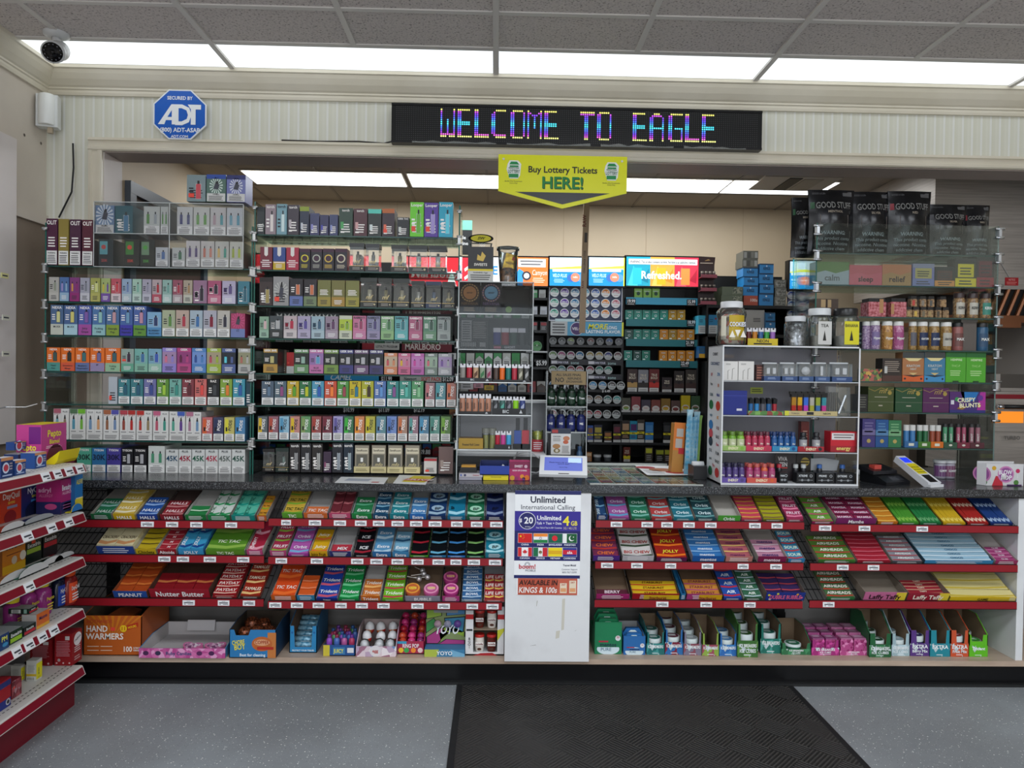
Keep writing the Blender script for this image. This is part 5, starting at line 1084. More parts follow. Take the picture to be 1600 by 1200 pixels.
# acrylic two-by-two box on the top shelf
ax0,ax1=at(147,415,CY).x,at(381,415,CY).x;az=at(230,419,CY).z;azt=at(262,317,CY).z;azm=at(262,367,CY).z;axm=at(265.5,400,CY).x
t=root('acrylic_organizer','clear acrylic organizer with four compartments on top of the corner glass case','organizer',(ax0,CY-.004,az))
for nm,bx in(('bottom_panel',(0,ax1-ax0,0,.2,.001,.004)),('middle_shelf',(0,ax1-ax0,0,.2,azm-az,azm-az+.003)),('top_panel',(0,ax1-ax0,0,.2,azt-az-.003,azt-az)),('side_panel',(0,.003,0,.2,.001,azt-az)),('side_panel',(ax1-ax0-.003,ax1-ax0,0,.2,.001,azt-az)),('divider',(axm-ax0-.0015,axm-ax0+.0015,0,.2,.001,azt-az)),('front_panel',(0,ax1-ax0,-.002,-.0005,.001,azt-az))):
 q=MB();q.box(*bx,ACRYL if nm!='front_panel' else ACRYL);
 if nm!='front_panel':q.box(bx[0],bx[1],-.0032,-.0022,bx[4],bx[5],C('c4c8c8',.2))if nm in('side_panel','divider')else q.box(bx[0],bx[1],-.0032,-.0022,bx[4],bx[4]+.003,C('b8bebe',.2))
 q.mk(nm,t)
KIND['vape']=('vape_box','box','vape box')
YA=CY+.004
row('the acrylic organizer lower level',YA,(800,713),[(475,582,520,'A','17262a','5c9ca4','b84c48','','25K'),(660,768,522,'A','14180f','3c7c30','d84838','','25K'),(773,878,524,'A','12180f','6c8c6c','4ca03c','','25K'),(882,974,578,'WD','b8bcc0','','4a6a9c'),(1000,1095,580,'WD','b4b8b4','','3c6a4c'),(1100,1202,532,'WP','bcb8b8','4a3a6c','4a3a6c'),(1205,1305,534,'WP','b8b4b0','c07a68','b86a58'),(1307,1408,536,'WP','b4b4ac','2a8a78','c8a860'),(1411,1508,538,'WP','b8b8ac','a8b838','9aa838')],O1,SC1)
row('the acrylic organizer upper level',YA,(800,486),[(450,590,278,'WSw','6a84a4','','c8d0d8'),(593,722,281,'LD','2a5a64','','4a7a9a'),(797,915,286,'WP','b8bcb8','9aa0a4','5a8a4c'),(918,975,287,'WP','b8bcb8','5a8a4c','5a8a4c'),(1035,1150,289,'WP','babcbc','3a4070','3a4070'),(1153,1270,291,'WP','babcb8','5a9048','5a9048'),(1273,1387,293,'WP','b8b6b6','3a8a94','a89098'),(1390,1506,295,'WP','b8bcc0','5a94a8','6a9cae')],O1,SC1)
row('top of the acrylic organizer',YA,(1320,254),[(1105,1242,60,'DLR','7a8c90','','c04a54'),(1245,1387,58,'WSTw','4c6a60','2a4a9a','c0d0c8',''),(1389,1528,62,'WSTw','6a70a8','2a3068','c8ccd8','')],O1,SC1,depth=.09)
row(PS[1],CY,(800,973),[(120,194,790,'BD','a8a6a0','b0aea8','8a9080'),(197,266,791,'BP','4a6a9c','8aa8c0','9a8cc0'),(269,341,793,'BP','7a3a74','8a2a6c','c8904c'),(343,414,795,'BD','9a9aa8','b8b8c0','7a7c88'),(417,489,797,'BD','9a9c54','a8a45c','c8cc80'),(492,561,799,'BP','9aa86c','6a4a94','c0b040'),(564,637,801,'BD','b0505c','c8b8bc','c04048'),(640,713,803,'BD','8aa0b8','a4b4bc','6a80a8'),(716,784,804,'BD','9ab8a8','b0c4bc','78a898'),(787,854,806,'BD','9c98a8','b0b0bc','8c8a9c'),(857,928,808,'BD','a8989c','a84c5c','a02c38'),(931,1001,810,'BD','88a8a0','a4bcb8','6a9890'),(1004,1077,811,'BD','8a4c5c','a4989c','a03444'),(1080,1148,813,'BD','a09484','b4b4a8','9a7c58'),(1151,1252,814,'DC','8c6a84','','2c2430'),(1255,1352,816,'BDC','a04c6c','b86c84','2c2030'),(1358,1456,818,'BDC','a8a0b8','b8b4c8','5a4c7c'),(1470,1556,820,'DC','3a7484','','2c5c6c')],O1,SC1)
NX='NEXA'
row(PS[2],CY,(800,1142.9+70),[(132,225,990,'BDK','4a6488','b8bcb0','c8c88c',NX,'M-XX'),(228,327,992,'BDK','46608c','a0c0cc','c8c070',NX,'M-XX'),(330,427,993,'BDK','4a5aa0','9a4a94','7a5aa0',NX,'Juicy/Grape'),(430,526,994,'BDK','4a70a0','8ab4b8','8ab8b4',NX,'Fcuking/FAB'),(529,625,995,'BDK','4a6a94','7c9438','b89098',NX,'Georgia/Pop'),(628,721,996,'BDK','44629c','3c389c','6a94b4',NX,'Blueberry/Watermelon'),(724,818,997,'BDK','48609c','5c8a38','b8889c',NX,'Watermelon/Ice'),(822,925,1040,'BD','7aa4c4','4c84b0','2c3c64','','BLUEBERRY/BLIZZARD'),(929,1024,1026,'WD','a0a88c','','5c8444',''),(1027,1123,1027,'WD','b09c90','','a83c48'),(1127,1220,1028,'WD','9cacb8','','3c6ca0'),(1223,1320,1029,'WD','a4a4b0','','7a1c34'),(1323,1415,1030,'WD','b0aca4','','30303c'),(1419,1524,1050,'BS','9c3a5c','6a78a8','b84878','','CC')],O1,SC1)
OG='d86a24'
row(PS[3],CY,(800,1142.9+327),[(105,203,1142.9+150,'BDK',OG,'4a8c84','3c5450',NX,'Peach/Pear'),(206,306,1142.9+151,'BDK',OG,'c85438','30302c',NX,'Strawberry/Mango'),(309,412,1142.9+152,'BDK',OG,'5c6c98','3c6c70',NX,'Blueberry/Watermelon'),(415,520,1142.9+153,'BDK',OG,'8c80a4','6c6494',NX,'BP'),(522,632,1142.9+154,'BDK',OG,'8cb090','3c5c64',NX,'Fcuking/FAB'),(635,729,1142.9+160,'BDR','8ca098','5c9c84','3c2c3c'),(732,829,1142.9+160,'BD','70a8a0','7cac98','3c6c98'),(831,928,1142.9+160,'BD','74a0b4','8cb4a4','3c5cac'),(930,1033,1142.9+153,'BPT','9c80a4','8a7cc0','c8708c','GEEK'),(1035,1139,1142.9+154,'BPT','8c3c74','b0447c','5c2040','GEEK'),(1142,1245,1142.9+155,'BPT','6c8cc4','4c7cb4','2c4c8c','GEEK'),(1248,1353,1142.9+156,'BPT','a0947c','94a83c','b04c5c','GEEK'),(1356,1457,1142.9+157,'BPT','1c2430','4c5c8c','5cc4d4','GEEK'),(1471,1566,1142.9+158,'BPT','8c8c70','a8a8a4','a8685c','GEEK')],O1,SC1)
row(PS[4],CY,(800,1142.9+558),[(545,611,1142.9+360,'LR','a8b0b8','','c8d0d4')]+[(a,b,1142.9+376,'WDK',c,'',d,'RAZ')for a,b,c,d in((616,701,'3c7c84','285c70'),(704,795,'3c7880','2c5c74'),(798,888,'6a6c9c','3c4c8c'),(891,978,'5c8c38','9cc444'),(981,1068,'70a89c','3c8c80'),(1071,1159,'7c3840','5c2830'),(1162,1248,'c46864','d84c48'),(1252,1340,'14181c','3c4044'),(1343,1431,'7c9c3c','d87c34'),(1434,1523,'3c8ca0','2c5c9c'))]+[(1527,1566,1142.9+380,'L','1c3c4c','','')],O1,SC1)
PL_=[('a85c6c','c0c0bc','6ca0a8','8c7464'),('4c6c4c','6cae2c','4c8ca0','6ca83c'),('c4c4c0','c4c4c0','6c8cac','c89468'),('9c5c3c','4c4c9c','8c5c40','6c84a8'),('a83c48','a82c28','8c4034','b0302c'),('b02c28','b8b8b4','b03c34','8c7c5c'),('b85c7c','c0c0bc','b05468','3c8c7c'),('c0c0bc','3c58a8','4c9884','5c3c84'),('a86c84','c0c0bc','a0788c','6c8cac')]
def plus(q,w,h,d,c1,code,c2,c3,t1,t2,seed):
 q.box(0,w,0,d,0,h,C('cfcfcc',.35));q.front(0);b1,b2,d1,d2=PL_[seed]
 for i,(bc,dc)in enumerate(((b1,d1),(b2,d2))):
  x0=w*.5*i;hw=w*.5
  if bc not in('c4c4c0','c0c0bc','b8b8b4'):q.rect(x0+.001,h*.86,x0+hw-.001,h,C(bc),1);[q.rect(x0+hw*(.15+.2*k),h*(.8+.02*(k%2)),x0+hw*(.24+.2*k),h*.87,C(bc),1)for k in range(4)]
  else:q.text('PLUS',x0+hw/2,h*.88,h*.05,C('3a3c40'),1,wm=hw*.7)
  cx=x0+hw*.5;e=hw*.17;q.pol([(cx-e,h*.34),(cx+e,h*.34),(cx+e,h*.62),(cx+e*.6,h*.68),(cx-e*.6,h*.68),(cx-e,h*.62)],C(dc,.3),2);q.pol([(cx-e*.8,h*.67),(cx+e*.8,h*.67),(cx+e*.3,h*.8),(cx-e*.3,h*.8)],C('1a1c20'),2)
 q.rect(w*.495,h*.22,w*.505,h,C('a8a8a6'),1);q.rect(0,h*.2,w,h*.205,C('8a8a88'),1);q.lines(w*.1,w*.9,h*.03,h*.17,4,C('5c5c5e'),2);q.lines(w*.08,w*.42,h*.24,h*.3,1,C('6c6c6e'),2);q.lines(w*.58,w*.92,h*.24,h*.3,1,C('6c6c6e'),2)
_c=carton
for i,(a,b)in enumerate(((152,265),(268,385),(388,505),(508,623),(626,742),(745,860),(863,977),(980,1095),(1098,1210))):
 carton=lambda q,w,h,d,c1,code,c2,c3,t1,t2,seed,i=i:plus(q,w,h,d,c1,code,c2,c3,t1,t2,i)
 carton.__name__=f'plus{i}';row(PS[5],CY,(800,1142.9+815),[(a,b,1142.9+588+i*3,'','c8c8c4','','')],O1,SC1)
carton=_c
KIND['vape']=('vape_box','box','pod box')
row(PS[5],CY,(800,1142.9+815),[(a,b,1142.9+650,'WV',c,'',d,'','PODS')for a,b,c,d in((1214,1290,'b8686c','c85c34'),(1294,1369,'3c405c','2c3454'),(1372,1447,'b8b068','d0c83c'),(1450,1524,'4c7ca4','3c84b4'))],O1,SC1)
KIND['vape']=('vape_box','box','vape box')
zc=CZ+.001
row(PS[6],CY+.01,(800,1142.9+1047),[(233,303,1142.9+880,'WQ','5c2434','','1c1418','','30K'),(320,426,1142.9+868,'WQ','4c9c84','','14302c','TYSON','30K'),(428,530,1142.9+870,'WQ','2c6c9c','','14203c','TYSON','30K'),(533,635,1142.9+870,'WQ','443c8c','','141434','TYSON','30K'),(640,723,1142.9+872,'WDK','1c1c20','','a8a8ac','TYSON'),(727,822,1142.9+873,'WDK','1c1c20','','a8a8ac','TYSON'),(830,950,1142.9+855,'WP','c0c4c0','4c8c6c','4c8c6c')]+[(a,b,1142.9+880,'WQ','c8cac8','',c,'PLUS','45K')for a,b,c in((955,1046,'1c4460'),(1048,1140,'98243c'),(1142,1236,'1c5c44'),(1238,1330,'a82c48'),(1332,1424,'5c6460'),(1427,1524,'2c5448'))],O1,SC1,depth=.17)
# middle case
row(PM[0],CY,(350,352),[(75,132,152,'LTQ','20282c','1c2428','c8ccc8','','torch'),(134,213,134,'DQ','8c7c84','','d8d0cc','torch',''),(215,291,131,'DQ','7098a4','','c8dcdc','torch',''),(293,377,137,'LC','342c38','','b8b0b4','torch'),(380,450,150,'TLC','1c2840','8c9c3c','c0c4cc','')],O2,SC1,depth=.1)
row(PM[0],CY,(480,355),[(453,523,197,'LC','343860','','8c8cc8'),(525,589,209,'LC','2c2c54','','4c4cac'),(592,656,207,'LC','343c64','','8c94c8')],O2,SC1,depth=.07)
row(PM[0],CY,(830,361),[(660,762,160,'LC','1c3a2c','','4c9c5c','torch'),(765,865,164,'LC','481c28','','c89c9c','torch'),(868,966,168,'TLC','1c2424','5cc4b4','d0d8d8','',''),(969,1060,165,'TLCR','30202c','b06438','d86c54','',''),(1076,1165,226,'LC','1c2024','','c8ccc8','GEEK THC')],O2,SC1,depth=.1)
row(PM[0],CY,(1300,367),[(1168,1268,118,'DLR','68c42c','','5ca828','Looper'),(1270,1371,122,'DLR','543894','','9c8cc8','Looper'),(1374,1476,118,'DL','249cb8','','5cc8dc','Looper')],O2,SC1,depth=.06)
row(PM[1],CY,(400,605),[(97,187,438,'NL','6c1c30','',''),(190,281,440,'BN','2c4484','c0a02c',''),(284,376,442,'NL','a0203c','','')]+[(a,b,450,'GT','1c1824','3c1c34',c)for a,b,c in((378,458,'a89c3c'),(460,543,'8c8c84'),(545,629,'a08844'),(632,722,'9c9484'))],O2,SC1,depth=.08)
row(PM[1],CY,(1100,618),[(733,844,410,'c','1e2224','','8c8474'),(848,952,414,'c','20242a','','74706c'),(1032,1150,424,'c','202220','','8c7c54'),(1158,1296,428,'c','1e2224','','c8ccc8'),(1300,1432,430,'c','1e2224','','d0d4d0')],O2,SC1)
row(PM[2],CY,(450,862),[(92,188,655,'LDT','382c2c','1c1414','9c8c54'),(190,305,650,'LSR','8c8c8c','','b0b0ac'),(308,406,665,'BD','1c1820','5c6ca0','c06c48'),(409,505,668,'BD','1c1820','6c7c5c','c06c48'),(508,605,675,'BL','6c6c38','94843c','b05c3c'),(607,706,677,'BL','6c6834','9c7c38','a85c3c'),(708,808,679,'BL','707038','948c3c','b0603c')],O2,SC1,depth=.09)
row(PM[2],CY,(1150,876),[(812,936,658,'c','1e2422','','c4c0a8'),(939,1042,661,'c','20221e','','8c8460'),(1046,1166,664,'c','1e2422','','b0a890'),(1175,1275,680,'c','1e2222','','b8b8b0'),(1279,1394,684,'c','1c2c48','','5c6c84'),(1397,1490,686,'c','1e2422','','9c9478')],O2,SC1)
row(PM[3],CY,(780,1098),[(92,162,935,'BD','7c9c84','8cac98','c8a8a8'),(165,262,930,'BDC','3c4448','2c3030','a8a8a8'),(265,363,931,'BDC','b0a0a4','c0b8b8','a82c44'),(365,460,932,'BDC','9c94b0','a8a0b8','54488c'),(463,560,933,'BDC','8ca4b0','9cb0b8','3c5c74'),(563,657,934,'BDC','8c7c8c','9c909c','5c3c5c'),(662,757,928,'TBD','a4b83c','b8bca8','7c9c2c'),(760,857,930,'BD','b86c8c','b87898','8c3c5c','RABBEATS'),(860,957,931,'BD','7c7c98','8c84a0','4c4470','RABBEATS'),(960,1056,932,'BD','749c70','84a878','3c6c44','RABBEATS'),(1059,1157,933,'BD','5c9ca0','5cA4a4'.lower(),'2c6c74','RABBEATS'),(1160,1260,934,'BD','9c5470','a8607c','7c2c4c','RABBEATS'),(1262,1360,935,'BD','547c64','64886c','2c4c3c','RABBEATS'),(1363,1461,936,'BD','8c9490','98a09c','54605c','RABBEATS')],O2,SC1)
g5=1005.7
row(PM[4],CY,(780,g5+341),[(120,225,g5+160,'BDTK','1c2420','a8843c','b0a870','GEEK BAR'),(340,447,g5+163,'BDTK','1c2420','5c8458','8ca89c','GEEK BAR'),(448,552,g5+164,'BDT','8c6ca0','b46c9c','5c94b8','GEEK BAR','BLUE/RANCHER'),(554,660,g5+166,'BDTK','1c2420','708c44','9c9c94','GEEK BAR'),(662,767,g5+167,'BDTK','181c20','3c3c74','a8a8ac','GEEK BAR'),(769,875,g5+168,'BDTK','181c20','644c6c','a8a8ac','GEEK BAR'),(878,980,g5+169,'BDTK','181c20','3c3864','a8a8ac','GEEK BAR'),(984,1080,g5+190,'BPT','b09c84','c07c58','b84c54','GEEK'),(1083,1174,g5+192,'BPT','b47890','b86080','c8a02c','GEEK'),(1176,1272,g5+193,'BPT','b070a8','a85c98','b83c8c','GEEK'),(1274,1367,g5+194,'BPT','8ca08c','707c74','c05c6c','GEEK'),(1370,1470,g5+195,'BPT','9c88ac','a0a0a4','6c4c8c','GEEK')],O2,SC1)
row(PM[5],CY,(780,g5+571),[(a,b,g5+391,'WDK',c,'',d,'RAZ')for a,b,c,d in((107,197,'4c5c6c','5c748c'),(200,287,'506470','8c4c7c'),(290,377,'b89c28','5c9c2c'),(379,465,'2c6c44','b8c02c'),(467,555,'4c90ac','2c5cac'),(557,646,'c04c34','e87c34'),(648,733,'4c8c3c','94444c'),(735,820,'c0ac24','2c748c'),(822,910,'a4a42c','3c2c1c'),(912,998,'4c6ca4','5c8cc4'),(1003,1090,'2c7c78','7c4c84'),(1092,1178,'348878','54b0a0'),(1180,1266,'4c8c5c','7cb484'))],O2,SC1)
KIND['vape']=('vape_box','box','pod box')
row(PM[5],CY,(1300,g5+576),[(1276,1347,g5+403,'WV','8c6c70','','b06468','','PODS'),(1350,1425,g5+404,'WV','54848c','','3c8c94','','PODS'),(1430,1500,g5+405,'WV','a87064','','c86438','','PODS')],O2,SC1)
cl=['c8a828','a84838','4c8cb0','d0b028','7c9458','9c3c34','6c2434','5c5490','38a83c','e08c28','c8b828','547c9c','4c6ca8','b86438','4c8c88','3c84a8','3c7c70','6c9c2c']
c2l=['5c6468','8c5c68','8cb4c8','b88078','5c8c5c','8c4c4c','6c3440','9c94c0','3c6c4c','c07c50','a8a444','5c848c','6c84b8','9c7c6c','8c6c78','4c748c','5c8c80','54783c']
row(PM[6],CY,(780,g5+817),[(80+76.9*i,152+76.9*i,g5+643,'WV',c2l[i],'',cl[i],'','PODS')for i in range(18)],O2,SC1)
KIND['vape']=('vape_box','box','vape box')
row(PM[7],CY+.01,(780,g5+1047),[(115,203,g5+875,'c','1c1a1c','','5c5450'),(207,304,g5+870,'cO','20302c','','7c948c'),(308,385,g5+836,'LD','2a2628','','8c8c8c','torch'),(388,464,g5+836,'LD','26262a','','9c9c9c','torch'),(467,546,g5+837,'LD','2a2624','','9c9c98','torch'),(549,608,g5+896,'LC','3c2c40','','8c4c6c'),(612,690,g5+834,'LD','22242c','','8c949c','torch'),(693,765,g5+834,'LD','1c2a38','','8c9ca0','torch')],O2,SC1,depth=.12)
def cream(q,w,h,d,c1,code,c2,c3,t1,t2,seed):
 q.box(0,w,0,d,0,h*.22,C('c8bc8c',.5));q.box(w*.05,w*.95,.002,d,h*.22,h,C('8c8474',.4));q.front(.002);q.rect(w*.1,h*.7,w*.9,h*.9,C('c8c0a8'),1);q.text('SaveRoom',w*.5,h*.78,h*.07,C('3c3830'),2,wm=w*.7);q.rect(w*.15,h*.25,w*.85,h*.66,C('5c5a50'),1);q.rect(w*.42,h*.4,w*.58,h*.55,C('e0e0dc'),2);q.text('mfo',w*.5,h*.25,h*.12,C('d8c890'),3,wm=w*.7,shear=.3,bold=0);q.front(0);q.lines(w*.1,w*.9,h*.05,h*.16,2,C('7c7450'),1)
carton=cream;KIND['vape']=('cartridge_box','box','cream cartridge box')
row(PM[7],CY+.01,(780,g5+1047),[(a,b,g5+850,'','a89c78','','')for a,b in((767,882),(888,1001),(1005,1121),(1127,1243))],O2,SC1,depth=.08)
carton=_c;KIND['vape']=('vape_box','box','vape box')
row(PM[7],CY+.01,(780,g5+1047),[(1268,1362,g5+945,'TLR','c8c4c0','a82c34','c04848',''),(1372,1478,g5+860,'LC','6c5450','','a09088')],O2,SC1,depth=.05)
# small pieces on the middle case: crushed pack and red pack
row('the fifth shelf of the middle glass case, rear',CY+.1,(300,g5+341),[(228,288,g5+168,'L','5c4c3c','',''),(286,342,g5+185,'BR','c02c30','e0e0dc','c02c30')],O2,SC1,depth=.04)
# ================================================================ CENTRE ACRYLIC STAND
SY=3.05;O3,SC3=(700,300),1200/260;O4=(700,540)
sx0,sx1=at(714.5,600,SY).x,at(832,600,SY).x;sw=sx1-sx0;szt=at(770,440,SY).z
lev=[at(770,y,SY).z for y in(490,546,597,648,702.5)]
t=root('acrylic_stand','tall clear acrylic counter stand with shelves of lighters and jars','display stand',(sx0,SY,CZ))
E2=C('a8acac',.2)
q=MB();q.box(0,sw,-.004,.19,szt-CZ-.004,szt-CZ,ACRYL);q.box(0,sw,-.006,-.004,szt-CZ-.004,szt-CZ,E2);q.mk('top_panel',t)
for x in(0,sw-.004):
 q=MB();q.box(x,x+.004,-.004,.19,0,szt-CZ-.004,ACRYL);q.box(x,x+.004,-.006,-.004,0,szt-CZ,E2);q.mk('side_panel',t)
for i,z in enumerate(lev):
 q=MB();q.box(.004,sw-.004,0,.19,z-CZ-.004,z-CZ,ACRYL);q.box(.004,sw-.004,-.002,0,z-CZ-.004,z-CZ,C('d4d8d8',.2)if i!=1 else E2);q.mk('shelf',t)
q=MB();q.box(.004,sw-.004,-.003,-.001,lev[0]-CZ,szt-CZ-.004,SMOKE);q.box(.004,sw-.004,-.003,-.001,lev[1]-CZ,lev[0]-CZ-.004,SMOKE);q.mk('smoky_panel',t)
def pbox(name,label,cat,px0,px1,pyb,pyt,Y,D,c,draw=None,group=None,z=None,rot=0,topc=None):
 a=at(px0,pyb,Y);X1=at(px1,pyb,Y).x;w=X1-a.x;zz=a.z if z is None else z;h=at((px0+px1)/2,pyt,Y).z-zz
 q=MB();q.box(0,w,0,D,0,h,C(c,.35)if isinstance(c,str)else c);q.front(0)
 if topc:q.top(h);q.rect(0,0,w,D,C(topc),1);q.front(0)
 if draw:draw(q,w,h)
 o=q.mk(name,None,(a.x,Y,zz),(0,0,rot));return tag(o,label,cat,group)
X3=lambda v:700+v/SC3
def Y3(v):return 300+v/SC3
def Y4(v):return 540+v/SC3
def d_sweet(q,w,h):
 q.rect(0,0,w,h*.3,C('b8b8b4'),1);q.rect(0,h*.3,w,h*.36,C('c8b41c'),1);q.text('SWEETS',w/2,h*.45,h*.075,C('d8d4cc'),2,wm=w*.6);q.pol([(w*.35,h*.62),(w*.6,h*.58),(w*.7,h*.74),(w*.55,h*.86),(w*.5,h*.72),(w*.38,h*.78)],C('a08844',.3,.5),2);q.text('WARNING: Cigar',w/2,h*.235,h*.04,C('2a2a28'),2,wm=w*.85);q.lines(w*.1,w*.9,h*.03,h*.21,3,C('3a3a38'),2)
o=pbox('cigarillo_canister','black and gold cigarillo canister with an oval lid on the acrylic stand','canister',X3(142),X3(325),440,Y3(395),SY+.01,.05,'17171a',d_sweet,z=szt+.001)
hh=at(750,Y3(395),SY+.01).z-szt;w_=at(X3(325),400,SY).x-at(X3(142),400,SY).x
q=MB();q.lathe([(w_*.42,0),(w_*.46,.018)],w_/2,.025,BLIST,20,z0=hh,sq=.4);q.frame((w_/2,.0,hh+.034),(1,0,0),(0,.42,.9));q.disc(0,0,w_*.5,C('141416',.25),1,24,sq=.42);q.disc(0,0,w_*.4,C('b0a838',.3),2,24,sq=.4);q.text('SW',0,-.006,.014,C('141414'),3,wm=w_*.5,shear=.3)
l=q.mk('lid');l.parent=o
c=at(X3(430),440,SY+.03);r_=(at(X3(505),440,SY).x-at(X3(365),440,SY).x)/2;ht=at(X3(430),Y3(400),SY+.03).z-szt
t=root('clear_cup','clear plastic cup of gold foil packets on the acrylic stand','cup',(c.x,SY+.045,szt+.001))
q=MB();q.lathe([(r_*.82,0),(r_*1.05,ht*.9),(r_*1.2,ht*.92),(r_*1.2,ht),(r_*1.1,ht)],0,0,BLIST,20);q.mk('cup_wall',t)
for i,(cc,lb,z,a)in enumerate((('4a3020','dark brown candy filling',0,0),('b89018','gold foil packet with an orange sticker',ht*.35,.25))):
 q=MB();W=r_*1.25
 if i==0:q.lathe([(r_*.78,.002),(r_*.86,ht*.35),(r_*.5,ht*.42)],0,0,m_foil('brown_sweets','2a1810','8a5a30',.1,60),14);tag(q.mk('candy_filling',None,(c.x,SY+.045,szt+.001)),'dark brown sweets filling the bottom of the clear cup','sweets',None,'stuff')
 else:q.box(-W/2,W/2,-.006,.006,0,ht*.48,m_foil('gold_foil','8a6a14','d0aa2c',.5,40));q.front(-.006);q.rect(W*.1,ht*.32,W*.34,ht*.42,C('e05a30'),1);q.text('MELLOW',0,ht*.2,.008,C('3a2a08'),1,wm=W*.7);tag(q.mk('foil_packet',None,(c.x,SY+.045,szt+z),(.1,a,0)),'gold foil packet with an orange sticker in the clear cup','packet')
def medal(c1,c2):
 def d(q,w,h):
  q.ring(w/2,h*.66,w*.36,w*.44,C(c1),1,24);q.disc(w/2,h*.66,w*.32,C(c2,.3,.4),1,20)
  for i in range(20):
   a=2*PI*i/20;q.disc(w/2+w*.4*math.cos(a),h*.66+w*.4*math.sin(a),w*.03,C('d8b878'),2,6)
  q.text('amor',w/2,h*.64,h*.06,C('2a1c14'),3,wm=w*.5);q.text('NIRVANA',w/2,h*.27,h*.09,C(c1),2,wm=w*.8);q.lines(w*.2,w*.8,h*.06,h*.2,3,C('a08868'),2)
 return d
pbox('incense_box','black box with a bronze medallion, corner side of the pair in the acrylic stand','box',X3(80),X3(231),490,Y3(650),SY+.015,.05,'1c1816',medal('8a6a44','a8784c'),'medallion boxes',lev[0]+.001)
pbox('incense_box','black box with a blue medallion, second of the pair in the acrylic stand','box',X3(235),X3(384),490,Y3(650),SY+.015,.05,'1c1816',medal('7a6488','6c94a8'),'medallion boxes',lev[0]+.001)
q=MB();q.box(0,.055,0,.02,0,.03,C('3a3c3c'));q.front(0);q.disc(.027,.02,.014,C('8ab45c'),1,14);tag(q.mk('card_box',None,(at(X3(392),490,SY).x,SY+.03,lev[0]+.001)),'small dark box with a green round sticker behind smoky acrylic','box')
def d_back(q,w,h):q.rect(w*.05,h*.25,w*.42,h*.93,C('8a8a88'),1);q.lines(w*.08,w*.4,h*.3,h*.9,8,C('3a3a38'),2);q.lines(w*.47,w*.95,h*.35,h*.9,9,C('7a7670'),1);[q.rect(w*(.06+.06*i),h*.08,w*(.06+.06*i+.03),h*.22,C('9a9a98'),1)for i in range(9)];q.rect(w*.72,h*.08,w*.93,h*.22,C('8c8c8a'),1)
pbox('product_box','grey printed box with barcode seen through the smoky panel of the stand','box',X3(85),X3(284),545,Y3(910),SY+.015,.05,'2c2a26',d_back,None,lev[1]+.001)
def lighter(x,y,z,c,label,group,h=.075,w=.022,mcap='c8c8cc',printc=None,txt=None,rot=(0,0,0)):
 t=root('lighter',label,'lighter',(x,y,z),rot,group)
 q=MB();q.lathe([(w*.5,0),(w*.52,.003),(w*.52,h*.76)],0,0,C(c,.2),10,sq=.62)
 if printc or txt:
  q.front(-w*.34);
  if printc:q.pol([(-w*.3,h*.15),(w*.3,h*.35),(w*.3,h*.6),(-w*.3,h*.4)],C(printc),1)
  if txt:q.text(txt,0,h*.38,w*.34,C('2a1a14'),2,wm=h*.5,rot=PI/2)
 q.mk('body',t)
 q=MB();q.box(-w*.5,w*.5,-w*.3,w*.3,h*.76,h*.97,C(mcap,.45,.3));q.mk('metal_cap',t)
 q=MB();q.rod((-w*.12,-.004,h*.93),(w*.12,-.004,h*.93),.005,C('3a3a3c',.3,.6),8);q.mk('spark_wheel',t)
 return t
for i,(px,cc)in enumerate(((352,'2c2c84'),(412,'9c1c30'),(472,'1c4434'),(532,'26282a'))):
 lighter(at(X3(px),545,SY).x,SY+.035,lev[1]+.008,cc,f'{cname(cc)} long lighter, {ORD[i+1]} behind the smoky panel of the stand','lighters behind the smoky panel',h=.088,w=.032)
q=MB();W=at(X3(590),545,SY).x-at(X3(300),545,SY).x;q.box(0,W,0,.06,0,.008,C('18181a'));q.box(0,W,-.002,0,0,.02,C('1c1c1e'));q.front(-.002);q.rect(W*.1,.004,W*.28,.014,C('b05870'),1);q.text('GHOST',W*.5,.005,.01,C('c8c8cc'),1);tag(q.mk('display_tray',None,(at(X3(300),545,SY).x,SY+.012,lev[1]+.0005)),'black tray of long lighters behind the smoky panel','tray')
def ltray(px0,px1,li,cols,txt,lab,label,fh=.016,prints=None,base='16171a',h=.075,wtx=None):
 xa,xb=at(X3(px0),590,SY).x,at(X3(px1),590,SY).x;W=xb-xa;z=lev[li]+.001
 q=MB();q.box(0,W,0,.05,0,.003,C(base));q.box(0,W,-.002,0,0,fh,C(base));q.front(-.002);q.text(txt,W*.4,fh*.25,fh*.5,C('b8bcc0'),1,wm=W*.6)if txt else None;q.pol([(W*.8,fh*.2),(W*.9,fh*.2),(W*.85,fh*.8)],C('b8bcc0'),1)
 tag(q.mk('lighter_tray',None,(xa,SY+.012,z)),label,'tray')
 n=len(cols)
 for i,cc in enumerate(cols):
  lighter(xa+W*(i+.5)/n,SY+.012+.018,z+.0032,cc,f'{cname(cc)} lighter, {ORD[i+1]} in the {lab}','lighters in the '+lab,h=h,w=min(.023,W/n*.82),printc=prints and prints[i],txt=wtx)
ltray(80,318,2,['8a8680','a82034','b89878','8c9c84','a89498'],'BIC','black tray on the third stand shelf','black tray of patterned and plain lighters on the third stand shelf',prints=[None,None,'5a3420','2c6c3c','8c2c50'])
ltray(324,592,2,['4a3a34','d8641c','1c6c64','a8283c','6c6a5c','4c4c4c'],'','second tray on the third stand shelf','low tray of coloured lighters beside the patterned ones on the stand',prints=[None,None,None,None,'b0ac98','a0a0a0'],fh=.01)
ltray(80,316,3,['b07c64']*5,'','tan row on the fourth stand shelf','dark tray of tan lighters on the fourth stand shelf',wtx='RAW',base='141416',fh=.012,h=.085)
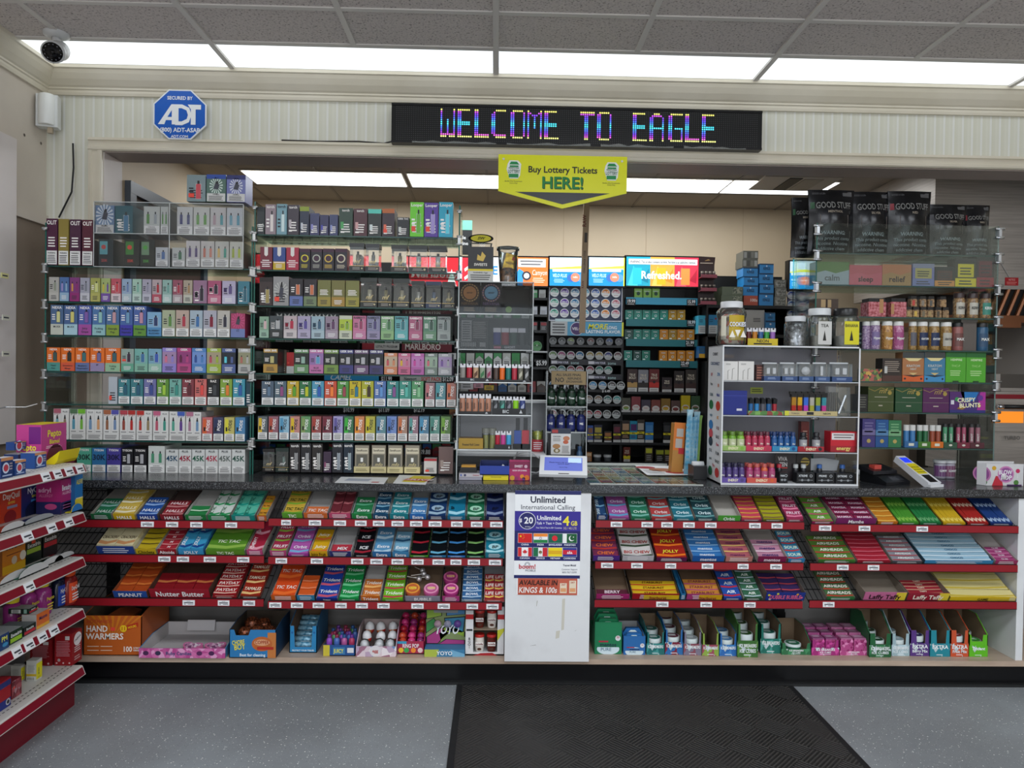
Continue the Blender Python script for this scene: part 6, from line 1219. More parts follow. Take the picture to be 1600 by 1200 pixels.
ltray(322,566,3,['34383c','38605a','3c4048','84c41c','30407c'],'BIC','black tray on the fourth stand shelf','black tray of dark, lime and blue lighters on the fourth stand shelf',prints=['7a7c80','50a090','7a7c84',None,'a0a8c0'],fh=.026)
# loose paper labels
for(a,b,y0,y1,cc,lb)in((92,182,265,315,'d8d8d8','white'),(187,255,272,305,'d8a0b0','pink'),(262,330,287,320,'d8b83c','yellow')):
 poster('price_label',f'small {lb} price label on the back of the acrylic stand','label',X3(a),Y4(y0),X3(b),Y4(y1),SY+.187,lambda q,w,h:q.lines(w*.15,w*.85,h*.2,h*.8,2,C('4a4a44'),1),cc)
def d_gold(q,w,h):q.text('Roasted Roll Cones',w/2,h*.3,h*.22,C('2c2008'),1,wm=w*.7);
pbox('gold_box','wide open gold cardboard box on the lowest stand shelf','box',X3(76),X3(252),702,Y4(668),SY+.012,.07,'9a7a1c',d_gold,None,lev[4]+.001,topc='5a4414')
for i,px in enumerate((272,318)):
 t=root('spice_jar',f'tall clear jar with olive contents, {ORD[i+1]} beside the gold box','jar',(at(X3(px),700,SY).x,SY+.035,lev[4]+.001),group='tall clear jars');h=.088
 q=MB();q.lathe([(.016,0),(.017,h*.75)],0,0,BLIST,12);q.mk('glass_tube',t);q=MB();q.lathe([(.013,.002),(.013,h*.66)],0,0,C('8a8a38'),10);q.mk('contents',t);q=MB();q.lathe([(.018,h*.75),(.018,h)],0,0,C('70726c',.3),12);q.mk('lid',t)
ltray(343,466,4,['a81c34','b83c84','3c94c4'],'','small tray on the lowest stand shelf','small tray with red, pink and blue lighters on the lowest stand shelf',fh=.02,base='1c1c20')
for i,(px,cc,yt)in enumerate(((503,'1c3c84',525),(560,'a01c2c',522))):
 x=at(X3(px),700,SY).x;t=root('utility_lighter',f'{cname(cc)} long necked utility lighter on the lowest stand shelf','lighter',(x,SY+.04,lev[4]+.001),group='utility lighters');H_=at(X3(px),Y4(yt),SY+.04).z-lev[4]
 q=MB();q.box(-.015,.015,-.008,.008,.0,H_*.6,C(cc,.25));q.mk('handle',t);q=MB();q.box(-.009,.009,-.005,.005,H_*.6,H_,C('1c1e20',.3));q.mk('neck',t);q=MB();q.box(-.02,.02,-.012,-.008,0,.022,C('141416'));q.mk('card_base',t)
 # papers and boxes on the counter below
zc=CZ+.001
def d_sw(q,w,h):q.text('Swisher',w*.72,h*.35,h*.4,C('a03044'),1,wm=w*.4);q.disc(w*.25,h*.5,h*.35,C('3c3c5c'),1,14);q.rect(w*.05,h*.2,w*.12,h*.8,C('5c6ca8'),1)
pbox('flat_box','white flat box with red script, upper of two under the gold edged tin','box',X3(79),X3(249),752,Y4(912),SY+.006,.09,'b4b0b4',d_sw,'flat boxes',zc+.019)
pbox('flat_box','pale flat box at the bottom of the pile on the counter','box',X3(79),X3(243),752,Y4(948),SY+.008,.09,'9a98a4',None,'flat boxes',zc)
q=MB();a=at(X3(88),740,SY+.02).x;b=at(X3(206),740,SY+.02).x;W=b-a;q.box(0,W,0,.05,0,.022,C('1c1a18'));q.box(.004,W-.004,.004,.046,.022,.03,C('c08c2c'));tag(q.mk('gold_edged_tin',None,(a,SY+.03,zc+.0198)),'black tin with gold lid on the pile of flat boxes','tin');TIN=bpy.context.scene.objects['gold_edged_tin']
FB=[o for o in COL.objects if o.name.startswith('flat_box')]
top0=max(o.location.z+o.data.vertices[7].co.z for o in FB);low=min(FB,key=lambda o:o.location.z);up_=max(FB,key=lambda o:o.location.z)
up_.location.z=low.location.z+max(v.co.z for v in low.data.vertices)+.0005;TIN.location.z=up_.location.z+max(v.co.z for v in up_.data.vertices)+.0005
def d_yel(q,w,h):q.text('THESE PRODUCTS ARE',w/2,h*.5,h*.14,C('4a4410'),1,wm=w*.5)
pbox('yellow_box','yellow flat box supporting the open blue tray','box',X3(254),X3(434),752,Y4(932),SY+.012,.08,'dcc818',d_yel,None,zc)
YB=[o for o in COL.objects if o.name.startswith('yellow_box')][0];zy=YB.location.z+max(v.co.z for v in YB.data.vertices)+.0005
a=at(X3(229),740,SY).x;b=at(X3(442),740,SY).x;W=b-a;hb=.052;q=MB();q.box(0,W,0,.1,0,.003,'1c3484');q.box(0,W,0,.003,0,hb*.75,'1f3a94');q.box(0,W,.097,.1,0,hb,'1a2c6c');q.box(0,.003,.003,.097,0,hb,'16245c');q.box(W-.003,W,.003,.097,0,hb,'16245c');tag(q.mk('blue_tray',None,(a,SY+.004,zy)),'open blue cardboard tray on the yellow flat box','tray')
q=MB();q.ext([(0,0),(.012,0),(.03,.035),(.022,.04),(.008,.012)],0,.004,'b8bcc4');tag(q.mk('paper_strip',None,(a+W*.6,SY+.03,zy+.0035),(-.2,0,0)),'folded pale paper strip lying in the open blue tray','paper')
def d_mag(q,w,h):
 q.rect(0,h*.58,w,h*.95,C('7a1844'),1);q.text('SWEET',w*.45,h*.65,h*.12,C('e0d0d8'),2,wm=w*.4);q.disc(w*.8,h*.7,w*.08,C('c8a8b8'),2,10);q.text('GOOD LIFE GUMMIES',w/2,h*.46,h*.07,C('e8d8e0'),1,wm=w*.7)
 [q.disc(w*x,h*z,w*r,C(c),2,12)for x,z,r,c in((.15,.12,.12,'c8962c'),(.35,.1,.1,'8c2c5c'),(.62,.2,.1,'d88a2c'),(.85,.14,.13,'d87020'),(.7,.08,.08,'5c2c6c'))]
pbox('magenta_pouch_box','magenta pouch box with orange fruit beside the open blue tray','box',X3(441),X3(590),751,Y4(828),SY+.012,.03,'a81e5c',d_mag,None,zc)
# gum canister on the white desk
DX0,DX1=at(716,700,3.5).x,at(905,700,3.5).x;DZ_=at(770,702.5,3.5).z
t=root('back_desk','white and grey steel desk panel behind the acrylic stand','desk',(DX0,3.5,0));W=DX1-DX0
q=MB();q.box(0,W*.75,.19,.22,CZ,at(800,628,3.7).z,C('a6a8ac',.4));q.box(W*.75,W*.76,.0,.22,CZ,at(800,628,3.7).z,C('8a8c90',.4));q.mk('back_panel',t)
q=MB();q.box(0,W*.76,.1,.22,at(800,628,3.7).z,at(800,628,3.7).z+.012,C('d8dadc',.3));q.mk('top_ledge',t)
q=MB();q.box(.0,W*.7,-.18+.0,.18,DZ_-.012,DZ_,C('d8dadc',.3));q.box(0,W*.7,-.0,.0+.01,CZ+.001,DZ_-.012,C('a4a6a8',.4));q.mk('low_ledge',t)
c=at(X3(643),Y4(745),3.45);q=MB();t=root('gum_canister','clear canister of yellow wrapped gum with a red and white label','canister',(c.x,3.45,DZ_+.001));R_=.029;H_=at(X3(643),Y4(592),3.45).z-DZ_
q=MB();q.lathe([(R_,0),(R_,H_*.5)],0,0,C('b83c44'),18);q.front(-R_-.0005);q.lines(-R_*.7,R_*.7,H_*.08,H_*.42,4,C('e8d8dc'),1);q.mk('label_sleeve',t)
q=MB();q.lathe([(R_*.96,H_*.5),(R_*.96,H_*.9)],0,0,BLIST,18);q.mk('clear_wall',t)
q=MB();q.lathe([(R_*.9,H_*.51),(R_*.85,H_*.8),(R_*.3,H_*.86)],0,0,m_foil('gum_fill','8a9a28','e4e448',.0,70),14);q.mk('gum_filling',t)
# tablet
TY=3.06;a=at(830,742,TY);t=root('payment_tablet','white customer tablet with a blue screen on its stand','tablet',(at(880,745,TY+.05).x,TY+.05,zc),(0,0,-.1))
q=MB();q.lathe([(.055,0),(.07,.03),(.072,.034)],0,0,C('8e9092',.4),4,a0=PI/4,smooth=False);q.mk('stand_base',t)
W,H_=.205,.13;q=MB();tl=math.radians(58);U=Vector((1,0,0));Vv_=Vector((0,math.sin(tl),math.cos(tl)))
Nn=U.cross(Vv_);O=Vector((-W/2,-.075,.03));vs=[O+U*x+Vv_*z+Nn*n for n in(0,-.014)for x,z in((0,0),(W,0),(W,H_),(0,H_))]
q.add(vs,[(0,1,2,3),(7,6,5,4),(0,4,5,1),(1,5,6,2),(2,6,7,3),(3,7,4,0)],C('dfe1e3',.3));q.frame(O,U,Vv_)
q.rect(W*.4,H_*.035,W*.62,H_*.075,C('2c2420'),1);q.mk('white_housing',t)
q=MB();q.frame(O,U,Vv_);q.rect(W*.1,H_*.2,W*.9,H_*.9,C('6470c0',.2,e=.35),1);q.rect(W*.6,H_*.62,W*.88,H_*.88,C('b0c8e8',.2,e=.5),2);q.text('Please insert, tap or swipe your',W*.5,H_*.6,.007,C('20286c'),2,wm=W*.6);q.text('card to start',W*.5,H_*.52,.007,C('20286c'),2);q.text('Ask for help',W*.5,H_*.36,.005,C('20286c'),2);q.mk('screen',t)
for lb,pts in(('white cable looping up beside the tablet',((806,731),(803,715),(812,708),(830,706),(842,716))),('white cable rising from the counter boxes',((804,716),(809,706))),('grey cable lying behind the tablet',((826,737),(838,739),(846,735)))):
 q=MB();q.tube([at(x,y,3.3 if 'rising' not in lb else 3.29)for x,y in pts],.0035,C('c8cacc'),6);tag(q.mk('cable'),lb,'cable')
 # refund-notice stand
NY=3.36;nx0,nx1=at(854,600,NY).x,at(918,600,NY).x;nz1=at(885,580,NY).z;n1=at(885,635,NY).z;n2=at(885,675,NY).z
t=root('acrylic_stand','narrow clear acrylic rack of small bottles under the refund notice','display stand',(nx0,NY,CZ));nw=nx1-nx0
for nm,bx in(('side_panel',(0,.003,0,.1,0,nz1-CZ)),('side_panel',(nw-.003,nw,0,.1,0,nz1-CZ)),('shelf',(.003,nw-.003,0,.1,n1-CZ-.004,n1-CZ)),('shelf',(.003,nw-.003,0,.1,n2-CZ-.004,n2-CZ)),('back_panel',(.003,nw-.003,.098,.1,0,nz1-CZ))):
 q=MB();q.box(*bx,ACRYL);q.box(bx[0],bx[1],-.002,0,bx[4],bx[5],C('b8bcbc',.2))if nm!='back_panel' else None;q.mk(nm,t)
for k in range(4):
 x=nx0+nw*(k+.5)/4;bottle(x,NY+.035,n1+.001,nw/9.5,at(885,601,NY).z-n1-.002,'0e2418','111614',f'dark green tincture bottle, {ORD[k+1]} on the upper shelf under the refund notice','dark green tincture bottles',lab='1c3a28',labt='Trees',name='tincture_bottle',neck=.5)
for k in range(4):
 x=nx0+nw*(k+.5)/4;bottle(x,NY+.035,n2+.001,nw/9.5,at(885,642,NY).z-n2-.002,'1a2458','15181c',f'dark blue tincture bottle, {ORD[k+1]} on the lower shelf under the refund notice','dark blue tincture bottles',lab='26306c',labt='ME',name='tincture_bottle',neck=.5)
bottle(nx0+nw*.86,NY+.05,zc,.015,.115,'3c5c7c','2c4c74','pale blue bottle behind the flyer under the refund notice',neck=.5)
def d_ref(q,w,h):
 q.rect(w*.0,h*.0,w,h,C('5c4c34'),1);q.rect(w*.012,h*.03,w*.988,h*.97,C('8a744c'),2);K=C('1c1612');q.text('ALL SALES FINAL',w/2,h*.64,h*.17,K,3,wm=w*.8);q.text('NO',w*.24,h*.2,h*.32,K,3,wm=w*.26);q.text('REFUNDS',w*.66,h*.38,h*.16,K,3,wm=w*.48);q.text('EXCHANGES',w*.66,h*.17,h*.14,K,3,wm=w*.48)
poster('notice_sign','brown notice sign saying all sales final on the bottle rack','sign',861,580,916,601,NY-.004,d_ref,'5c4c34',.004)
def d_fly(q,w,h):
 q.rect(0,h*.8,w,h,C('2c3448'),1);q.rect(w*.05,h*.83,w*.35,h*.95,C('b83c3c'),2);q.text('CHICKEN',w*.3,h*.66,h*.06,C('3a3430'),1,wm=w*.4);q.lines(w*.1,w*.5,h*.5,h*.63,3,C('8a8680'),1);q.disc(w*.78,h*.62,w*.17,C('c8805c'),1,14,sq=.7);q.disc(w*.75,h*.48,w*.14,C('c86444'),2,12,sq=.7);q.disc(w*.28,h*.32,w*.2,C('b88858'),1,14,sq=.6);q.disc(w*.3,h*.15,w*.17,C('8a7a4c'),1,14,sq=.7);q.disc(w*.3,h*.15,w*.08,C('e8e0d0'),2,12);q.lines(w*.55,w*.95,h*.05,h*.35,6,C('7a7672'),1)
poster('menu_flyer','folded food menu flyer standing behind the tablet','flyer',X3(741),Y4(598),X3(886),Y4(785),NY-.004,d_fly,'dedede',.002)
# glass inset full of scratch tickets
gx0,gx1=GX0,GX1
t=root('ticket_display','glass topped counter display of scratch tickets with a metal edge','ticket display',(gx0,GY0,CZ))
q=MB();q.box(0,gx1-gx0,0,GY1-GY0,-.05,-.047,C('5a6a60'));q.box(0,gx1-gx0,0,.004,-.047,-.006,C('3a3c3c'));q.mk('tray',t)
q=MB();q.box(0,gx1-gx0,0,GY1-GY0,-.004,.001,glass_mat('inset_glass',(.95,.97,.96),.3));q.box(0,gx1-gx0,-.002,.0,-.004,.003,C('c8ccc8',.2));q.box(0,gx1-gx0,GY1-GY0,GY1-GY0+.003,-.004,.012,C('c8ccc8',.2));q.mk('glass_top',t)
cc_=['4a6a8c','a8a04c','8c3c3c','3c7c5c','b8b8a8','6c8cb0','a86c3c','74a088','c04848','b0946c','5c4c7c','3c3c44']
k=0;ny=6
for r_ in range(ny):
 for c_ in range(8):
  k+=1;cw_=(gx1-gx0)/8;dy=(GY1-GY0)/ny;cc=cc_[(r_*5+c_*3)%12];q=MB();q.box(.004,cw_-.004,.004,dy-.004,0,.001,C(cc));q.top(.001)
  if r_==0 and c_<3:q.pol([(cw_*.5,.01),(cw_*.85,dy*.4),(cw_*.85,dy*.8),(cw_*.15,dy*.8),(cw_*.15,dy*.4)],C('d8dcd0'),1);q.disc(cw_*.5,dy*.5,cw_*.22,C(cc),2,12)
  else:q.rect(cw_*.15,dy*.55,cw_*.85,dy*.85,C('d8d8c8'),1);q.text(['CASH','LUCKY','$100','GOLD','BINGO'][k%5],cw_*.5,dy*.62,.012,C('2a2a30'),2,wm=cw_*.6);q.rect(cw_*.2,dy*.15,cw_*.8,dy*.4,C(cc_[(k*7)%12]),1)
  tag(q.mk('scratch_ticket',None,(gx0+c_*cw_,GY0+r_*dy,CZ-.009),(0,0,0)),f'{cname(cc)} scratch ticket, {ORD[c_+1]} in row {["one", "two", "three", "four", "five", "six"][r_]} under the counter glass','ticket','scratch tickets under the glass')
q=MB();q.box(0,gx1-gx0-.002,0,GY1-GY0-.01,-.0105,-.0095,C('c8c8c0'));o_=q.mk('ticket_shelf');o_.parent=t;o_.location=(0.001,.005,0)
def flat_paper(name,label,pts,draw,z=CZ+.0015,col='e2e4e4'):
 P_=[atz(x,y,z)for x,y in pts];q=MB();o=P_[0];q.add([p-o for p in P_]+[p-o-Vector((0,0,.0008))for p in P_],[(0,1,2,3),(7,6,5,4),(0,4,5,1),(1,5,6,2),(2,6,7,3),(3,7,4,0)],C(col,.5))
 U=(P_[1]-P_[0]);W=U.length;V_=Vector((-U.y,U.x,0)).normalized();H_=(P_[3]-P_[0]).dot(V_);q.frame((0,0,0),U,V_);draw(q,W,H_);return tag(q.mk(name,None,o),label,'paper')
flat_paper('paper_sheet','white printed sheet lying on the countertop in front of the glass case',[(523,754),(600,756),(607,746),(533,745)],lambda q,w,h:(q.rect(w*.1,h*.35,w*.6,h*.75,C('a8b0c0'),1),q.rect(w*.7,h*.15,w*.85,h*.3,C('b04048'),1)))
flat_paper('paper_sheet','white sheet with a yellow and red advert lying on the countertop',[(614,755),(665,757),(673,743),(624,742)],lambda q,w,h:(q.rect(w*.15,h*.2,w*.85,h*.95,C('d8c820'),1),q.rect(w*.12,h*.35,w*.9,h*.6,C('c04030'),2),q.text('DRIVE',w*.5,h*.4,h*.15,C('f0e8e0'),3)))
flat_paper('paper_sheet','white menu sheet lying on the glass over the scratch tickets',[(1011,742),(1085,742),(1058,728),(992,727)],lambda q,w,h:(q.disc(w*.3,h*.75,h*.14,C('a03038'),1,12),q.disc(w*.55,h*.5,h*.18,C('a86c4c'),1,12),q.disc(w*.75,h*.25,h*.15,C('b03838'),1,12),q.lines(w*.1,w*.5,h*.1,h*.5,5,C('9a9a9c'),1)),z=CZ+.0035)
# blue straws and orange box
for i,(x0,x1,cc)in enumerate(((1068,1078,'5ca8c8'),(1074,1087,'7cb4cc'),(1080,1093,'4c9cc0'),(1086,1097,'88b86c'))):
 yt=(640,652,644,650)[i];a=at((x0+x1)/2,735,3.3);b=at((x0+x1)/2+8,yt,3.32);q=MB();q.ext([(-.012,0),(.012,0),(.014+.01,b.z-CZ-.02),(.028,b.z-CZ),(-.002,b.z-CZ),(-.0,b.z-CZ-.02)],0,.012,m_foil('blue_wrap','5c9cbc','a8ccd8',.1,30)if i==0 else(bpy.data.materials['blue_wrap']if i<3 else C('8cb45c',.25)))
 q.front(0);q.lines(-.006,.01,.02,b.z-CZ-.06,9,C(cc),1);tag(q.mk('wrap_pouch',None,(a.x,3.3+.014*i,zc)),f'tall {cname(cc)} cigarillo wrap pouch, {ORD[i+1]} of four standing beside the white case','pouch','tall wrap pouches')
a=at(1049,728,3.36);q=MB();H_=at(1057,660,3.36).z-CZ;W=at(1067,700,3.36).x-a.x;q.box(0,W,0,.06,0,H_*.98,C('b8823c'));q.front(0);q.rect(0,H_*.45,W,H_,C('d8782c'),1);q.rect(W*.2,H_*.5,W*.8,H_*.68,C('b8b0a8'),2);q.rect(W*.25,H_*.72,W*.85,H_*.88,C('b8b0a8'),2);q.rect(W*.5,H_*.38,W,H_*.5,C('c02c34'),2);tag(q.mk('orange_box',None,(a.x,3.36,zc),(0,.05,0)),'orange cardboard box standing behind the tall blue pouches','box')
a=at(1103,752,3.12);t=root('receipt_printer','small black printer with a white roll beside the white case','printer',(a.x-.02,3.14,zc));q=MB();q.box(-.03,.03,0,.09,0,.06,C('141518',.3));q.mk('body',t);q=MB();q.rod((-.025,.04,.063),(.025,.04,.063),.014,C('d0d2d4'),12);q.mk('paper_roll',t)
# ================================================================ WHITE DISPLAY CASE
WY0=3.0;wx0,wx1=at(1127.5,650,WY0).x,at(1342.5,650,WY0).x;wzt=at(1236,541,WY0).z;WDp=.2;ww=wx1-wx0;wh_=wzt-CZ
t=root('white_display_case','white framed acrylic counter case with brand logos on its side panel','display case',(wx0,WY0,zc));WF=C('d4d6d8',.35)
q=MB();q.box(0,.006,0,WDp,0,wh_,WF);q.frame((0,WDp,0),(0,-1,0),(0,0,1))
logos=[('CURENT',2,'3a3c44',.94),('CURCONNECT',2,'1c3c6c',.87),('KIF',0,'b02c34',.79),('ZYN',1,'2c7cb4',.79),('free',0,'3c4044',.72),('BB',1,'c86c38',.71),('CUBA',0,'3a5c64',.64),('Mobil',1,'3c4c9c',.64),('@',0,'1f6c3c',.565),('@',1,'c03c28',.56),('eagle',0,'5c7c94',.49),('BIC',1,'d88a1c',.475),('@',0,'2c74b4',.415),('OCB',1,'7c2c34',.40),('@',0,'c83c44',.35),('RACE',1,'3a3a40',.335),('@',0,'1c2430',.29),('Flare',1,'c0304c',.28),('JUUL',0,'54565c',.225),('FLUM',1,'2a2c30',.215),('geek',0,'6c6e74',.165),('GHOST',1,'1c2024',.155),('Viva',2,'c83c4c',.12),('@',0,'2c6c44',.07),('@',1,'c03c3c',.075)]
for s_,col_,cc,fz in logos:
 cx=WDp*(.5 if col_==2 else(.27 if col_==0 else .75));z=wh_*fz
 if s_=='@':q.disc(cx,z,WDp*.15,C(cc),2,14,sq=.7)
 else:q.text(s_,cx,z-.006,.013,C(cc),2,wm=WDp*(.75 if col_==2 else .4),rot=-.03)
q.mk('logo_panel',t)
q=MB();q.box(ww-.006,ww,0,WDp,0,wh_,ACRYL);q.box(ww-.006,ww,-.002,0,0,wh_,WF);q.mk('side_panel',t)
q=MB();q.box(0,ww,0,WDp,wh_-.005,wh_,ACRYL);q.box(0,ww,-.002,0,wh_-.006,wh_,WF);q.mk('top_panel',t)
q=MB();q.box(0,ww,0,WDp,0,.006,WF);q.mk('bottom_panel',t)
q=MB();q.box(.006,ww-.006,WDp-.003,WDp,.006,wh_-.005,glass_mat('frosted_back',(.8,.8,.82),.0,.3,haze=.5,hazecol='b4b4bc'));q.mk('back_panel',t)
wl=[at(1236,y,WY0).z for y in(596,650,706.5)]
for z in wl:
 q=MB();q.box(.006,ww-.006,.0,WDp-.003,z-zc-.004,z-zc,ACRYL);q.box(.006,ww-.006,-.0015,0,z-zc-.004,z-zc,C('b4b8bc',.2));q.mk('shelf',t)
q=MB();q.box(.0,ww,-.004,-.002,.0,.008,WF);q.mk('front_lip',t)
XW=lambda v:960+v/4;YW=lambda v:540+v/4
PY=WY0+.02
wz=[wl[0]+.001,wl[1]+.001,wl[2]+.001,zc+.0065]
for i,(a,b)in enumerate(((682,770),(774,871))):
 pbox('earphone_box',f'white earphone box, {ORD[i+1]} from the logo panel in the white case','box',XW(a),XW(b),595,YW(98),PY,.03,'d2d0cc',lambda q,w,h:(q.tube([q.P(w*.3,h*.05,2),q.P(w*.3,h*.5,2),q.P(w*.4,h*.55,2)],.0012,C('9a9894')),q.tube([q.P(w*.6,h*.05,2),q.P(w*.62,h*.6,2),q.P(w*.75,h*.64,2)],.0012,C('9a9894')),q.lines(w*.15,w*.5,h*.8,h*.9,2,C('8a8a88'),1)),'earphone boxes',wz[0])
pbox('brown_box','narrow dark red brown box beside the earphone boxes','box',XW(885),XW(930),595,YW(120),PY+.03,.03,'4a2420',lambda q,w,h:q.lines(w*.1,w*.9,h*.1,h*.9,5,C('a86c5c'),1),None,wz[0])
for i,(a,b,cc)in enumerate(((935,1042,'2c4674'),(1048,1150,'2c4674'),(1153,1250,'34507c'),(1254,1352,'34507c'),(1360,1492,'2c4674'))):
 X0,X1=at(XW(a),595,PY).x,at(XW(b),595,PY).x;w=X1-X0;h=at(XW((a+b)/2),YW(105),PY).z-wz[0]
 t2=root('charger_pack',f'white charger blister pack with a blue base, {ORD[i+1]} after the earphone boxes','pack',(X0,PY,wz[0]),group='charger blister packs')
 q=MB();q.box(.002,w-.008,.03,.033,0,h,C('c4c8cc'));q.mk('card',t2)
 q=MB();q.box(.0,w-.004,0,.03,h*.26,h*.92,BLIST);q.mk('blister',t2)
 q=MB();q.box(0,w-.004,-.001,.03,0,h*.26,C(cc));q.front(-.001);q.lines(w*.2,w*.7,h*.08,h*.2,2,C('8ca0c4'),1);q.mk('blue_base',t2)
 q=MB();
 if i in(0,1,4):[q.box(w*x,w*(x+.18),.008,.025,h*.38,h*.7,C('e4e6e8',.3))for x in(.2,.55)]
 elif i==2:q.rod((w*.5,.008,h*.55),(w*.5,.02,h*.55),w*.28,C('e0e2e4',.3),8)
 else:q.box(w*.4,w*.55,.008,.02,h*.32,h*.8,C('e4e6e8',.3))
 q.mk('charger',t2)
pbox('blue_pouch_box','large shiny navy blue box on the middle shelf of the white case','box',XW(674),XW(827),649,YW(281),PY,.07,C('22307c',.15),lambda q,w,h:(q.rect(w*.58,h*.17,w*.8,h*.26,C('c8c8d0'),1),q.rect(0,h*.78,w,h*.8,C('34429c'),1)),None,wz[1])
# green tray of torch lighters
def grp_tray(px0,px1,li,fh,c,label,draw=None,D=.06,y=PY):
 X0,X1=at(XW(px0),650,y).x,at(XW(px1),650,y).x;w=X1-X0
 q=MB();q.box(0,w,0,D,0,.003,C(c)if isinstance(c,str)else c);q.box(0,w,-.0015,0,0,fh,C(c)if isinstance(c,str)else c);q.front(-.0015)
 if draw:draw(q,w,fh)
 tag(q.mk('display_tray',None,(X0,y,wz[li])),label,'tray');return X0,w
X0,w=grp_tray(836,1055,1,.018,conf(['4c7c3c','70a050','8c3c34','3c6c38'],60),'green patterned tray of torch lighters in the white case')
k=0
for r_ in range(2):
 for c_ in range(5):
  k+=1;cc=['1c5c94','2c7cb4','54545c','1c5c94','9c2430'][(c_+r_*2)%5];t2=root('torch_lighter',f'{cname(cc)} angled torch lighter, number {k} in the green patterned tray','lighter',(X0+w*(.1+.17*c_+.05*r_),PY+.014+.022*r_,wz[1]+.0032),group='torch lighters in the green tray')
  q=MB();q.lathe([(.009,0),(.01,.045)],0,0,C(cc,.25),8);q.mk('tank',t2);q=MB();q.extx([(-.008,.045),(.01,.045),(.012,.07),(-.012,.065)],-.008,.008,C('16171a'));q.mk('head',t2)
X0,w=grp_tray(1063,1392,1,.02,'b8a878','beige tray of rainbow torch lighters in the white case',lambda q,w,h:(q.text('NEON',w*.8,h*.3,h*.4,C('2c2a24'),1),q.rect(w*.42,h*.2,w*.55,h*.8,C('1c1c20'),1),q.rect(0,0,w*.08,h,C('c8c83c'),1),q.text('TORCH',w*.2,h*.3,h*.35,C('5c5854'),1)))
rb=[('a87c2c','a83028'),('c8a02c','a02c24'),('3c6cd0','b03cb0'),('a8a8a0','a0a03c'),('8c9c3c','3c6ca8'),('3c8c9c','b83c8c')]
for i,(c1,c2)in enumerate(rb):
 x=X0+w*(.2+.115*i);t2=root('torch_lighter',f'tall {cname(c1)} and {cname(c2)} metallic torch lighter, {ORD[i+1]} in the beige tray','lighter',(x,PY+.02,wz[1]+.0032),group='rainbow torch lighters')
 q=MB();q.box(-.009,.009,-.007,.007,0,.04,C(c2,.2,.6));q.box(-.009,.009,-.007,.007,.04,.075,C(c1,.2,.6));q.mk('body',t2);q=MB();q.box(-.012,.012,-.01,.012,.075,.095,C('111214',.3));q.box(-.02,.0,-.012,.0,.088,.099,C('111214',.3));q.mk('head',t2)
t2=root('accessory_bag','clear zip bag of black accessories in the white case','bag',(at(XW(1338),650,PY).x,PY+.01,wz[1]));q=MB();W_=at(XW(1482),650,PY).x-at(XW(1338),650,PY).x;H_=wl[0]-wl[1]-.02
q.ext([(0,0),(W_,0),(W_*.97,H_*.97),(W_*.03,H_)],0,.03,BLIST);q.mk('clear_bag',t2)
q=MB();
for i in range(5):q.rod((W_*(.12+.1*i),.015,.004),(W_*(.14+.08*i),.015,H_*.8),.003,C('1a1a1c'),5)
q.rod((W_*.55,.014,.01),(W_*.85,.016,H_*.7),.006,C('b8bcc0',.2,.8),6);q.rod((W_*.8,.014,.02),(W_*.5,.016,H_*.6),.005,C('2a2a2c',.2),6);q.mk('accessories',t2)
poster('price_label','yellow green price label on the back of the white case','label',XW(849),YW(262),XW(928),YW(300),WY0+WDp-.005,lambda q,w,h:q.lines(w*.1,w*.9,h*.2,h*.8,2,C('3c4420'),1),'b0bc4c')
def shots(px0,px1,li,tc,bc,capc,label,gname,cols,rows_=2,txt='5hr',fh=.022,lc=None,yb=650,hh=.078,accent=None):
 X0,w=grp_tray(px0,px1,li,fh,tc,label+' tray',lambda q,w,h:(q.text('ENERGY',w*.5,h*.25,h*.5,C('e8e0b8'),1,wm=w*.4),q.disc(w*.85,h*.5,h*.35,C(accent or bc),1,10)),D=.075)
 k=0
 for r_ in range(rows_):
  for c_ in range(cols):
   k+=1;bottle(X0+w*(c_+.5)/cols,PY+.015+.03*r_,wz[li]+.0032,min(w/cols*.46,.0165),hh,bc if(k%3 or not accent)else accent,capc,f'{gname}, number {k} in the {label.split(" tray")[0]} tray',gname+'s '+label,lab=lc,labt=txt if r_==0 else None,ltc='e8e8d8',name='energy_shot',neck=.62,caph=.2,seg=10)
shots(668,824,2,'8cac5c','6c9c34','5c7c2c','pale green energy shot','green energy shot',3,lc='b8c098',accent='7cac3c')
shots(826,985,2,'b82c4c','a83048','5c2434','crimson energy shot','red energy shot',4,lc='b03c58')
shots(990,1146,2,'2c80ac','1f4c84','1c3464','sky blue energy shot','blue energy shot',4,lc='2c5c94')
shots(1150,1314,2,'9c1c28','222428','1c1c20','red, half empty energy shot','black energy shot',2,1,lc='9c9ca0')
def d_redb(q,w,h):q.rect(w*.04,h*.6,w*.93,h*.93,C('d4d0d0'),1);q.lines(w*.1,w*.9,h*.65,h*.9,2,C('6c6464'),2);q.rect(0,h*.0,w,h*.3,C('981c28'),1);q.text('energy',w*.5,h*.1,h*.18,C('d8c86c'),2,wm=w*.7)
pbox('red_box','red and white carton of energy shots in the white case','box',XW(1350),XW(1510),705,YW(538),PY,.06,'b81c2c',d_redb,None,wz[2])
pbox('red_box','dark red upright box behind the half empty energy shot tray','box',XW(1165),XW(1215),705,YW(475),PY+.1,.03,'6c2420',lambda q,w,h:q.lines(w*.2,w*.8,h*.3,h*.7,4,C('b89484'),1),None,wz[2])
shots(668,828,3,'5c4894','4a3c74','2c2844','purple energy shot','purple energy shot',4,lc='54447c')
shots(835,1020,3,'c05044','9c3064','b05048','coral energy shot','magenta energy shot',4,lc='a84c74',accent='c85c34')
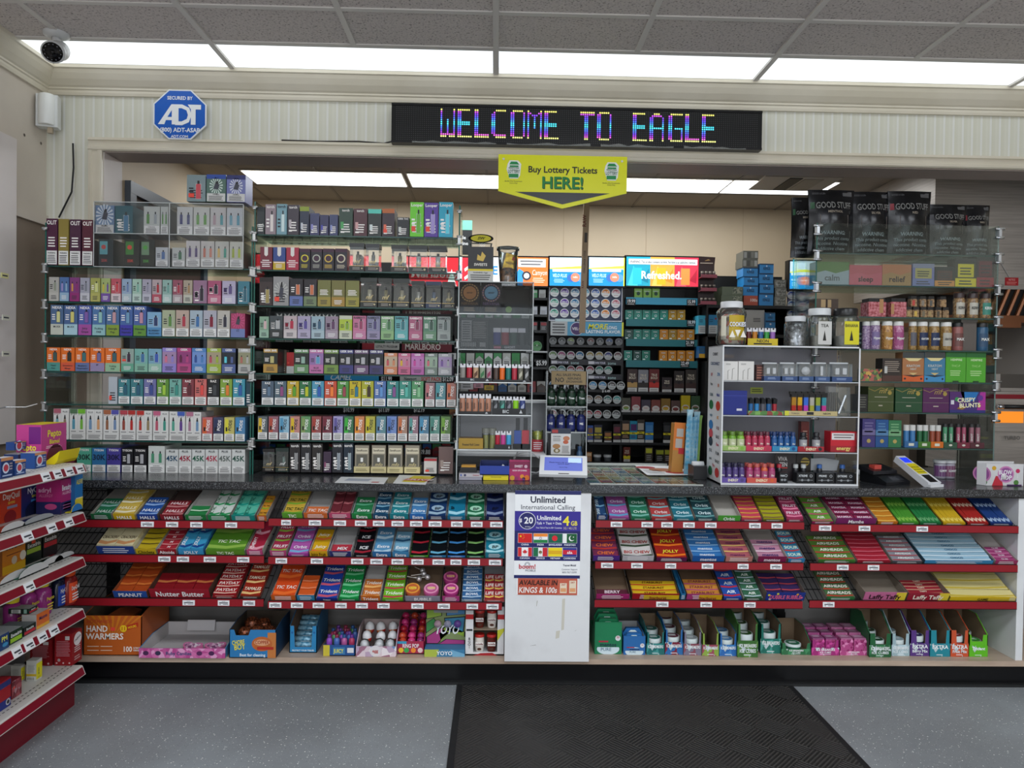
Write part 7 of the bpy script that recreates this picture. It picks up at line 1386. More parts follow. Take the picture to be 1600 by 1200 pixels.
def d_viva(q,w,h):q.text('VIVA',w*.36,h*.72,h*.15,C('c8c4c4'),1,wm=w*.45);q.text('ZEN',w*.4,h*.52,h*.15,C('c8c4c4'),1,wm=w*.4);q.rect(w*.15,h*.45,w*.6,h*.49,C('b03c38'),1)
pbox('promo_card','dark display card with pale lettering behind the bottles in the white case','card',XW(1002),XW(1130),758,YW(672),PY+.07,.004,'2c2628',d_viva,None,wz[3])
pbox('promo_card','black and gold display card behind the bottles in the white case','card',XW(1135),XW(1225),758,YW(675),PY+.08,.004,'221c18',lambda q,w,h:(q.disc(w*.6,h*.7,w*.3,C('a8923c'),1,12),q.lines(w*.3,w*.9,h*.6,h*.8,2,C('28221c'),2)),None,wz[3])
def kb(px0,px1,c,label,txt,caps,capx):
 X0,X1=at(XW(px0),755,PY).x,at(XW(px1),755,PY).x;w=X1-X0;q=MB();q.box(0,w,0,.045,0,.045,C('15171b',.3));q.front(0);q.text(txt,w*.35,.028,.009,C('c8ccd0'),1,wm=w*.5);q.ring(w*.8,.032,.004,.006,C('a8acb0'),1,12);q.tube([q.P(w*.1,.014,1),q.P(w*.9,.014,1)],.001,C('8c9094'));q.disc(w*.3,.014,.005,C('8c9094'),2,8);q.disc(w*.65,.014,.005,C('8c9094'),2,8);tag(q.mk('shot_carton',None,(X0,PY,wz[3])),label,'carton')
 for i,fx in enumerate(capx):bottle(X0+w*fx,PY+.06,wz[3],.012,.075,'1c1e24',caps,f'black shot bottle with a {cname(caps)} cap, {ORD[i+1]} behind the {label.split(" on ")[0]}',name='shot_bottle',neck=.7,caph=.22,lab='24262c',group='shot bottles')
kb(1032,1082,'','black narrow carton with yellow print on the case bottom','PRIME','b02838',(.6,))
kb(1140,1250,'','black carton with red print on the case bottom','XTREME','b8bcbc',(.25,.7))
kb(1262,1375,'','blue black carton on the case bottom','PRIME','2c5ca0',(.5,))
kb(1382,1500,'','black carton with dumbbell print on the case bottom','EXTREME','2c5ca0',(.7,))
q=MB();q.pol([(0,0),(.14,0),(.15,.045),(.08,.055),(0,.05)],C('a8acb0',.5),0);q.pol([(0,.05),(.08,.055),(.15,.045),(.14,0),(0,0)],C('a8acb0'),-1);tag(q.mk('folded_sheet',None,(at(XW(1245),750,PY).x,PY+.085,wz[3]+.045)),'folded grey sheet standing behind the blue capped bottles','paper')
# ---- on top of the white case
tz=wzt+.0035-.0005+.001;ty=WY0+.08
c=at(1142,540,ty);R_=(at(1166,500,ty).x-at(1120,500,ty).x)/2*.98;H_=at(1142,474,ty).z-wzt
t2=root('cookie_jar','big clear jar with a white lid and a wide yellow label on the white case','jar',(c.x,ty,tz))
q=MB();q.lathe([(R_*.85,0),(R_,H_*.05),(R_,H_*.2),(R_*.93,H_*.3),(R_*.93,H_*.6),(R_,H_*.7),(R_,H_*.78),(R_*.8,H_*.86)],0,0,BLIST,24);q.mk('clear_wall',t2)
q=MB();q.lathe([(R_*.74,H_*.86),(R_*.74,H_),(R_*.7,H_*1.01)],0,0,C('d8dadc',.3),24);q.mk('lid',t2)
q=MB();aa=[PI*1.5+.95*(k/10-.4)*1.2 for k in range(11)];rr=R_*.99;v=[(rr*math.cos(a),rr*math.sin(a),zz)for zz in(H_*.1,H_*.68)for a in aa];q.add(v,[(k,k+1,12+k,11+k)for k in range(10)],C('b89c1c'))
aa2=[a-.0 for a in[PI*1.5-1.05+.05*k for k in range(9)]];v=[(rr*math.cos(a),rr*math.sin(a),zz)for zz in(H_*.12,H_*.66)for a in aa2];q.add(v,[(k,k+1,10+k,9+k)for k in range(8)],C('d8d4c0'))
q.front(-R_*1.02,R_*.1);q.text('COOKIES',0,H_*.42,H_*.1,C('e8ecf0'),2,wm=R_*1.1);q.text('COOKIES',.001,H_*.415,H_*.105,C('24305c'),1,wm=R_*1.16);[q.pol([(x-R_*.2,H_*.17),(x+R_*.2,H_*.17),(x,H_*.33)],C('e8e4d8'),1)for x in(-R_*.35,R_*.4)];q.pol([(R_*.02-R_*.2,H_*.34),(R_*.02+R_*.2,H_*.34),(R_*.02,H_*.18)],C('e8e4d8'),1);q.mk('label_sticker',t2)
q=MB();q.lathe([(R_*.8,.003),(R_*.88,H_*.62),(R_*.5,H_*.72)],0,0,conf(['b8a890','8c8c94','c0b8a8','6c5c4c','a84c3c'],50),16);q.mk('cookie_filling',t2)
X0=at(1168,538,ty-.02).x;X1=at(1215,538,ty-.02).x;w=X1-X0;
q=MB();q.box(0,w,0,.05,0,.003,C('b8a018'));q.box(0,w,-.002,0,0,.03,C('c8b01c'));q.front(-.002);q.text('NEON',w/2,.013,.013,C('1c1a10'),1,wm=w*.6);q.rect(w*.2,.004,w*.8,.01,C('1c1a10'),1);tag(q.mk('lighter_tray',None,(X0,ty-.02,tz)),'yellow tray of lighters on top of the white case','tray')
for i,cc in enumerate(('5c1c1c','b8741c','24548c','2c8c3c','8c5ca8')):lighter(X0+w*(i+.5)/5,ty+.003,tz+.0032,cc,f'{cname(cc)} lighter, {ORD[i+1]} in the yellow tray on the white case','lighters in the yellow tray',w=w/5*.8)
def jar(px0,px1,pyt,label,fill,lidc,lab=None,labt=None,yoff=0,fillh=.7):
 y=ty+yoff;X0,X1=at(px0,520,y).x,at(px1,520,y).x;R_=(X1-X0)/2;H_=at((px0+px1)/2,pyt,y).z-wzt
 t2=root('storage_jar',label,'jar',((X0+X1)/2,y,tz));q=MB();q.lathe([(R_*.95,0),(R_,H_*.04),(R_,H_*.72),(R_*.86,H_*.82)],0,0,BLIST,22);q.mk('clear_wall',t2)
 q=MB();q.lathe([(R_*.9,H_*.82),(R_*.92,H_*.97),(R_*.86,H_)],0,0,C(lidc,.3),22);q.mk('lid',t2)
 q=MB();q.lathe([(R_*.88,.002),(R_*.92,H_*fillh*.9),(R_*.4,H_*fillh)],0,0,fill,16);q.mk('contents',t2)
 if lab:
  q=MB();q.front(-R_*1.02);q.rect(-R_*.55,H_*.05,R_*.6,H_*.65,C(lab),1);q.text(labt,0,H_*.5,H_*.08,C('1c1c14'),2,wm=R_);q.pol([(-R_*.15,H_*.15),(R_*.15,H_*.15),(0,H_*.42)],C('1c1c14'),2);q.mk('label_sticker',t2)
jar(1226,1259,496,'clear jar of crinkled silver packets on the white case',m_foil('silver_packets','4a4c50','c8ccd0',.7,70),'c8ccd0')
jar(1262,1298,484,'clear jar with a white lid and a small black label on the white case',C('a8a89c'),'d0d4d6','c8c8c4','TEA',.03,.3)
jar(1301,1340,484,'clear jar with a black lid and yellow label on the white case',C('9c9c94'),'17181a','d0c820','BANANA',.01,.3)
# ================================================================ TALL CASE BY THE OVEN
O5,SC5=(1220,260),1600/380;O6,SC6=(1320,480),4.0
rx0,rx1=at(1274,500,CY).x,at(1557,500,CY).x
rsh=[at(1415,y,CY).z for y in(397,446.5,495.5,546.5,596.5,644.5,700)]
t=root('glass_display_case','tall clear glass shelf case topped with black foil bags near the oven','display case',((rx0+rx1)/2,CY,CZ));hw=(rx1-rx0)/2;ztop_=at(1415,351,CY).z
for x in(-hw,hw):
 q=MB();q.box(x-.003,x+.003,0,.26,0,ztop_-CZ,GLASS,'f');q.box(x-.003,x+.003,-.0006,0,0,ztop_-CZ,EDGE if x<0 else C('5c706c',.2));q.mk('side_pane',t)
for z in rsh:
 q=MB();q.box(-hw+.004,hw-.004,0,.26,z-.006-CZ,z-CZ,SHELFG,'f');q.box(-hw+.004,hw-.004,-.0008,0,z-.006-CZ,z-CZ,C('27443f',.25));q.mk('glass_shelf',t)
q=MB();q.box(-hw,hw,-.003,-.0012,rsh[1]-CZ+.0,ztop_-CZ,GLASS);q.mk('front_pane',t)
for z in rsh[:-1]+[ztop_-.02]:
 for x in(-hw,hw):
  q=MB();q.rod((x-.02,-.01,z+.006-CZ),(x+.02,-.01,z+.006-CZ),.006,CHROME,8);q.box(x-.006,x+.006,-.014,.01,z-.03-CZ,z+.006-CZ,C('b8bcc0',.3,.6));q.rod((x-.018,-.01,z-.032-CZ),(x+.018,-.01,z-.032-CZ),.006,CHROME,8);q.mk('pane_clip',t)
RC='the oven side case'
# pipe-tobacco bags
def bag(px0,px1,pyt,c2,label,s1,y,skirt='MENTHOL',shx=0,wn='WARNING:'):
 z=rsh[0]+.001;X0,X1=at(px0,396,y).x,at(px1,396,y).x;w=X1-X0;h=at((px0+px1)/2,pyt,y).z-z
 t2=root('tobacco_bag',label,'bag',(X0,y,z),group='black foil tobacco bags');FO=m_foil('black_foil','08090b','1c1d21',.35,14,.22)if 'black_foil' not in bpy.data.materials else bpy.data.materials['black_foil']
 q=MB();n=8;rn=random.Random(px0)
 ys=lambda u,v:.045*math.sin(PI*min(1,max(0,u)))*math.sin(PI*min(.96,max(.03,v)))+.003
 for sgn in(-1,1):
  v_=[];
  for j in range(11):
   for i in range(n+1):
    u,vv=i/n,j/10;xx=w*(u+(u-.5)*(-.06*math.sin(PI*vv)+.06));v_.append((xx+shx*vv,.05+sgn*ys(u,vv),h*vv))
  fs=[]
  for j in range(10):
   for i in range(n):
    a=j*(n+1)+i;f_=(a,a+1,a+n+2,a+n+1);fs.append(f_ if sgn<0 else f_[::-1])
  q.add(v_,fs,FO,True)
 q.mk('pouch',t2)
 q=MB();q.front(-.002);
 yo=.0
 q.rect(w*.1,h*.02,w*.92,h*.36,C('101316',.3),1);q.text(wn,w*.5,h*.29,h*.055,C('8c9498'),2,wm=w*.55);q.text('This product conta',w*.5,h*.21,h*.048,C('8c9498'),2,wm=w*.8,bold=0);q.text('nicotine. Nicotine',w*.5,h*.135,h*.048,C('8c9498'),2,wm=w*.8,bold=0);q.text('addictive chem',w*.5,h*.06,h*.048,C('8c9498'),2,wm=w*.75,bold=0)
 q.rect(w*.2,h*.42,w*.85,h*.6,C('4c423c'),1);q.rect(w*.12,h*.62,w*.9,h*.67,C('0a0b0d'),2);q.text(skirt,w*.52,h*.625,h*.035,C('8c8274'),3,wm=w*.4)
 q.text('GOOD STUFF',w*.52,h*.7,h*.1,C('6c6c6a'),2,wm=w*.8);q.rect(w*.02,h*.7,w*.1,h*.8,C(c2),1);q.text('GOOD STUFF',w*.2,h*.925,h*.03,C('4c4c4e'),2,wm=w*.3);q.rect(w*.74,h*.9,w*.96,h*.97,C('4c4c4e'),1)
 # print follows the pouch front
 s_=[]
 for(x,yv,zz)in q.v:
  u,vv=x/w,zz/h;s_.append((x+shx*vv,.05-ys(u,vv)-.0012+(yv+.002)*1.0,zz))
 q.v=s_;q.mk('print',t2)
bag(1243,1281,305,'1c4a2c','black foil tobacco bag turned sideways at the end nearest the cookie jar',1,CY+.1,'MENTHOL')
bag(1270,1339,293,'1c4a2c','tall black tobacco bag marked menthol, with a dark green flash',1,CY+.0,'MENTHOL')
bag(1336,1399,296,'3c3c40','tall black tobacco bag marked silver in the middle of the three tall ones',1,CY+.012,'SILVER')
bag(1396,1461,295,'7c1c28','tall black tobacco bag marked red with a red flash',1,CY+.0,'RED')
bag(1460,1518,316,'3c3c40','shorter black tobacco bag marked silver',1,CY+.012,'SILVER',wn='WARNING:')
bag(1514,1555,317,'7c1c28','shorter black tobacco bag marked red at the end by the oven',1,CY+.03,'RED')
PY2=CY+.012
def rp(a,b,li,yt,c,draw=None,label='',name='pouch_box',cat='box',group=None,D=.06,y=PY2,crop=5,sc=None):
 O_,S_=(O5,SC5)if crop==5 else(O6,SC6);px0,px1=O_[0]+a/S_,O_[0]+b/S_;py=O_[1]+yt/S_
 return pbox(name,label,cat,px0,px1,450,py,y,D,c,draw,group,rsh[li]+.001)
 # shelf two: calm sleep relief and pouches
def d_word(wd,c2,wc='2c1c1c'):
 def d(q,w,h):q.pol([(0,h*.5),(w*.3,h*.62),(w*.6,h*.5),(w,h*.66),(w,0),(0,0)],C(c2),1);q.text(wd,w*.5,h*.18,h*.26,C(wc),3,wm=w*.55)
 return d
rp(225,447,1,628,'4c6c30',d_word('calm','8c98a0','4c5054'),'green and grey pouch reading calm on the second case shelf','wellness_pouch','pouch','wellness pouches')
rp(449,664,1,650,'b04c58',d_word('sleep','b85464'),'coral pink pouch reading sleep on the second case shelf','wellness_pouch','pouch','wellness pouches')
rp(666,856,1,645,'b0704c',d_word('relief','a07c50'),'tan orange pouch reading relief on the second case shelf','wellness_pouch','pouch','wellness pouches')
def d_pch(c2,c3,top='1c1c1c'):
 def d(q,w,h):q.rect(0,0,w,h*.3,C(c2),1);q.rect(w*.12,h*.34,w*.88,h*.8,C(c3),1);q.lines(w*.2,w*.8,h*.4,h*.7,3,C('2c2c30'),2);q.rect(0,h*.82,w,h,C(top),1);q.lines(w*.15,w*.85,h*.05,h*.25,2,C('2c2c2c'),2)
 return d
rp(865,1008,1,640,'6c6ca0',d_pch('7078a8','a89c5c','84849c'),'lavender pouch with gold print on the second case shelf','snack_pouch','pouch')
rp(1012,1142,1,660,'24201c',d_pch('c8843c','4c2c24'),'black pouch in an orange tray on the second case shelf','snack_pouch','pouch')
rp(1146,1284,1,605,'2c2c24',d_pch('d0bc1c','c8b828'),'yellow and black pouch in a yellow tray on the second case shelf','snack_pouch','pouch')
rp(1287,1400,1,580,'2c1c20',d_pch('8c2430','5c1c28'),'maroon pouch in a red tray on the second case shelf','snack_pouch','pouch')
# shelf three jars and boxes
def cjar(px,li,r,h,body,capc,label,lab=None,txt='',crop=6,y=PY2+.03,group=None,name='supplement_jar',capf=.2):
 O_,S_=(O5,SC5)if crop==5 else(O6,SC6);X=at(O_[0]+px/S_,500,y).x;r=r/S_/F*y;H_=h/S_/F*y
 t2=root(name,label,'jar',(X,y,rsh[li]+.001),group=group)
 q=MB();q.lathe([(r*.93,0),(r,H_*.05),(r,H_*(.95-capf)),(r*.9,H_*(1-capf))],0,0,C(body,.3)if isinstance(body,str)else body,16);q.mk('body',t2)
 q=MB();q.lathe([(r*.94,H_*(1-capf)),(r*.94,H_*.97),(r*.88,H_)],0,0,C(capc,.35),16);q.mk('lid',t2)
 if lab:
  q=MB();rr=r*1.012;aa=[PI*1.5+.95*(k/8-.5)*2 for k in range(9)];v=[(rr*math.cos(a),rr*math.sin(a),zz)for zz in(H_*.15,H_*.62)for a in aa];q.add(v,[(k,k+1,10+k,9+k)for k in range(8)],C(lab));q.front(-rr*1.01)
  if txt:q.text(txt,0,H_*.36,r*.5,C('e8e8e4' if sum(int(lab[i:i+2],16)for i in(0,2,4))<400 else '2a2a2c'),1,wm=r*1.4)
  q.mk('label_sticker',t2)
NU=[m_foil('gummies_red','8c2c34','c87c84',0,90),m_foil('nuts_brown','5c4430','a88860',0,90),m_foil('capsules_purple','6c4c7c','b4a0b8',.0,120),m_foil('capsules_orange','8c5c2c','d0a060',0,120),m_foil('capsules_pink','9c4c78','c88cac',0,120),m_foil('capsules_gold','7c5c30','a88850',0,120)]
rp(225,300,2,870,'4c3a2c',lambda q,w,h:(q.rect(w*.55,h*.5,w*.95,h*.95,C('a08860'),1),),'dark brown box with a tan tag, first on the third case shelf','candy_jar_box','box','boxes on the third case shelf',crop=5)
rp(303,380,2,872,'3a2a20',lambda q,w,h:(q.rect(w*.1,h*.5,w*.4,h*.95,C('a08860'),1),),'dark brown box with a skull mark, second on the third case shelf','candy_jar_box','box','boxes on the third case shelf',crop=5)
for i,(a,b,m_,lab)in enumerate(((1357,1384,0,'red sweet filled'),(1392,1416,0,'second red sweet filled'))):
 X0,X1=at(a,495,PY2).x,at(b,495,PY2).x;w=(X1-X0);t2=root('square_jar',f'{lab} square jar with a black lid on the third case shelf','jar',(X0,PY2,rsh[2]+.001),group='square sweet jars');h=at(a,466,PY2).z-rsh[2]
 q=MB();q.box(0,w,0,w*.9,0,h*.8,NU[0]);q.front(0);q.rect(w*.62,h*.2,w*.85,h*.95,C('a87c50'),1)if i==0 else q.rect(0,h*.15,w*.2,h*.7,C('a87c50'),1);q.mk('body',t2);q=MB();q.box(w*.04,w*.96,w*.04,w*.86,h*.8,h,C('121214'));q.mk('lid',t2)
for i,(x,zo,cc,m_)in enumerate(((640,0,'a88c5c',1),(715,0,'c8a84c',1),(800,0,'6c6450',1),(870,0,'9c8458',1),(960,0,'4c4438',1),(1040,0,'8a7050',1),(690,1,'b03c34',1),(790,1,'7c7468',1),(880,1,'50504c',1),(1010,1,'9a7c54',1))):
 O_,S_=(1330,440),1600/230;X=at(O_[0]+x/S_,500,PY2).x;r=.0155;h=.048;z=rsh[2]+.001+zo*(h+.0005);xx=0
 t2=root('small_jar',f'small square jar with a black lid, {["lower", "upper"][zo]} layer, {ORD[i+1 if zo == 0 else i-5]} beyond the red sweet jars','jar',(X,PY2+.022,z),group='small black lidded jars')
 q=MB();q.lathe([(r*1.15,0),(r*1.25,.003),(r*1.25,h*.72)],0,0,NU[1],4,a0=PI/4,smooth=False);q.front(-r*.9);q.rect(-r*.5,h*.1,r*.3,h*.6,C(cc),1);q.mk('body',t2);q=MB();q.lathe([(r*1.15,h*.72),(r*1.15,h)],0,0,C('131416',.3),4,a0=PI/4,smooth=False);q.mk('lid',t2)
for i,(x,lab)in enumerate(((1165,'b8b4a8'),(1310,'b8b4a8'),(1450,'3c8474'))):
 O_,S_=(1330,440),1600/230;cjar((O_[0]+x/S_-O6[0])*SC6,2,33,160,NU[1],'3a2c2c',f'{"teal" if i == 2 else "cream"} labelled jar with speckled lid, {ORD[i+1]} of three at the oven end',lab,'KERN',group='labelled snack jars')
 # shelf four capsule bottles
spec4=[(133,2,'d8d8d4',None,'',175,24),(188,2,'dcdcd8','7c6c98','Hyper',178,31),(264,3,'dcdcd8','a87c3c','Hyper',178,33),(334,4,'dcdcd8','9c4c7c','Hyper',178,33),(425,5,'dcdcd8','5c5c64','',178,24),(485,5,'dcdcd8','1c2c50','KRATOM',178,32),(557,5,'dcdcd8','1c2c50','KRATOM',178,32),(632,5,'dcdcd8','b0aca0','KRATOM',178,34),(704,'c','17181a','6c4440','MAX',176,33),(857,'d','17181a','2c4a68','MAX',176,36)]
for i,(x,m_,cc,lab,tx,h,r)in enumerate(spec4):
 bm={'c':'8c5450','d':'2c5474'}.get(m_,NU[m_]if isinstance(m_,int)else None)
 cjar(x,3,r,h,bm,cc,f'{["purple", "violet", "amber", "pink", "narrow brown", "brown", "brown", "brown cream labelled", "rose", "navy"][i]} capsule bottle, {ORD[i+1]} from the white case on the fourth case shelf',lab,tx,name='capsule_bottle',group='capsule bottles on the fourth shelf',capf=.15)
q=MB();q.box(0,.05,0,.06,0,.125,C('16201c'));q.front(0);q.lines(.008,.042,.02,.08,3,C('6c8078'),1);tag(q.mk('dark_box',None,(at(1342,540,PY2).x,PY2+.04,rsh[3]+.001)),'small black green box behind the first capsule bottles','box')
X0=at(1506,540,PY2).x;q=MB();q.box(0,.07,0,.05,0,.13,C('5c5550'));q.box(-.003,.073,-.003,.053,.13,.142,C('6c6560'));tag(q.mk('steel_canister',None,(X0,PY2+.02,rsh[3]+.001)),'grey brown square canister between the rose and navy bottles','canister')
# shelf five
rp(110,243,4,385,'3c3a2c',lambda q,w,h:q.rect(0,0,w,h,conf(['a85c50','7c8a44','c8a050','4a5c3c','9c3c38','2c2820'],80),1),'dark pouch covered with mixed fruit picture on the fifth case shelf','herbal_pouch','pouch','herbal pouches',crop=6,D=.03)
def d_ppr(c2,base,top):
 def d(q,w,h):
  q.rect(0,0,w,h*.22,C(base),1);q.disc(w*.12,h*.1,w*.05,C('20242c'),2,8);q.disc(w*.88,h*.1,w*.05,C('20242c'),2,8);q.pol([(0,h*.22),(w,h*.22),(w*.5,h*.16)],C('1c1c1c'),2);q.rect(0,h*.8,w,h,C('3c4040',.2),1);q.pol([(w*.1,h*.8),(w*.9,h*.8),(w*.7,h*.7),(w*.3,h*.7)],C('d8c890',.2),2);q.text('KRATOM',w*.5,h*.5,h*.08,C('b8bcb8'),2,wm=w*.7);q.text('NEAT',w*.5,h*.4,h*.06,C('b8bcb8'),2,wm=w*.5);q.pol([(w*.3,h*.3),(w*.7,h*.3),(w*.5,h*.22)],C('c8b078'),2)
 return d
rp(246,366,4,320,'2c2420',lambda q,w,h:(q.lines(w*.1,w*.9,h*.4,h*.9,6,C('8c8074'),1),q.rect(0,0,w,h*.25,C('4c3028'),1),q.rect(w*.1,h*.35,w*.25,h*.65,C('b8b8b4'),2)),'black and brown chocolate bar display on the fifth case shelf','herbal_pouch','pouch','herbal pouches',crop=6)
rp(371,505,4,282,'a06c44',d_ppr('','c85c2c',''),'copper orange pouch in an orange tray on the fifth case shelf','herbal_pouch','pouch','herbal pouches',crop=6)
rp(508,638,4,280,'3c7494',d_ppr('','3c84b4',''),'blue pouch with silver top in a blue tray on the fifth case shelf','herbal_pouch','pouch','herbal pouches',crop=6)
def d_hemp(q,w,h):q.rect(0,h*.82,w,h,C('24602c'),1);q.text('HEMPIRE',w*.52,h*.7,h*.07,C('c8e0b0'),1,wm=w*.7);q.text('THC-P',w*.5,h*.5,h*.07,C('90c070'),1);q.lines(w*.2,w*.8,h*.2,h*.4,3,C('a8cc8c'),1);q.rect(w*.35,0,w*.65,h*.05,C('1c4420'),2)
rp(642,767,4,278,'4c9c2c',d_hemp,'bright green box with a dark top, first of the two on the fifth case shelf','green_box','box','bright green boxes',crop=6,D=.05)
rp(770,892,4,280,'4c9c2c',d_hemp,'bright green box with a dark top, oven side one of the two','green_box','box','bright green boxes',crop=6,D=.05)
# shelf six
def d_mf(q,w,h):q.text('mf',w*.55,h*.74,h*.2,C('a8904c'),2,wm=w*.4,shear=.3,bold=0);q.tube([q.P(0,h*.92,1),q.P(w*.25,h*.82,1),q.P(w*.5,h*.95,1),q.P(w*.8,h*.85,1),q.P(w,h*.92,1)],.001,C('a8904c'));q.disc(w*.84,h*.76,w*.08,C('98843c'),1,10);q.rect(w*.25,h*.58,w*.75,h*.6,C('b8b0a0'),1);q.rect(0,h*.39,w,h*.4,C('7c7c6c'),1);q.lines(w*.4,w*.6,h*.2,h*.3,1,C('a8a090'),1)
for a,b,yt,cc,nm in((160,320,497,'3c4820','olive green'),(331,499,503,'1c4428','dark green'),(503,667,505,'4c1c4c','dark purple')):
 rp(a,b,5,yt,cc,d_mf,f'{nm} box with a gold script emblem on the sixth case shelf','script_box','box','boxes with gold script',crop=6,D=.12)
def d_cr(q,w,h):
 q.pol([(0,0),(w*.45,0),(w*.4,h),(0,h)],C('4c2464'),1);q.pol([(w*.3,h),(w*.4,h*.5),(w*.7,h*.6),(w*.8,h)],C('1c6cac'),1);q.pol([(w*.75,0),(w,0),(w,h),(w*.85,h)],C('a02c8c'),1);q.rect(0,0,w,h*.14,C('2c2c6c'),2);q.text('CRISPY',w*.46,h*.52,h*.2,C('e8e4c0'),4,wm=w*.5,rot=.05);q.text('BLUNTS',w*.56,h*.27,h*.2,C('e8e4c0'),4,wm=w*.6,rot=.05);q.disc(w*.85,h*.72,w*.08,C('5c2c84'),3,14);q.rect(w*.03,h*.4,w*.12,h*.6,C('c8c8d0'),3);q.pol([(w*.2,h*.2),(w*.35,h*.15),(w*.5,h*.3),(w*.3,h*.35)],C('8c6c2c'),3);q.disc(w*.82,h*.35,w*.05,C('c0a038'),3,10);q.disc(w*.2,h*.65,w*.06,C('2c8c4c'),3,8)
rp(671,895,5,530,'3c2c6c',d_cr,'multicoloured purple and blue flat box on the sixth case shelf','blunt_box','box',crop=6,D=.08)
rp(100,157,5,545,'1c1c1c',lambda q,w,h:q.lines(w*.1,w*.9,h*.2,h*.9,5,C('5c5c54'),1),'narrow black printed box beside the olive green box','black_box','box',crop=6,D=.08)
# shelf seven
def d_st(c2):
 def d(q,w,h):q.rect(0,h*.4,w,h*.42,C('1c1c24'),2);q.disc(w*.5,h*.22,w*.16,C('a89454'),2,10);q.lines(w*.15,w*.85,h*.5,h*.9,4,C(c2),1);q.rect(0,h*.42,w,h*.62,C(c2),1)
 return d
for a,b,cc,c2,nm in((128,209,'3c3470','6c6490','purple'),(212,291,'1c4c84','4c78a0','blue'),(293,372,'2c6c44','6c9c70','green')):rp(a,b,6,693+(b-128)*.06,cc,d_st(c2),f'{nm} stacked sachet box on the lowest case shelf','sachet_box','box','sachet boxes',crop=6)
for k,(a,b,tc,cc,nm)in enumerate(((372,455,'2c5c8c','3c74a8','blue'),(458,534,'3c6c20','24603c','green'),(537,614,'c0641c','8c4430','orange'))):
 X0,X1=at(O6[0]+a/SC6,699,PY2).x,at(O6[0]+b/SC6,699,PY2).x;w=X1-X0;q=MB();q.box(0,w,0,.05,0,.003,tc);q.box(0,w,-.002,0,0,.028,tc);q.front(-.002);q.rect(w*.3,.008,w*.7,.02,C('c8c8b8'),1);tag(q.mk('tube_tray',None,(X0,PY2,rsh[6]+.001)),f'{nm} tray of capped tubes on the lowest case shelf','tray','trays of capped tubes')
 for j in range(2):
  t2=root('capped_tube',f'{cname(cc)} tube with a white cap, {ORD[j+1]} in the {nm} tray','tube',(X0+w*(.28+.47*j),PY2+.018,rsh[6]+.0045),group=f'tubes in the {nm} tray');r=w*.2;q=MB();q.lathe([(r,0),(r,.072)],0,0,C(cc,.25),12);q.mk('body',t2);q=MB();q.lathe([(r*1.08,.072),(r*1.08,.098)],0,0,C('c8c8c4'),12);q.mk('cap',t2)
for k,(a,b,cc,c2,nm)in enumerate(((618,700,'2c4c38','4c8c68','green'),(702,780,'6c2434','9c4c64','red'),(782,870,'4c242c','8c5c68','maroon'))):
 X0,X1=at(O6[0]+a/SC6,699,PY2).x,at(O6[0]+b/SC6,699,PY2).x;w=X1-X0;q=MB();q.box(0,w,0,.05,0,.003,cc);q.box(0,w,-.002,0,0,.026,cc);q.box(0,w,.046,.05,0,.13,'2c2624');q.front(-.002);q.disc(w*.5,.013,.008,C('c8c4b8'),1,10,sq=.6);tag(q.mk('tube_tray',None,(X0,PY2,rsh[6]+.001)),f'{nm} tray with a dark back card near the oven end of the lowest case shelf','tray','trays with dark back cards')
 for j in range(2):
  t2=root('glass_tube',f'{cname(c2)} printed tube, {ORD[j+1]} in the {nm} tray with dark back card','tube',(X0+w*(.28+.45*j),PY2+.02,rsh[6]+.0045),group=f'printed tubes in the {nm} tray');r=w*.16;q=MB();q.lathe([(r,0),(r,.09)],0,0,C(c2,.25),10);q.front(-r*1.01);q.text('SHOT',0,.045,r*.9,C('c8c8c4'),1,rot=PI/2);q.mk('body',t2);q=MB();q.lathe([(r*1.05,.09),(r,.105)],0,0,C('2c2c2c'),10);q.mk('cap',t2)
  # counter level things by the oven
c=at(1410,752,3.08);t2=root('payment_terminal','black card payment terminal lying on the counter','payment terminal',(at(1392,755,3.08).x,3.1,zc),(0,0,.35))
K=C('17181b',.3);q=MB();q.extx([(-.05,0),(.09,0),(.09,.05),(.0,.035),(-.05,.012)],-.07,.07,K);q.frame((-.07,-.05,.012),(1,0,0),(0,.05,.023));q.rect(.05,.012,.12,.045,C('2c2e34',.15),1);q.mk('body',t2)
q=MB();q.extx([(.0,.04),(.09,.055),(.085,.075),(.0,.055)],-.09,.05,C('1c1c20',.25));q.mk('card_reader',t2);q=MB();q.box(-.06,-.02,.02,.05,.06,.078,C('b8463c'));q.mk('red_button_strip',t2)
q=MB();q.rod((0,0,0),(0,0,.03),.02,C('b0b0b0'),16);tag(q.mk('tape_roll',None,(at(1374,735,3.2).x,3.24,zc)),'pale roll of tape behind the black payment terminal','tape')
q=MB();
q.ext([(0,0),(.18,0),(.16,.03),(.1,.045),(.03,.03)],0,.05,m_foil('crumpled_film','9a9c9c','d8dadc',.0,25));tag(q.mk('plastic_wrap',None,(at(1345,735,3.35).x,3.36,zc)),'crumpled clear plastic wrap behind the black terminal','wrap')
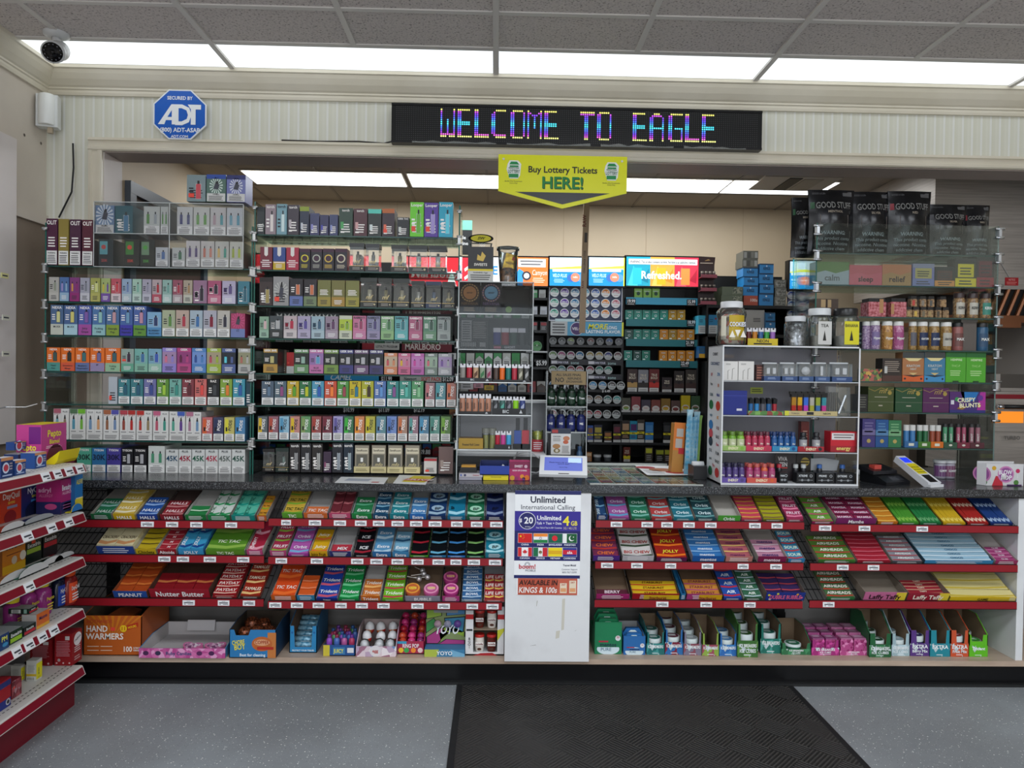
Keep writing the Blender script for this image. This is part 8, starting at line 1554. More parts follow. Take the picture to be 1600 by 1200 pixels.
# handheld white terminal
t2=root('handheld_terminal','white handheld card terminal with a yellow label and blue screen','payment terminal',(at(1452,757,3.02).x,3.03,zc),(0,0,.32))
W,H_=.074,.2;tl=math.radians(62);U=Vector((1,0,0));Vv_=Vector((0,math.sin(tl),math.cos(tl)));Nn=U.cross(Vv_);O=Vector((-W/2,-.03,.012))
q=MB();out=[(0,.0),(W,.0),(W*.97,H_*.35),(W*.88,H_*.8),(W*.85,H_),(W*.15,H_),(W*.12,H_*.8),(W*.03,H_*.35)];n=len(out);vs=[O+U*x+Vv_*z+Nn*k for k in(.008,-.02)for x,z in out];q.add(vs,[tuple(range(n)),tuple(range(2*n-1,n-1,-1))]+[(i,n+i,n+(i+1)%n,(i+1)%n)for i in range(n)],C('d4d6da',.3));q.box(-W*.5,W*.5,-.045,-.02,0,.012,C('d4d6da',.3));q.mk('housing',t2)
q=MB();q.frame(O+Nn*.0082,U,Vv_);q.rect(W*.14,H_*.32,W*.86,H_*.7,C('d8c818'),1);q.text('ASK FOR CASH',W*.5,H_*.55,.006,C('3c3814'),2,wm=W*.6);q.text('BACK WITH DEBIT',W*.5,H_*.46,.006,C('3c3814'),2,wm=W*.62);q.text('ALL BANKS OPEN',W*.5,H_*.37,.006,C('3c3814'),2,wm=W*.62);q.mk('yellow_label',t2)
q=MB();q.frame(O+Nn*.0082,U,Vv_);q.rect(W*.2,H_*.74,W*.8,H_*.93,C('2438c8',.2,e=1.0),1);q.mk('screen',t2);q=MB();q.frame(O+Nn*.0082,U,Vv_);q.rect(W*.2,H_*.02,W*.8,H_*.28,C('101114',.3),1);q.mk('card_slot',t2)
for i,(px,cc)in enumerate(((1464,'6c4470'),(1478,'7c4c68'))):
 bottle(at(px,745,3.3).x,3.28,zc,.026,.085,'a09ca8','c8c8cc',f'pale supplement jar with a {cname(cc)} label, {ORD[i+1]} behind the handheld terminal','jars behind the handheld terminal','jar',neck=.9,lab=cc,labt='GUMMY',name='supplement_jar',shoulder=.85)
 # lollipop carton (rotated)
a=atz(1541,759,CZ);b=atz(1486,748,CZ);c=atz(1596,759,CZ);t2=root('lollipop_carton','white open carton with pink and red lollipop pictures at the counter end','carton',(a.x,a.y,zc))
h1=.095;L1=(b-a);L2=(c-a);u1=L1.normalized();u2=L2.normalized();WBx=C('c8c8ca',.5);q=MB()
def wallp(p,u,L,h,m):
 nn=Vector((0,0,1)).cross(u).normalized()*.002;q.add([p,p+u*L,p+u*L+Vector((0,0,h)),p+Vector((0,0,h)),p+nn,p+u*L+nn,p+u*L+nn+Vector((0,0,h)),p+nn+Vector((0,0,h))],[(0,1,2,3),(7,6,5,4),(0,3,7,4),(1,5,6,2),(3,2,6,7),(0,4,5,1)],m)
z0v=Vector((0,0,0));l1,l2=.2,.17;u2=Vector((1,0.0,0));u1=Vector((-.55,.83,0)).normalized();l1=L1.x/u1.x;l2=L2.x
wallp(z0v,u1,l1,h1,WBx);wallp(z0v,u2,l2,h1,WBx);wallp(u1*l1,u2,l2,h1*1.08,WBx);wallp(u2*l2,u1,l1,h1*.9,WBx)
q.add([z0v+Vector((0,0,.002)),u2*l2+Vector((0,0,.002)),u2*l2+u1*l1+Vector((0,0,.002)),u1*l1+Vector((0,0,.002))],[(0,1,2,3)],WBx)
for Of,U,L in((u1*l1,-u1,l1),(z0v,u2,l2)):
 q.frame(Of,U,(0,0,1));q.pol([(L*.15,0),(L*.45,0),(L*.4,h1*.4),(L*.25,h1*.45)],C('b82c3c'),1);q.disc(L*.52,h1*.52,h1*.38,C('c07cac'),2,20);q.disc(L*.52,h1*.52,h1*.31,C('8c4c8c'),3,20);q.text('BLOW',L*.5,h1*.52,h1*.2,C('e8e8ec'),4,wm=L*.36);q.text('POP',L*.53,h1*.28,h1*.2,C('e8e8ec'),4,wm=L*.3);q.disc(L*.2,h1*.8,h1*.1,C('c89c28'),2,12);q.disc(L*.84,h1*.68,h1*.1,C('b82c5c'),2,12);q.rect(L*.83,h1*.35,L*.85,h1*.6,C('d8d8d8'),1);q.disc(L*.8,h1*.15,h1*.12,C('4c7c3c'),2,10);q.rect(L*.55,0,L*.95,h1*.06,C('4c2c5c'),2)
q.mk('carton_walls',t2)
for i in range(4):
 p=a+u1*l1*(.25+.17*i)+u2*l2*.5;tt=root('lollipop',f'white wrapped lollipop, {ORD[i+1]} from the corner inside the open lollipop carton','lollipop',(p.x,p.y,zc+.02),group='lollipops in the carton');q=MB();q.lathe([(0,0),(.014,.008),(.016,.02),(.012,.032),(0,.04)],0,0,m_foil('pop_wrap','b8b8bc','e8dce0',0,60)if 'pop_wrap' not in bpy.data.materials else bpy.data.materials['pop_wrap'],10);q.mk('wrapped_candy',tt);q=MB();q.rod((0,0,.038),(.01,0,.075),.002,C('dcdcd8'),6);q.mk('stick',tt)
 # ================================================================ BACK BAR (cigarette rack)
BB=4.8;BK=C('0a0a0b',.45);BK2=C('15161a',.4)
def atB(x,y,Y=BB):return at(x,y,Y)
bx0,bx1=atB(394,500).x,atB(1094,500).x
t=root('cigarette_rack','tall black back bar rack of cigarettes and pouches along the inner wall','shelf unit',(bx0,BB,0));W=bx1-bx0;ztp=atB(900,403).z
q=MB();q.box(0,W,.34,.36,0,ztp,BK);q.box(0,W,0,.34,0,.3,BK);q.mk('back_panel',t)
for px in(394,560,712,832,857,974,1092):
 x=atB(px,500).x-bx0;q=MB();q.box(x-.008,x+.008,.02,.34,.3,ztp,BK);q.mk('upright',t)
def bshelf(px0,px1,y,c=BK2,lip=.014,nm='shelf'):
 a,b=atB(px0,y),atB(px1,y);z=atB((px0+px1)/2,y).z;q=MB();q.box(a.x-bx0+.008,b.x-bx0-.008,.0,.34,z-.012,z,BK);q.box(a.x-bx0+.008,b.x-bx0-.008,-.012,0,z-lip,z+.002,c if not isinstance(c,str)else C(c));q.mk(nm,t);return z
 # lit header signs
def hsign(px0,px1,draw,label,base='e8ecee',y0=447,y1=404,e=.9):
 a=atB(px0,y0);b=atB(px1,y1);w,h=b.x-a.x,b.z-a.z;t2=root('header_sign',label,'sign',(a.x,BB-.03,a.z),group='lit header signs of the back bar')
 q=MB();q.box(-.01,w+.01,.002,.06,-.01,h+.01,BK);q.mk('frame',t2)
 q=MB();q.front(.0);E=lambda c:C(c,.3,e=e);q.rect(0,0,w,h,E(base),0);draw(q,w,h,E);q.mk('lit_panel',t2)
hsign(640,718,lambda q,w,h,E:(q.rect(0,0,w,h,E('c8202c'),1),q.text('Marlboro',w*.5,h*.3,h*.3,E('e8e8e8'),2),q.pol([(w*.75,0),(w*.85,h*.6),(w*.95,0)],E('e8e8e8'),2)),'red and white lit header sign behind the middle glass case')
hsign(720,742,lambda q,w,h,E:(q.rect(0,0,w,h,E('d02838'),1),q.pol([(w*.3,h*.2),(w*.7,h*.35),(w*.65,h*.45),(w*.25,h*.3)],E('e8e8e8'),2),q.pol([(w*.3,h*.5),(w*.7,h*.65),(w*.65,h*.75),(w*.25,h*.6)],E('e8e8e8'),2)),'narrow red lit header sign beside the cigarillo canister')
hsign(744,806,lambda q,w,h,E:(q.text('VUSE',w*.2,h*.4,h*.3,E('2c84c8'),1),),'white lit header sign behind the clear cup')
hsign(808,856,lambda q,w,h,E:(q.rect(0,0,w,h,E('f07c3c'),1),q.rect(w*.02,h*.66,w*.92,h*.95,E('e8eaec'),2),q.lines(w*.08,w*.86,h*.7,h*.92,2,E('6c6c70'),3),q.text('Camyon',w*.72,h*.38,h*.22,E('f4f0ec'),3,wm=w*.5,shear=.2,bold=0),q.lines(w*.5,w*.9,h*.1,h*.3,3,E('f8d8c0'),3),q.pol([(0,0),(w*.18,0),(w*.2,h*.5),(w*.05,h*.6),(0,h*.5)],E('3c9ce0'),2),q.disc(w*.3,h*.35,h*.16,E('2c3440'),3,16),q.disc(w*.3,h*.35,h*.1,E('e8e8e8'),4,14)),'orange lit header sign with white script')
def d_velo(q,w,h,E):
 q.rect(0,h*.0,w,h*.58,E('1490d8'),1);q.pol([(0,h*.62),(w,h*.72),(w,h*.62),(0,h*.58)],E('d8e04c'),2);q.rect(w*.08,h*.49,w*.9,h*.58,E('d8e8f0'),3);q.text('VELO PLUS',w*.28,h*.3,h*.12,E('c8ecf8'),3,wm=w*.4,shear=.2);q.lines(w*.12,w*.42,h*.1,h*.25,3,E('a8dcf4'),3);q.disc(w*.6,h*.28,h*.14,E('3c6cb8'),3,14);q.disc(w*.72,h*.3,h*.16,E('e8886c'),4,16);q.disc(w*.86,h*.28,h*.14,E('5c9cd0'),3,14);q.rect(w*.97,0,w,h,E('d8e030'),3);q.text('velo',w*.72,h*.28,h*.07,E('f4f0ec'),5)
hsign(858,914,d_velo,'blue and white lit header sign, first beside the tall wooden stick','c4dcec');hsign(919,975,d_velo,'blue and white lit header sign, second beside the tall wooden stick','c4dcec')
def d_ref2(q,w,h,E):
 for a,b,c in((0,.33,'1c9cb4'),(.33,.66,'f0a040'),(.66,1,'d83048')):
  q.rect(w*a,0,w*b,h,E(c),1);q.pol([(w*(a+.02),0),(w*(a+.1),h*.7),(w*(a+.16),0)],E({'1c9cb4':'40c4cc','f0a040':'f8c060','d83048':'f05868'}[c]),2);q.rect(w*(a+.09),h*.05,w*(a+.21),h*.62,E({'1c9cb4':'28b8dc','f0a040':'f8b020','d83048':'f88a40'}[c]),3);q.pol([(w*(a+.2),h*.2),(w*(a+.31),h*.6),(w*(a+.3),h*.1)],E({'1c9cb4':'0c7c98','f0a040':'e88828','d83048':'a81c34'}[c]),2)
 q.rect(w*.03,h*.74,w*.97,h*.93,E('e8ecee'),4);q.text('WARNING: This product contains nicotine. Nicotine is an addictive chemical.',w*.5,h*.79,h*.08,E('3c3c44'),5,wm=w*.9);q.text('Refreshed.',w*.48,h*.25,h*.26,E('f4f6f8'),6,wm=w*.56)
hsign(977,1091,d_ref2,'teal, orange and red lit header sign reading Refreshed')
# dark green advert beside
def d_sale(q,w,h):q.rect(0,h*.72,w,h,C('6cb49c'),1);q.text('ale',w*.2,h*.45,h*.1,C('d8d8d8'),1);q.text('icine',w*.25,h*.28,h*.1,C('d8d8d8'),1)
poster('advert_panel','green and black advert panel behind the top of the acrylic stand','sign',720,345,738,398,BY-.3,d_sale,'141618',.01)
# tin products
CANM={}
def can(px,py,r_,cface,cmark,label,group,txt='',Y=BB+.0,white='d0d2d4',z=None,tilt=0):
 a=atB(px,py,Y);r=r_/F*Y;k=(round(r,4),cface,cmark,txt,white)
 if k not in CANM:
  q=MB();pr=[(r,0),(r,.018)];n=18
  for(yy0,yy1)in((0,.018),):
   v=[(r*math.cos(2*PI*i/n),yy,r*math.sin(2*PI*i/n)+r)for yy in(yy0,yy1)for i in range(n)];q.add(v,[tuple(range(n)),tuple(range(2*n-1,n-1,-1))]+[(i,n+i,n+(i+1)%n,(i+1)%n)for i in range(n)],C(white,.3))
  q.front(0,0,r);up_h=[(r*.82*math.cos(t_),r*.82*math.sin(t_))for t_ in[PI*i/10-.1 for i in range(11)]];q.pol(up_h,C(cface),1)
  q.text(txt or 'VELO',0,r*.05,r*.34,C('e8eaec'),3,wm=r*1.3,rot=.0);q.rect(-r*.5,-r*.55,r*.5,-r*.48,C(cmark),2);q.pol([(-r*.6,r*.3),(0,r*.75),(r*.6,r*.3)],C(cmark),2)
  CANM[k]=q.mesh('pouch_can')
 o=place(CANM[k],'pouch_can',(a.x,Y,(a.z-r)if z is None else z),(0,tilt,0));return tag(o,label,'can',group)
 # big white can board
a=atB(858,500);b=atB(971,448);zb_=a.z;q0=root('can_display','white edged display board holding three rows of round cans','display board',(a.x,BB-.02,a.z));w,h=b.x-a.x,b.z-a.z
q=MB();q.box(0,w,.02,.03,0,h,C('3c4664'));q.mk('backing',q0);q=MB();E3=C('c4c8d4',.25);q.box(0,w,0,.03,-.006,.0,E3);q.box(-.004,0,0,.03,-.006,h,E3);q.box(w,w+.004,0,.03,-.006,h,E3);q.mk('edge_frame',q0)
q=MB();q.box(w*.08,w*.5,-.004,.0,-.012,.008,C('a8bcc0'));q.front(-.004);q.rect(w*.35,-.01,w*.46,.007,C('1c1c20'),1);q.text('3.99',w*.405,-.006,.01,C('e8e8e8'),2,wm=w*.1);q.mk('price_strip',q0)
vc=['4cb49c','7c54b8','3c8cb4','3ca4c8','2c6cc0','e8963c','c87c8c']
for r_ in range(3):
 for c_ in range(7):
  can(866.5+16.0*c_-r_*.3,456.5+16.2*r_+c_*.25,7.0,vc[c_],['2c7c6c','4c2c94','1c5c94','1c84ac','1c4494','c8701c','a8505c'][c_],f'{cname(vc[c_])} round can, {ORD[c_+1]} in {["top", "middle", "bottom"][r_]} row of the can board','round cans on the board',Y=BB-.0201,tilt=0)
def d_more(q,w,h):
 q.rect(0,0,w,h,C('3c7c9c',.4,e=.25),1);q.rect(0,0,w*.23,h,C('b4b8ba'),2);q.lines(w*.02,w*.21,h*.1,h*.9,4,C('4c4c50'),3);q.disc(w*.36,h*.5,h*.48,C('c8c8d8'),2,20);q.disc(w*.36,h*.5,h*.43,C('442c64'),3,20);q.text('VELO',w*.36,h*.4,h*.2,C('e0dce8'),4,wm=w*.15);q.text('MORE',w*.64,h*.5,h*.36,C('e0d81c'),4,wm=w*.27,shear=.2);q.text('LONG',w*.84,h*.5,h*.22,C('e8eaec'),4,wm=w*.14);q.text('LASTING FLAVOR',w*.72,h*.2,h*.22,C('e8eaec'),4,wm=w*.5);q.rect(w*.975,0,w,h,C('d8d83c'),3)
poster('shelf_sign','blue shelf sign with a purple can and the word MORE','sign',860,524,974,504,BB-.03,lambda q,w,h:d_more(q,w,h),'c8ccd0',.01)
# can rows
def crow(y,xs,cols,lip,label,px0=858,px1=973,strip=None,txt='zone',r=6.6):
 z=bshelf(px0,px1,y+r+.6,lip)
 for i,(x,cc)in enumerate(zip(xs,cols)):
  can(x,y,r,cc,cname(cc)and cc,f'{cname(cc)} round can, {ORD[i+1]} on the {label} can shelf',f'round cans on the {label} shelf',txt,Y=BB+.005,white='c0c4c4' if r>6 else '6c6e70',z=z+.001)
 if strip:
  a=atB(px0+2,y+r+8);b=atB(px1-2,y+r+2);q=MB();w,h=b.x-a.x,b.z-a.z;q.box(0,w,.0,.001,0,h,C('14141c'));q.front(0);[(q.text('OWN YOUR',w*(f+.17),h*.25,h*.45,C('c8c8dc'),1,wm=w*.16),q.text('zone',w*(f+.34),h*.15,h*.6,C('a8c8c8'),1,wm=w*.12,bold=0),q.rect(w*(f+.01),h*.2,w*(f+.09),h*.8,C('c0c0c8'),1))for f in(0,.52)];q.mk('price_strip',t,(a.x-bx0,-.0145,a.z))
X8=[864,877.5,892,906,922,936.5,950.5,965.5]
crow(533,[864,878,892,907,923,937.5,952,967],['4c5050','44484a','7c8c5c','4c5054','6c4c4c','44484c','4c5c80','54545a'],BK2,'dark',r=5.9,txt='o')
crow(555,X8,['6c8c5c','a85c84','8c3c64','1c6c9c','9c8c54','a89454','3c4484','6c4c50'],BK2,'first zone',strip=1)
crow(577.5,X8[:7],['5c7c4c','4c8484','8c3c4c','94404c','8c2c44','1c7464','2c8c74'],BK2,'second zone',strip=1)
crow(601.5,[864,878,892,906,926.5,941.5,956,970],['3c84b4','3c84b4','34383c','38383c','3c94c8','348cc4','4c4444','3c3c3c'],BK2,'third',txt='ZYN')
crow(623.5,[864,878,892,906,920,935,949.5,964],['8c7454','8c7454','6c5c4c','84644c','8c7460','84684c','2c6c64','3c9c98'],BK2,'fourth',txt='ZYN')
crow(646.5,[864,878,892,906,920,934,948.5,963],['9c3038','4c4c4c','3c7c4c','3c4c44','9c3844','a83440','5c5c58','444448'],BK2,'fifth',txt='ZYN')
# small price sign
poster('price_sign','tiny white price 6.49 sign on the can rack','sign',930,613,964,609,BB-.016,lambda q,w,h:q.text('$ 6.49',w*.5,h*.1,h*.8,C('d0d0d0'),1),'0a0a0b',.001)
# narrow column of small packs left of the cans
def prow(y,items,px0,px1,label,lip=BK2,liph=.014,Y=BB+.005,nm='tobacco_pack',cat='pack',desc='pack'):
 z=bshelf(px0,px1,y,lip,liph)
 for i,it in enumerate(items):
  x0,x1,yt,c1,dr=it[:5];X0,X1=atB(x0,y,Y).x,atB(x1,y,Y).x;w=X1-X0;h=atB((x0+x1)/2,yt,Y).z-z
  key=('P',round(w,3),round(h,3),c1,dr if isinstance(dr,str)else dr.__name__)
  if key not in BOXM:
   q=MB();q.box(0,w-.002,0,.03,0,h,C(c1,.35));q.front(0);w_=w-.002
   if dr=='vuse':q.text('vuse',w_*.5,h*.72,h*.16,C('e0e8e8'),1,wm=w_*.7);q.ring(w_*.55,h*.4,h*.08,h*.13,C('d0e0e0')if 'a' not in c1[:1]else C('6c4c10'),1,10);q.rect(w_*.1,h*.08,w_*.4,h*.18,C('e8eeee'),1)
   elif dr=='leaf':q.disc(w_*.5,h*.45,h*.2,C('1c4c3c'),1,8);q.lines(w_*.1,w_*.9,h*.6,h*.8,1,C('c8d8c8'),1)
   elif dr=='tob':q.rect(w_*.04,h*.0,w_*.96,h*.18,C('c8c8c6'),2);q.rect(0,h*.2,w_,h*.42,C(it[5]),1);q.text('TRUE',w_*.5,h*.7,h*.1,C('d8ccb8'),2,wm=w_*.6);q.text('BOLD',w_*.5,h*.57,h*.1,C('d8ccb8'),2,wm=w_*.7);q.disc(w_*.5,h*.44,w_*.14,C('1c1418'),3,10);q.lines(w_*.1,w_*.9,.0,h*.15,2,C('8c8c8c'),3)
   elif dr=='swi':q.rect(0,0,w_,h*.14,C('b8b8b8'),2);q.disc(w_*.5,h*.3,w_*.42,C('d0ccca'),1,14,sq=.8);q.disc(w_*.5,h*.3,w_*.33,C(it[5]),2,12,sq=.6);q.text('Sweets',w_*.5,h*.32,h*.07,C('c04048'),3,wm=w_*.6)
   elif dr=='cig':q.rect(0,0,w_,h*.14,C('c0c0be'),2);q.rect(0,h*.38,w_,h*.48,C('d8c81c'),2);q.text('99c',w_*.5,h*.39,h*.08,C('3c3814'),3,wm=w_*.7);q.rect(w_*.1,h*.55,w_*.9,h*.85,C(it[5]),1);q.lines(w_*.1,w_*.9,h*.2,h*.34,2,C(it[5]),1)
   elif dr=='case':q.rect(w_*.08,h*.6,w_*.92,h*.92,C(it[5]),1);q.lines(w_*.15,w_*.85,h*.1,h*.5,3,C('9c9ca0'),1)
   elif dr=='cigp':q.rect(0,h*.55,w_,h,C(it[5]),1);q.pol([(0,h*.55),(w_*.5,h*.8),(w_,h*.55)],C(c1),2);q.lines(w_*.15,w_*.85,h*.2,h*.45,2,C('4c4c50'),1)
   BOXM[key]=q.mesh(nm)
  o=place(BOXM[key],nm,(X0,Y,z+.001));tag(o,f'{cname(c1)} {desc}, {ORD[i+1]} on {label}',cat,f'{desc}s on {label}')
 return z
VP=lambda y,yt,xs:[(x0,x1,yt,c,d)for x0,x1,c,d in xs]
TL_,OG_,DG_='2c8c7c','e0922c','24544c'
TS=C('1c6c74',.4)
prow(466,VP(466,451,[(991,1004,'90c850','leaf'),(1005,1018,'90c850','leaf'),(1019,1031,'90c850','leaf')]),976,1091,'the lime packs shelf of the back bar',C('3c94b4'),.045,desc='pod box',nm='pod_box',cat='box')
prow(500,VP(500,484.5,[(977+13.5*i,990+13.5*i,(TL_,TL_,TL_,TL_,TL_,'b88c2c','b88c2c')[i],'vuse')for i in range(7)]),976,1091,'the second pod shelf of the back bar',TS,.045,desc='pod box',nm='pod_box',cat='box')
prow(531,VP(531,515,[(976+13.7*i,989.3+13.7*i,(DG_,TL_,TL_,TL_,OG_,'b88c2c',OG_,OG_)[i],'vuse')for i in range(8)]),976,1091,'the third pod shelf of the back bar',TS,.045,desc='pod box',nm='pod_box',cat='box')
prow(564,VP(564,548,[(975,988,TL_,'vuse'),(989.5,1002,DG_,'vuse'),(1003,1016,'24806c','vuse'),(1030,1043,OG_,'vuse'),(1044,1057,OG_,'vuse'),(1058,1071,OG_,'vuse'),(1072,1085,OG_,'vuse')]),976,1091,'the fourth pod shelf of the back bar',TS,.045,desc='pod box',nm='pod_box',cat='box')
for px,py,tx in((986,472,'19.99'),(1080,473,'15.99'),(1080,505,'18.99'),(1078,537,'21.99'),(1070,569,'22.49')):
 poster('price_sign',f'black price card reading {tx} on the {"lime" if py < 474 else ("second" if py < 510 else ("third" if py < 540 else "fourth"))} pod shelf{" near the orange packs" if px > 1000 else ""}','sign',px-7,py+5,px+7,py-5,BB-.014,lambda q,w,h,tx=tx:(q.text(tx,w*.5,h*.4,h*.5,C('e4e6e8'),1,wm=w*.9),q.lines(w*.1,w*.9,h*.1,h*.3,1,C('b8b8b8'),1)),'0a0a0c',.002)
prow(613,[(980,996,577,'3c2420','tob','b08c50'),(997,1013,578,'8c8c94','tob','2c2420'),(1014,1030,577,'6c1c20','tob','b82c24'),(1034,1050,590,'2c2024','tob','3c2c2c'),(1053,1069,580,'2c2424','tob','3c2420'),(1071,1088,578,'3c3430','tob','3c2420')],976,1091,'the dark tobacco shelf of the back bar',desc='tobacco box')
prow(645,[(971+15.5*i,985.5+15.5*i,yt,c,'swi',c2)for i,(yt,c,c2)in enumerate(((622,'4c4c40','6c9c4c'),(620,'8c3c44','d0ccc8'),(625,'4c4454','d0ccc8'),(625,'84443c','d0ccc8'),(623,'8c6c2c','c8a82c'),(626,'5c4440','6c3430'),(618,'d0b81c','d0b81c'),(619,'3c5c3c','3c6c44')))],970,1094,'the cigarillo shelf of the back bar',desc='cigarillo pouch',nm='cigarillo_pouch',cat='pouch')
prow(692,[(918,927,665,'1c4c9c','cig','8c5c3c'),(928,941,664,'1c1c3c','cig','b0a03c'),(944,956,674,'2c2018','cig','a86c3c'),(958,970,663,'2c1c20','cig','6c2438'),(971,984,657,'28201c','cig','b08c6c'),(984,996,658,'1c88a8','cig','4c2060'),(995,1007,656,'3c342c','cig','b0a8a0'),(1008,1021,660,'2c74b4','cig','4c8cc4'),(1036,1048,660,'121214','cig','3c3c40')],918,1094,'the yellow priced shelf of the back bar',desc='cigarillo pack')
prow(722,[(916,925,707,'b07440','case','d8b890'),(974,985,699,'6c2c24','tob','d8c81c'),(1008,1020,699,'4c4438','case','c8c83c'),(1024,1038,702,'24241c','case','a0a82c'),(1038,1048,702,'3c2c20','case','a8a82c')],858,1094,'the lowest shelf of the back bar',desc='tobacco pouch')
for i,px in enumerate((934,950)):
 bottle(atB(px,720).x,BB+.03,atB(970,722).z+.001,.024,.045,'5c6064','c8cacc',f'short white capped jar, {ORD[i+1]} on the lowest shelf of the back bar','short white capped jars','jar',neck=.9,shoulder=.8,caph=.35,name='short_jar')
 # narrow column
prow(466,[(833,840,453,'3cc46c','case','d8f0e0'),(842,853,453,'d4d8d8','case','e8ecec')],833,857,'the top narrow shelf',desc='device box',nm='device_box',cat='box')
prow(492,[(833,840,479,'b8bcc8','case','d0d4dc'),(844,855,479,'b8bcc8','case','d0d4dc')],833,857,'the second narrow shelf',desc='device box',nm='device_box',cat='box')
prow(517,[(833,840,503,'28282c','case','a83c44'),(844,855,503,'28282c','case','a83c44')],833,857,'the third narrow shelf',desc='device box',nm='device_box',cat='box')
can(839,539,8,'2c6c34','4c9c54','large green round can on the narrow shelf',None,'o',Y=BB+.0,white='3c7c44',z=bshelf(820,857,549,C('c4c8cc'),.008)+.001)
bshelf(833,857,562,BK2);bshelf(714,857,573)
# rows seen through the acrylic stand and the middle glass case
for y,yt,px0,px1,n,cs,lb in((520,500,400,708,22,['2c2c30','44484c','1c2024','3c3c40'],'the upper shelf behind the glass case'),(573,552,400,830,30,['b8bcb8','3c8c50','d0d4d4','4c9460'],'the menthol shelf behind the glass case'),(612,596,400,856,30,['4c3c34','8c2c30','b0b0ac','2c5c94'],'the cigarette shelf behind the glass case'),(654,640,700,856,9,['7c4c30','a06c3c','4c2c20','8c3028'],'the brown packs shelf behind the stand'),(668,652,400,708,20,['3c6cb0','b0b4b8','8c2c34','24242a'],'the fourth shelf behind the glass case'),(712,694,400,708,20,['8c2c34','24242a','2c5ca0','3c7c4c'],'the low shelf behind the glass case')):
 st=(px1-px0-4)/n;prow(y,[(px0+2+st*i,px0+2+st*(i+.9),yt,cs[(i*7+i//3)%4],'cigp',cs[(i*5+1)%4])for i in range(n)],px0,px1,lb,desc='cigarette pack',nm='cigarette_pack',Y=BB+.02)if n<=20 else[prow(y,[(px0+2+st*i,px0+2+st*(i+.9),yt,cs[(i*7+i//3)%4],'cigp',cs[(i*5+1)%4])for i in range(n)][k*15:(k+1)*15],px0+int(k*(px1-px0)/2),px0+int((k+1)*(px1-px0)/2),lb+(' near the corner' if k==0 else ' near the stand'),desc='cigarette pack',nm='cigarette_pack',Y=BB+.02)for k in range(2)]
def bsign(px0,px1,y0,y1,draw,label,base):poster('shelf_sign',label,'sign',px0,y0,px1,y1,BB-.02,draw,base,.006)
bsign(628,706,549,535,lambda q,w,h:q.text('MARLBORO',w*.42,h*.2,h*.6,C('c8bcb8'),1,wm=w*.72),'dark red shelf sign seen behind the middle glass case','64202c')
bsign(566,624,546,536,lambda q,w,h:(q.rect(0,0,w*.33,h,C('8c2430'),1),q.text('LOYALTY PROGRAM',w*.66,h*.3,h*.35,C('3c3c40'),1,wm=w*.58)),'white and red loyalty sign behind the middle glass case','b8b8b4')
bsign(507,592,594,586,lambda q,w,h:q.text('CAMEL',w*.3,h*.1,h*.9,C('d8e8f0'),1,wm=w*.4,shear=.3),'bright blue shelf sign behind the middle glass case','2c94c8')
bsign(625,690,596,587,lambda q,w,h:(q.text('SOFT PACK',w*.75,h*.15,h*.6,C('c03c3c'),1,wm=w*.48),q.text('Newport',w*.25,h*.2,h*.5,C('2c4c4c'),1,wm=w*.3)),'white soft pack shelf sign behind the middle glass case','b8bcb8')
bsign(430,530,498,490,lambda q,w,h:[q.pol([(w*(.03+.12*i),h*.1),(w*(.11+.12*i),h*.1),(w*(.11+.12*i),h*.9),(w*(.07+.12*i),h*.5),(w*(.03+.12*i),h*.9)],C('d8dcd8'),1)for i in range(8)],'white zigzag patterned sign behind the middle glass case','3c4444')
for px,py,tx in((604,592,'11.99'),(700,592,'12.09'),(545,640,'10.99'),(600,640,'11.09'),(655,640,'12.19'),(664,706,'9.88'),(846,567,'5.99')):
 poster('price_sign',f'black price card with white digits {tx} on the cigarette rack','sign',px-9,py+5,px+9,py-5,BB-.018,lambda q,w,h,tx=tx:q.text('$'+tx,w*.5,h*.15,h*.7,C('d8dadc'),1,wm=w*.95),'0c0c0e',.002,'price cards on the cigarette rack')
 # papers on the wall behind the corner case
for i,(x0,y0,x1,y1,cc)in enumerate(((208,596,250,530,'c8c8c0'),(170,600,205,560,'c4c6c4'),(258,545,285,528,'d0d0cc'),(313,548,340,528,'c8c8c4'),(168,431,200,418,'b8bcc0'),(215,438,282,420,'c8c8c0'),(318,432,336,419,'b8bcb8'),(225,518,290,486,'c0c4bc'),(316,488,340,478,'c4c8c8'),(168,650,196,600,'b8bcc8'))):
 poster('paper_notice',f'{["large white", "pale", "small white", "square white", "grey", "long white", "small pale", "wide pale", "tiny pale", "bluish"][i]} paper notice on the inner wall behind the corner glass case','paper',x0,y0,x1,y1,BY-.004,lambda q,w,h:q.lines(w*.1,w*.9,h*.1,h*.9,5,C('8c8c88'),1,k=.25),cc,.002)
for px in(165,303):
 X=at(px,560,BY).x;q=MB();q.box(X-.03,X+.03,BY-.05,BY-.002,0,at(px,420,BY).z,C('141416'));tag(q.mk('wall_channel'),f'tall black vertical channel on the inner wall, {"first" if px == 165 else "second"} from the corner','channel')
poster('white_glow_panel','bright white lit panel behind the corner glass case','panel',170,640,300,575,BY-.006,lambda q,w,h:q.rect(w*.05,h*.1,w*.95,h*.9,C('dfe4e6',.4,e=.5),1),'c8ccd0',.003)  # white board with an emissive face
q=MB();a=Vector((ILX+.02,4.2,0));b=at(395,735,4.2);q.box(a.x,b.x,4.2,4.5,0,at(280,700,4.2).z,C('2c2a28'));q.box(a.x,b.x,4.18,4.52,at(280,700,4.2).z,at(280,700,4.2).z+.03,C('4a4846'));tag(q.mk('back_cabinet'),'low dark back cabinet behind the corner glass case','cabinet')
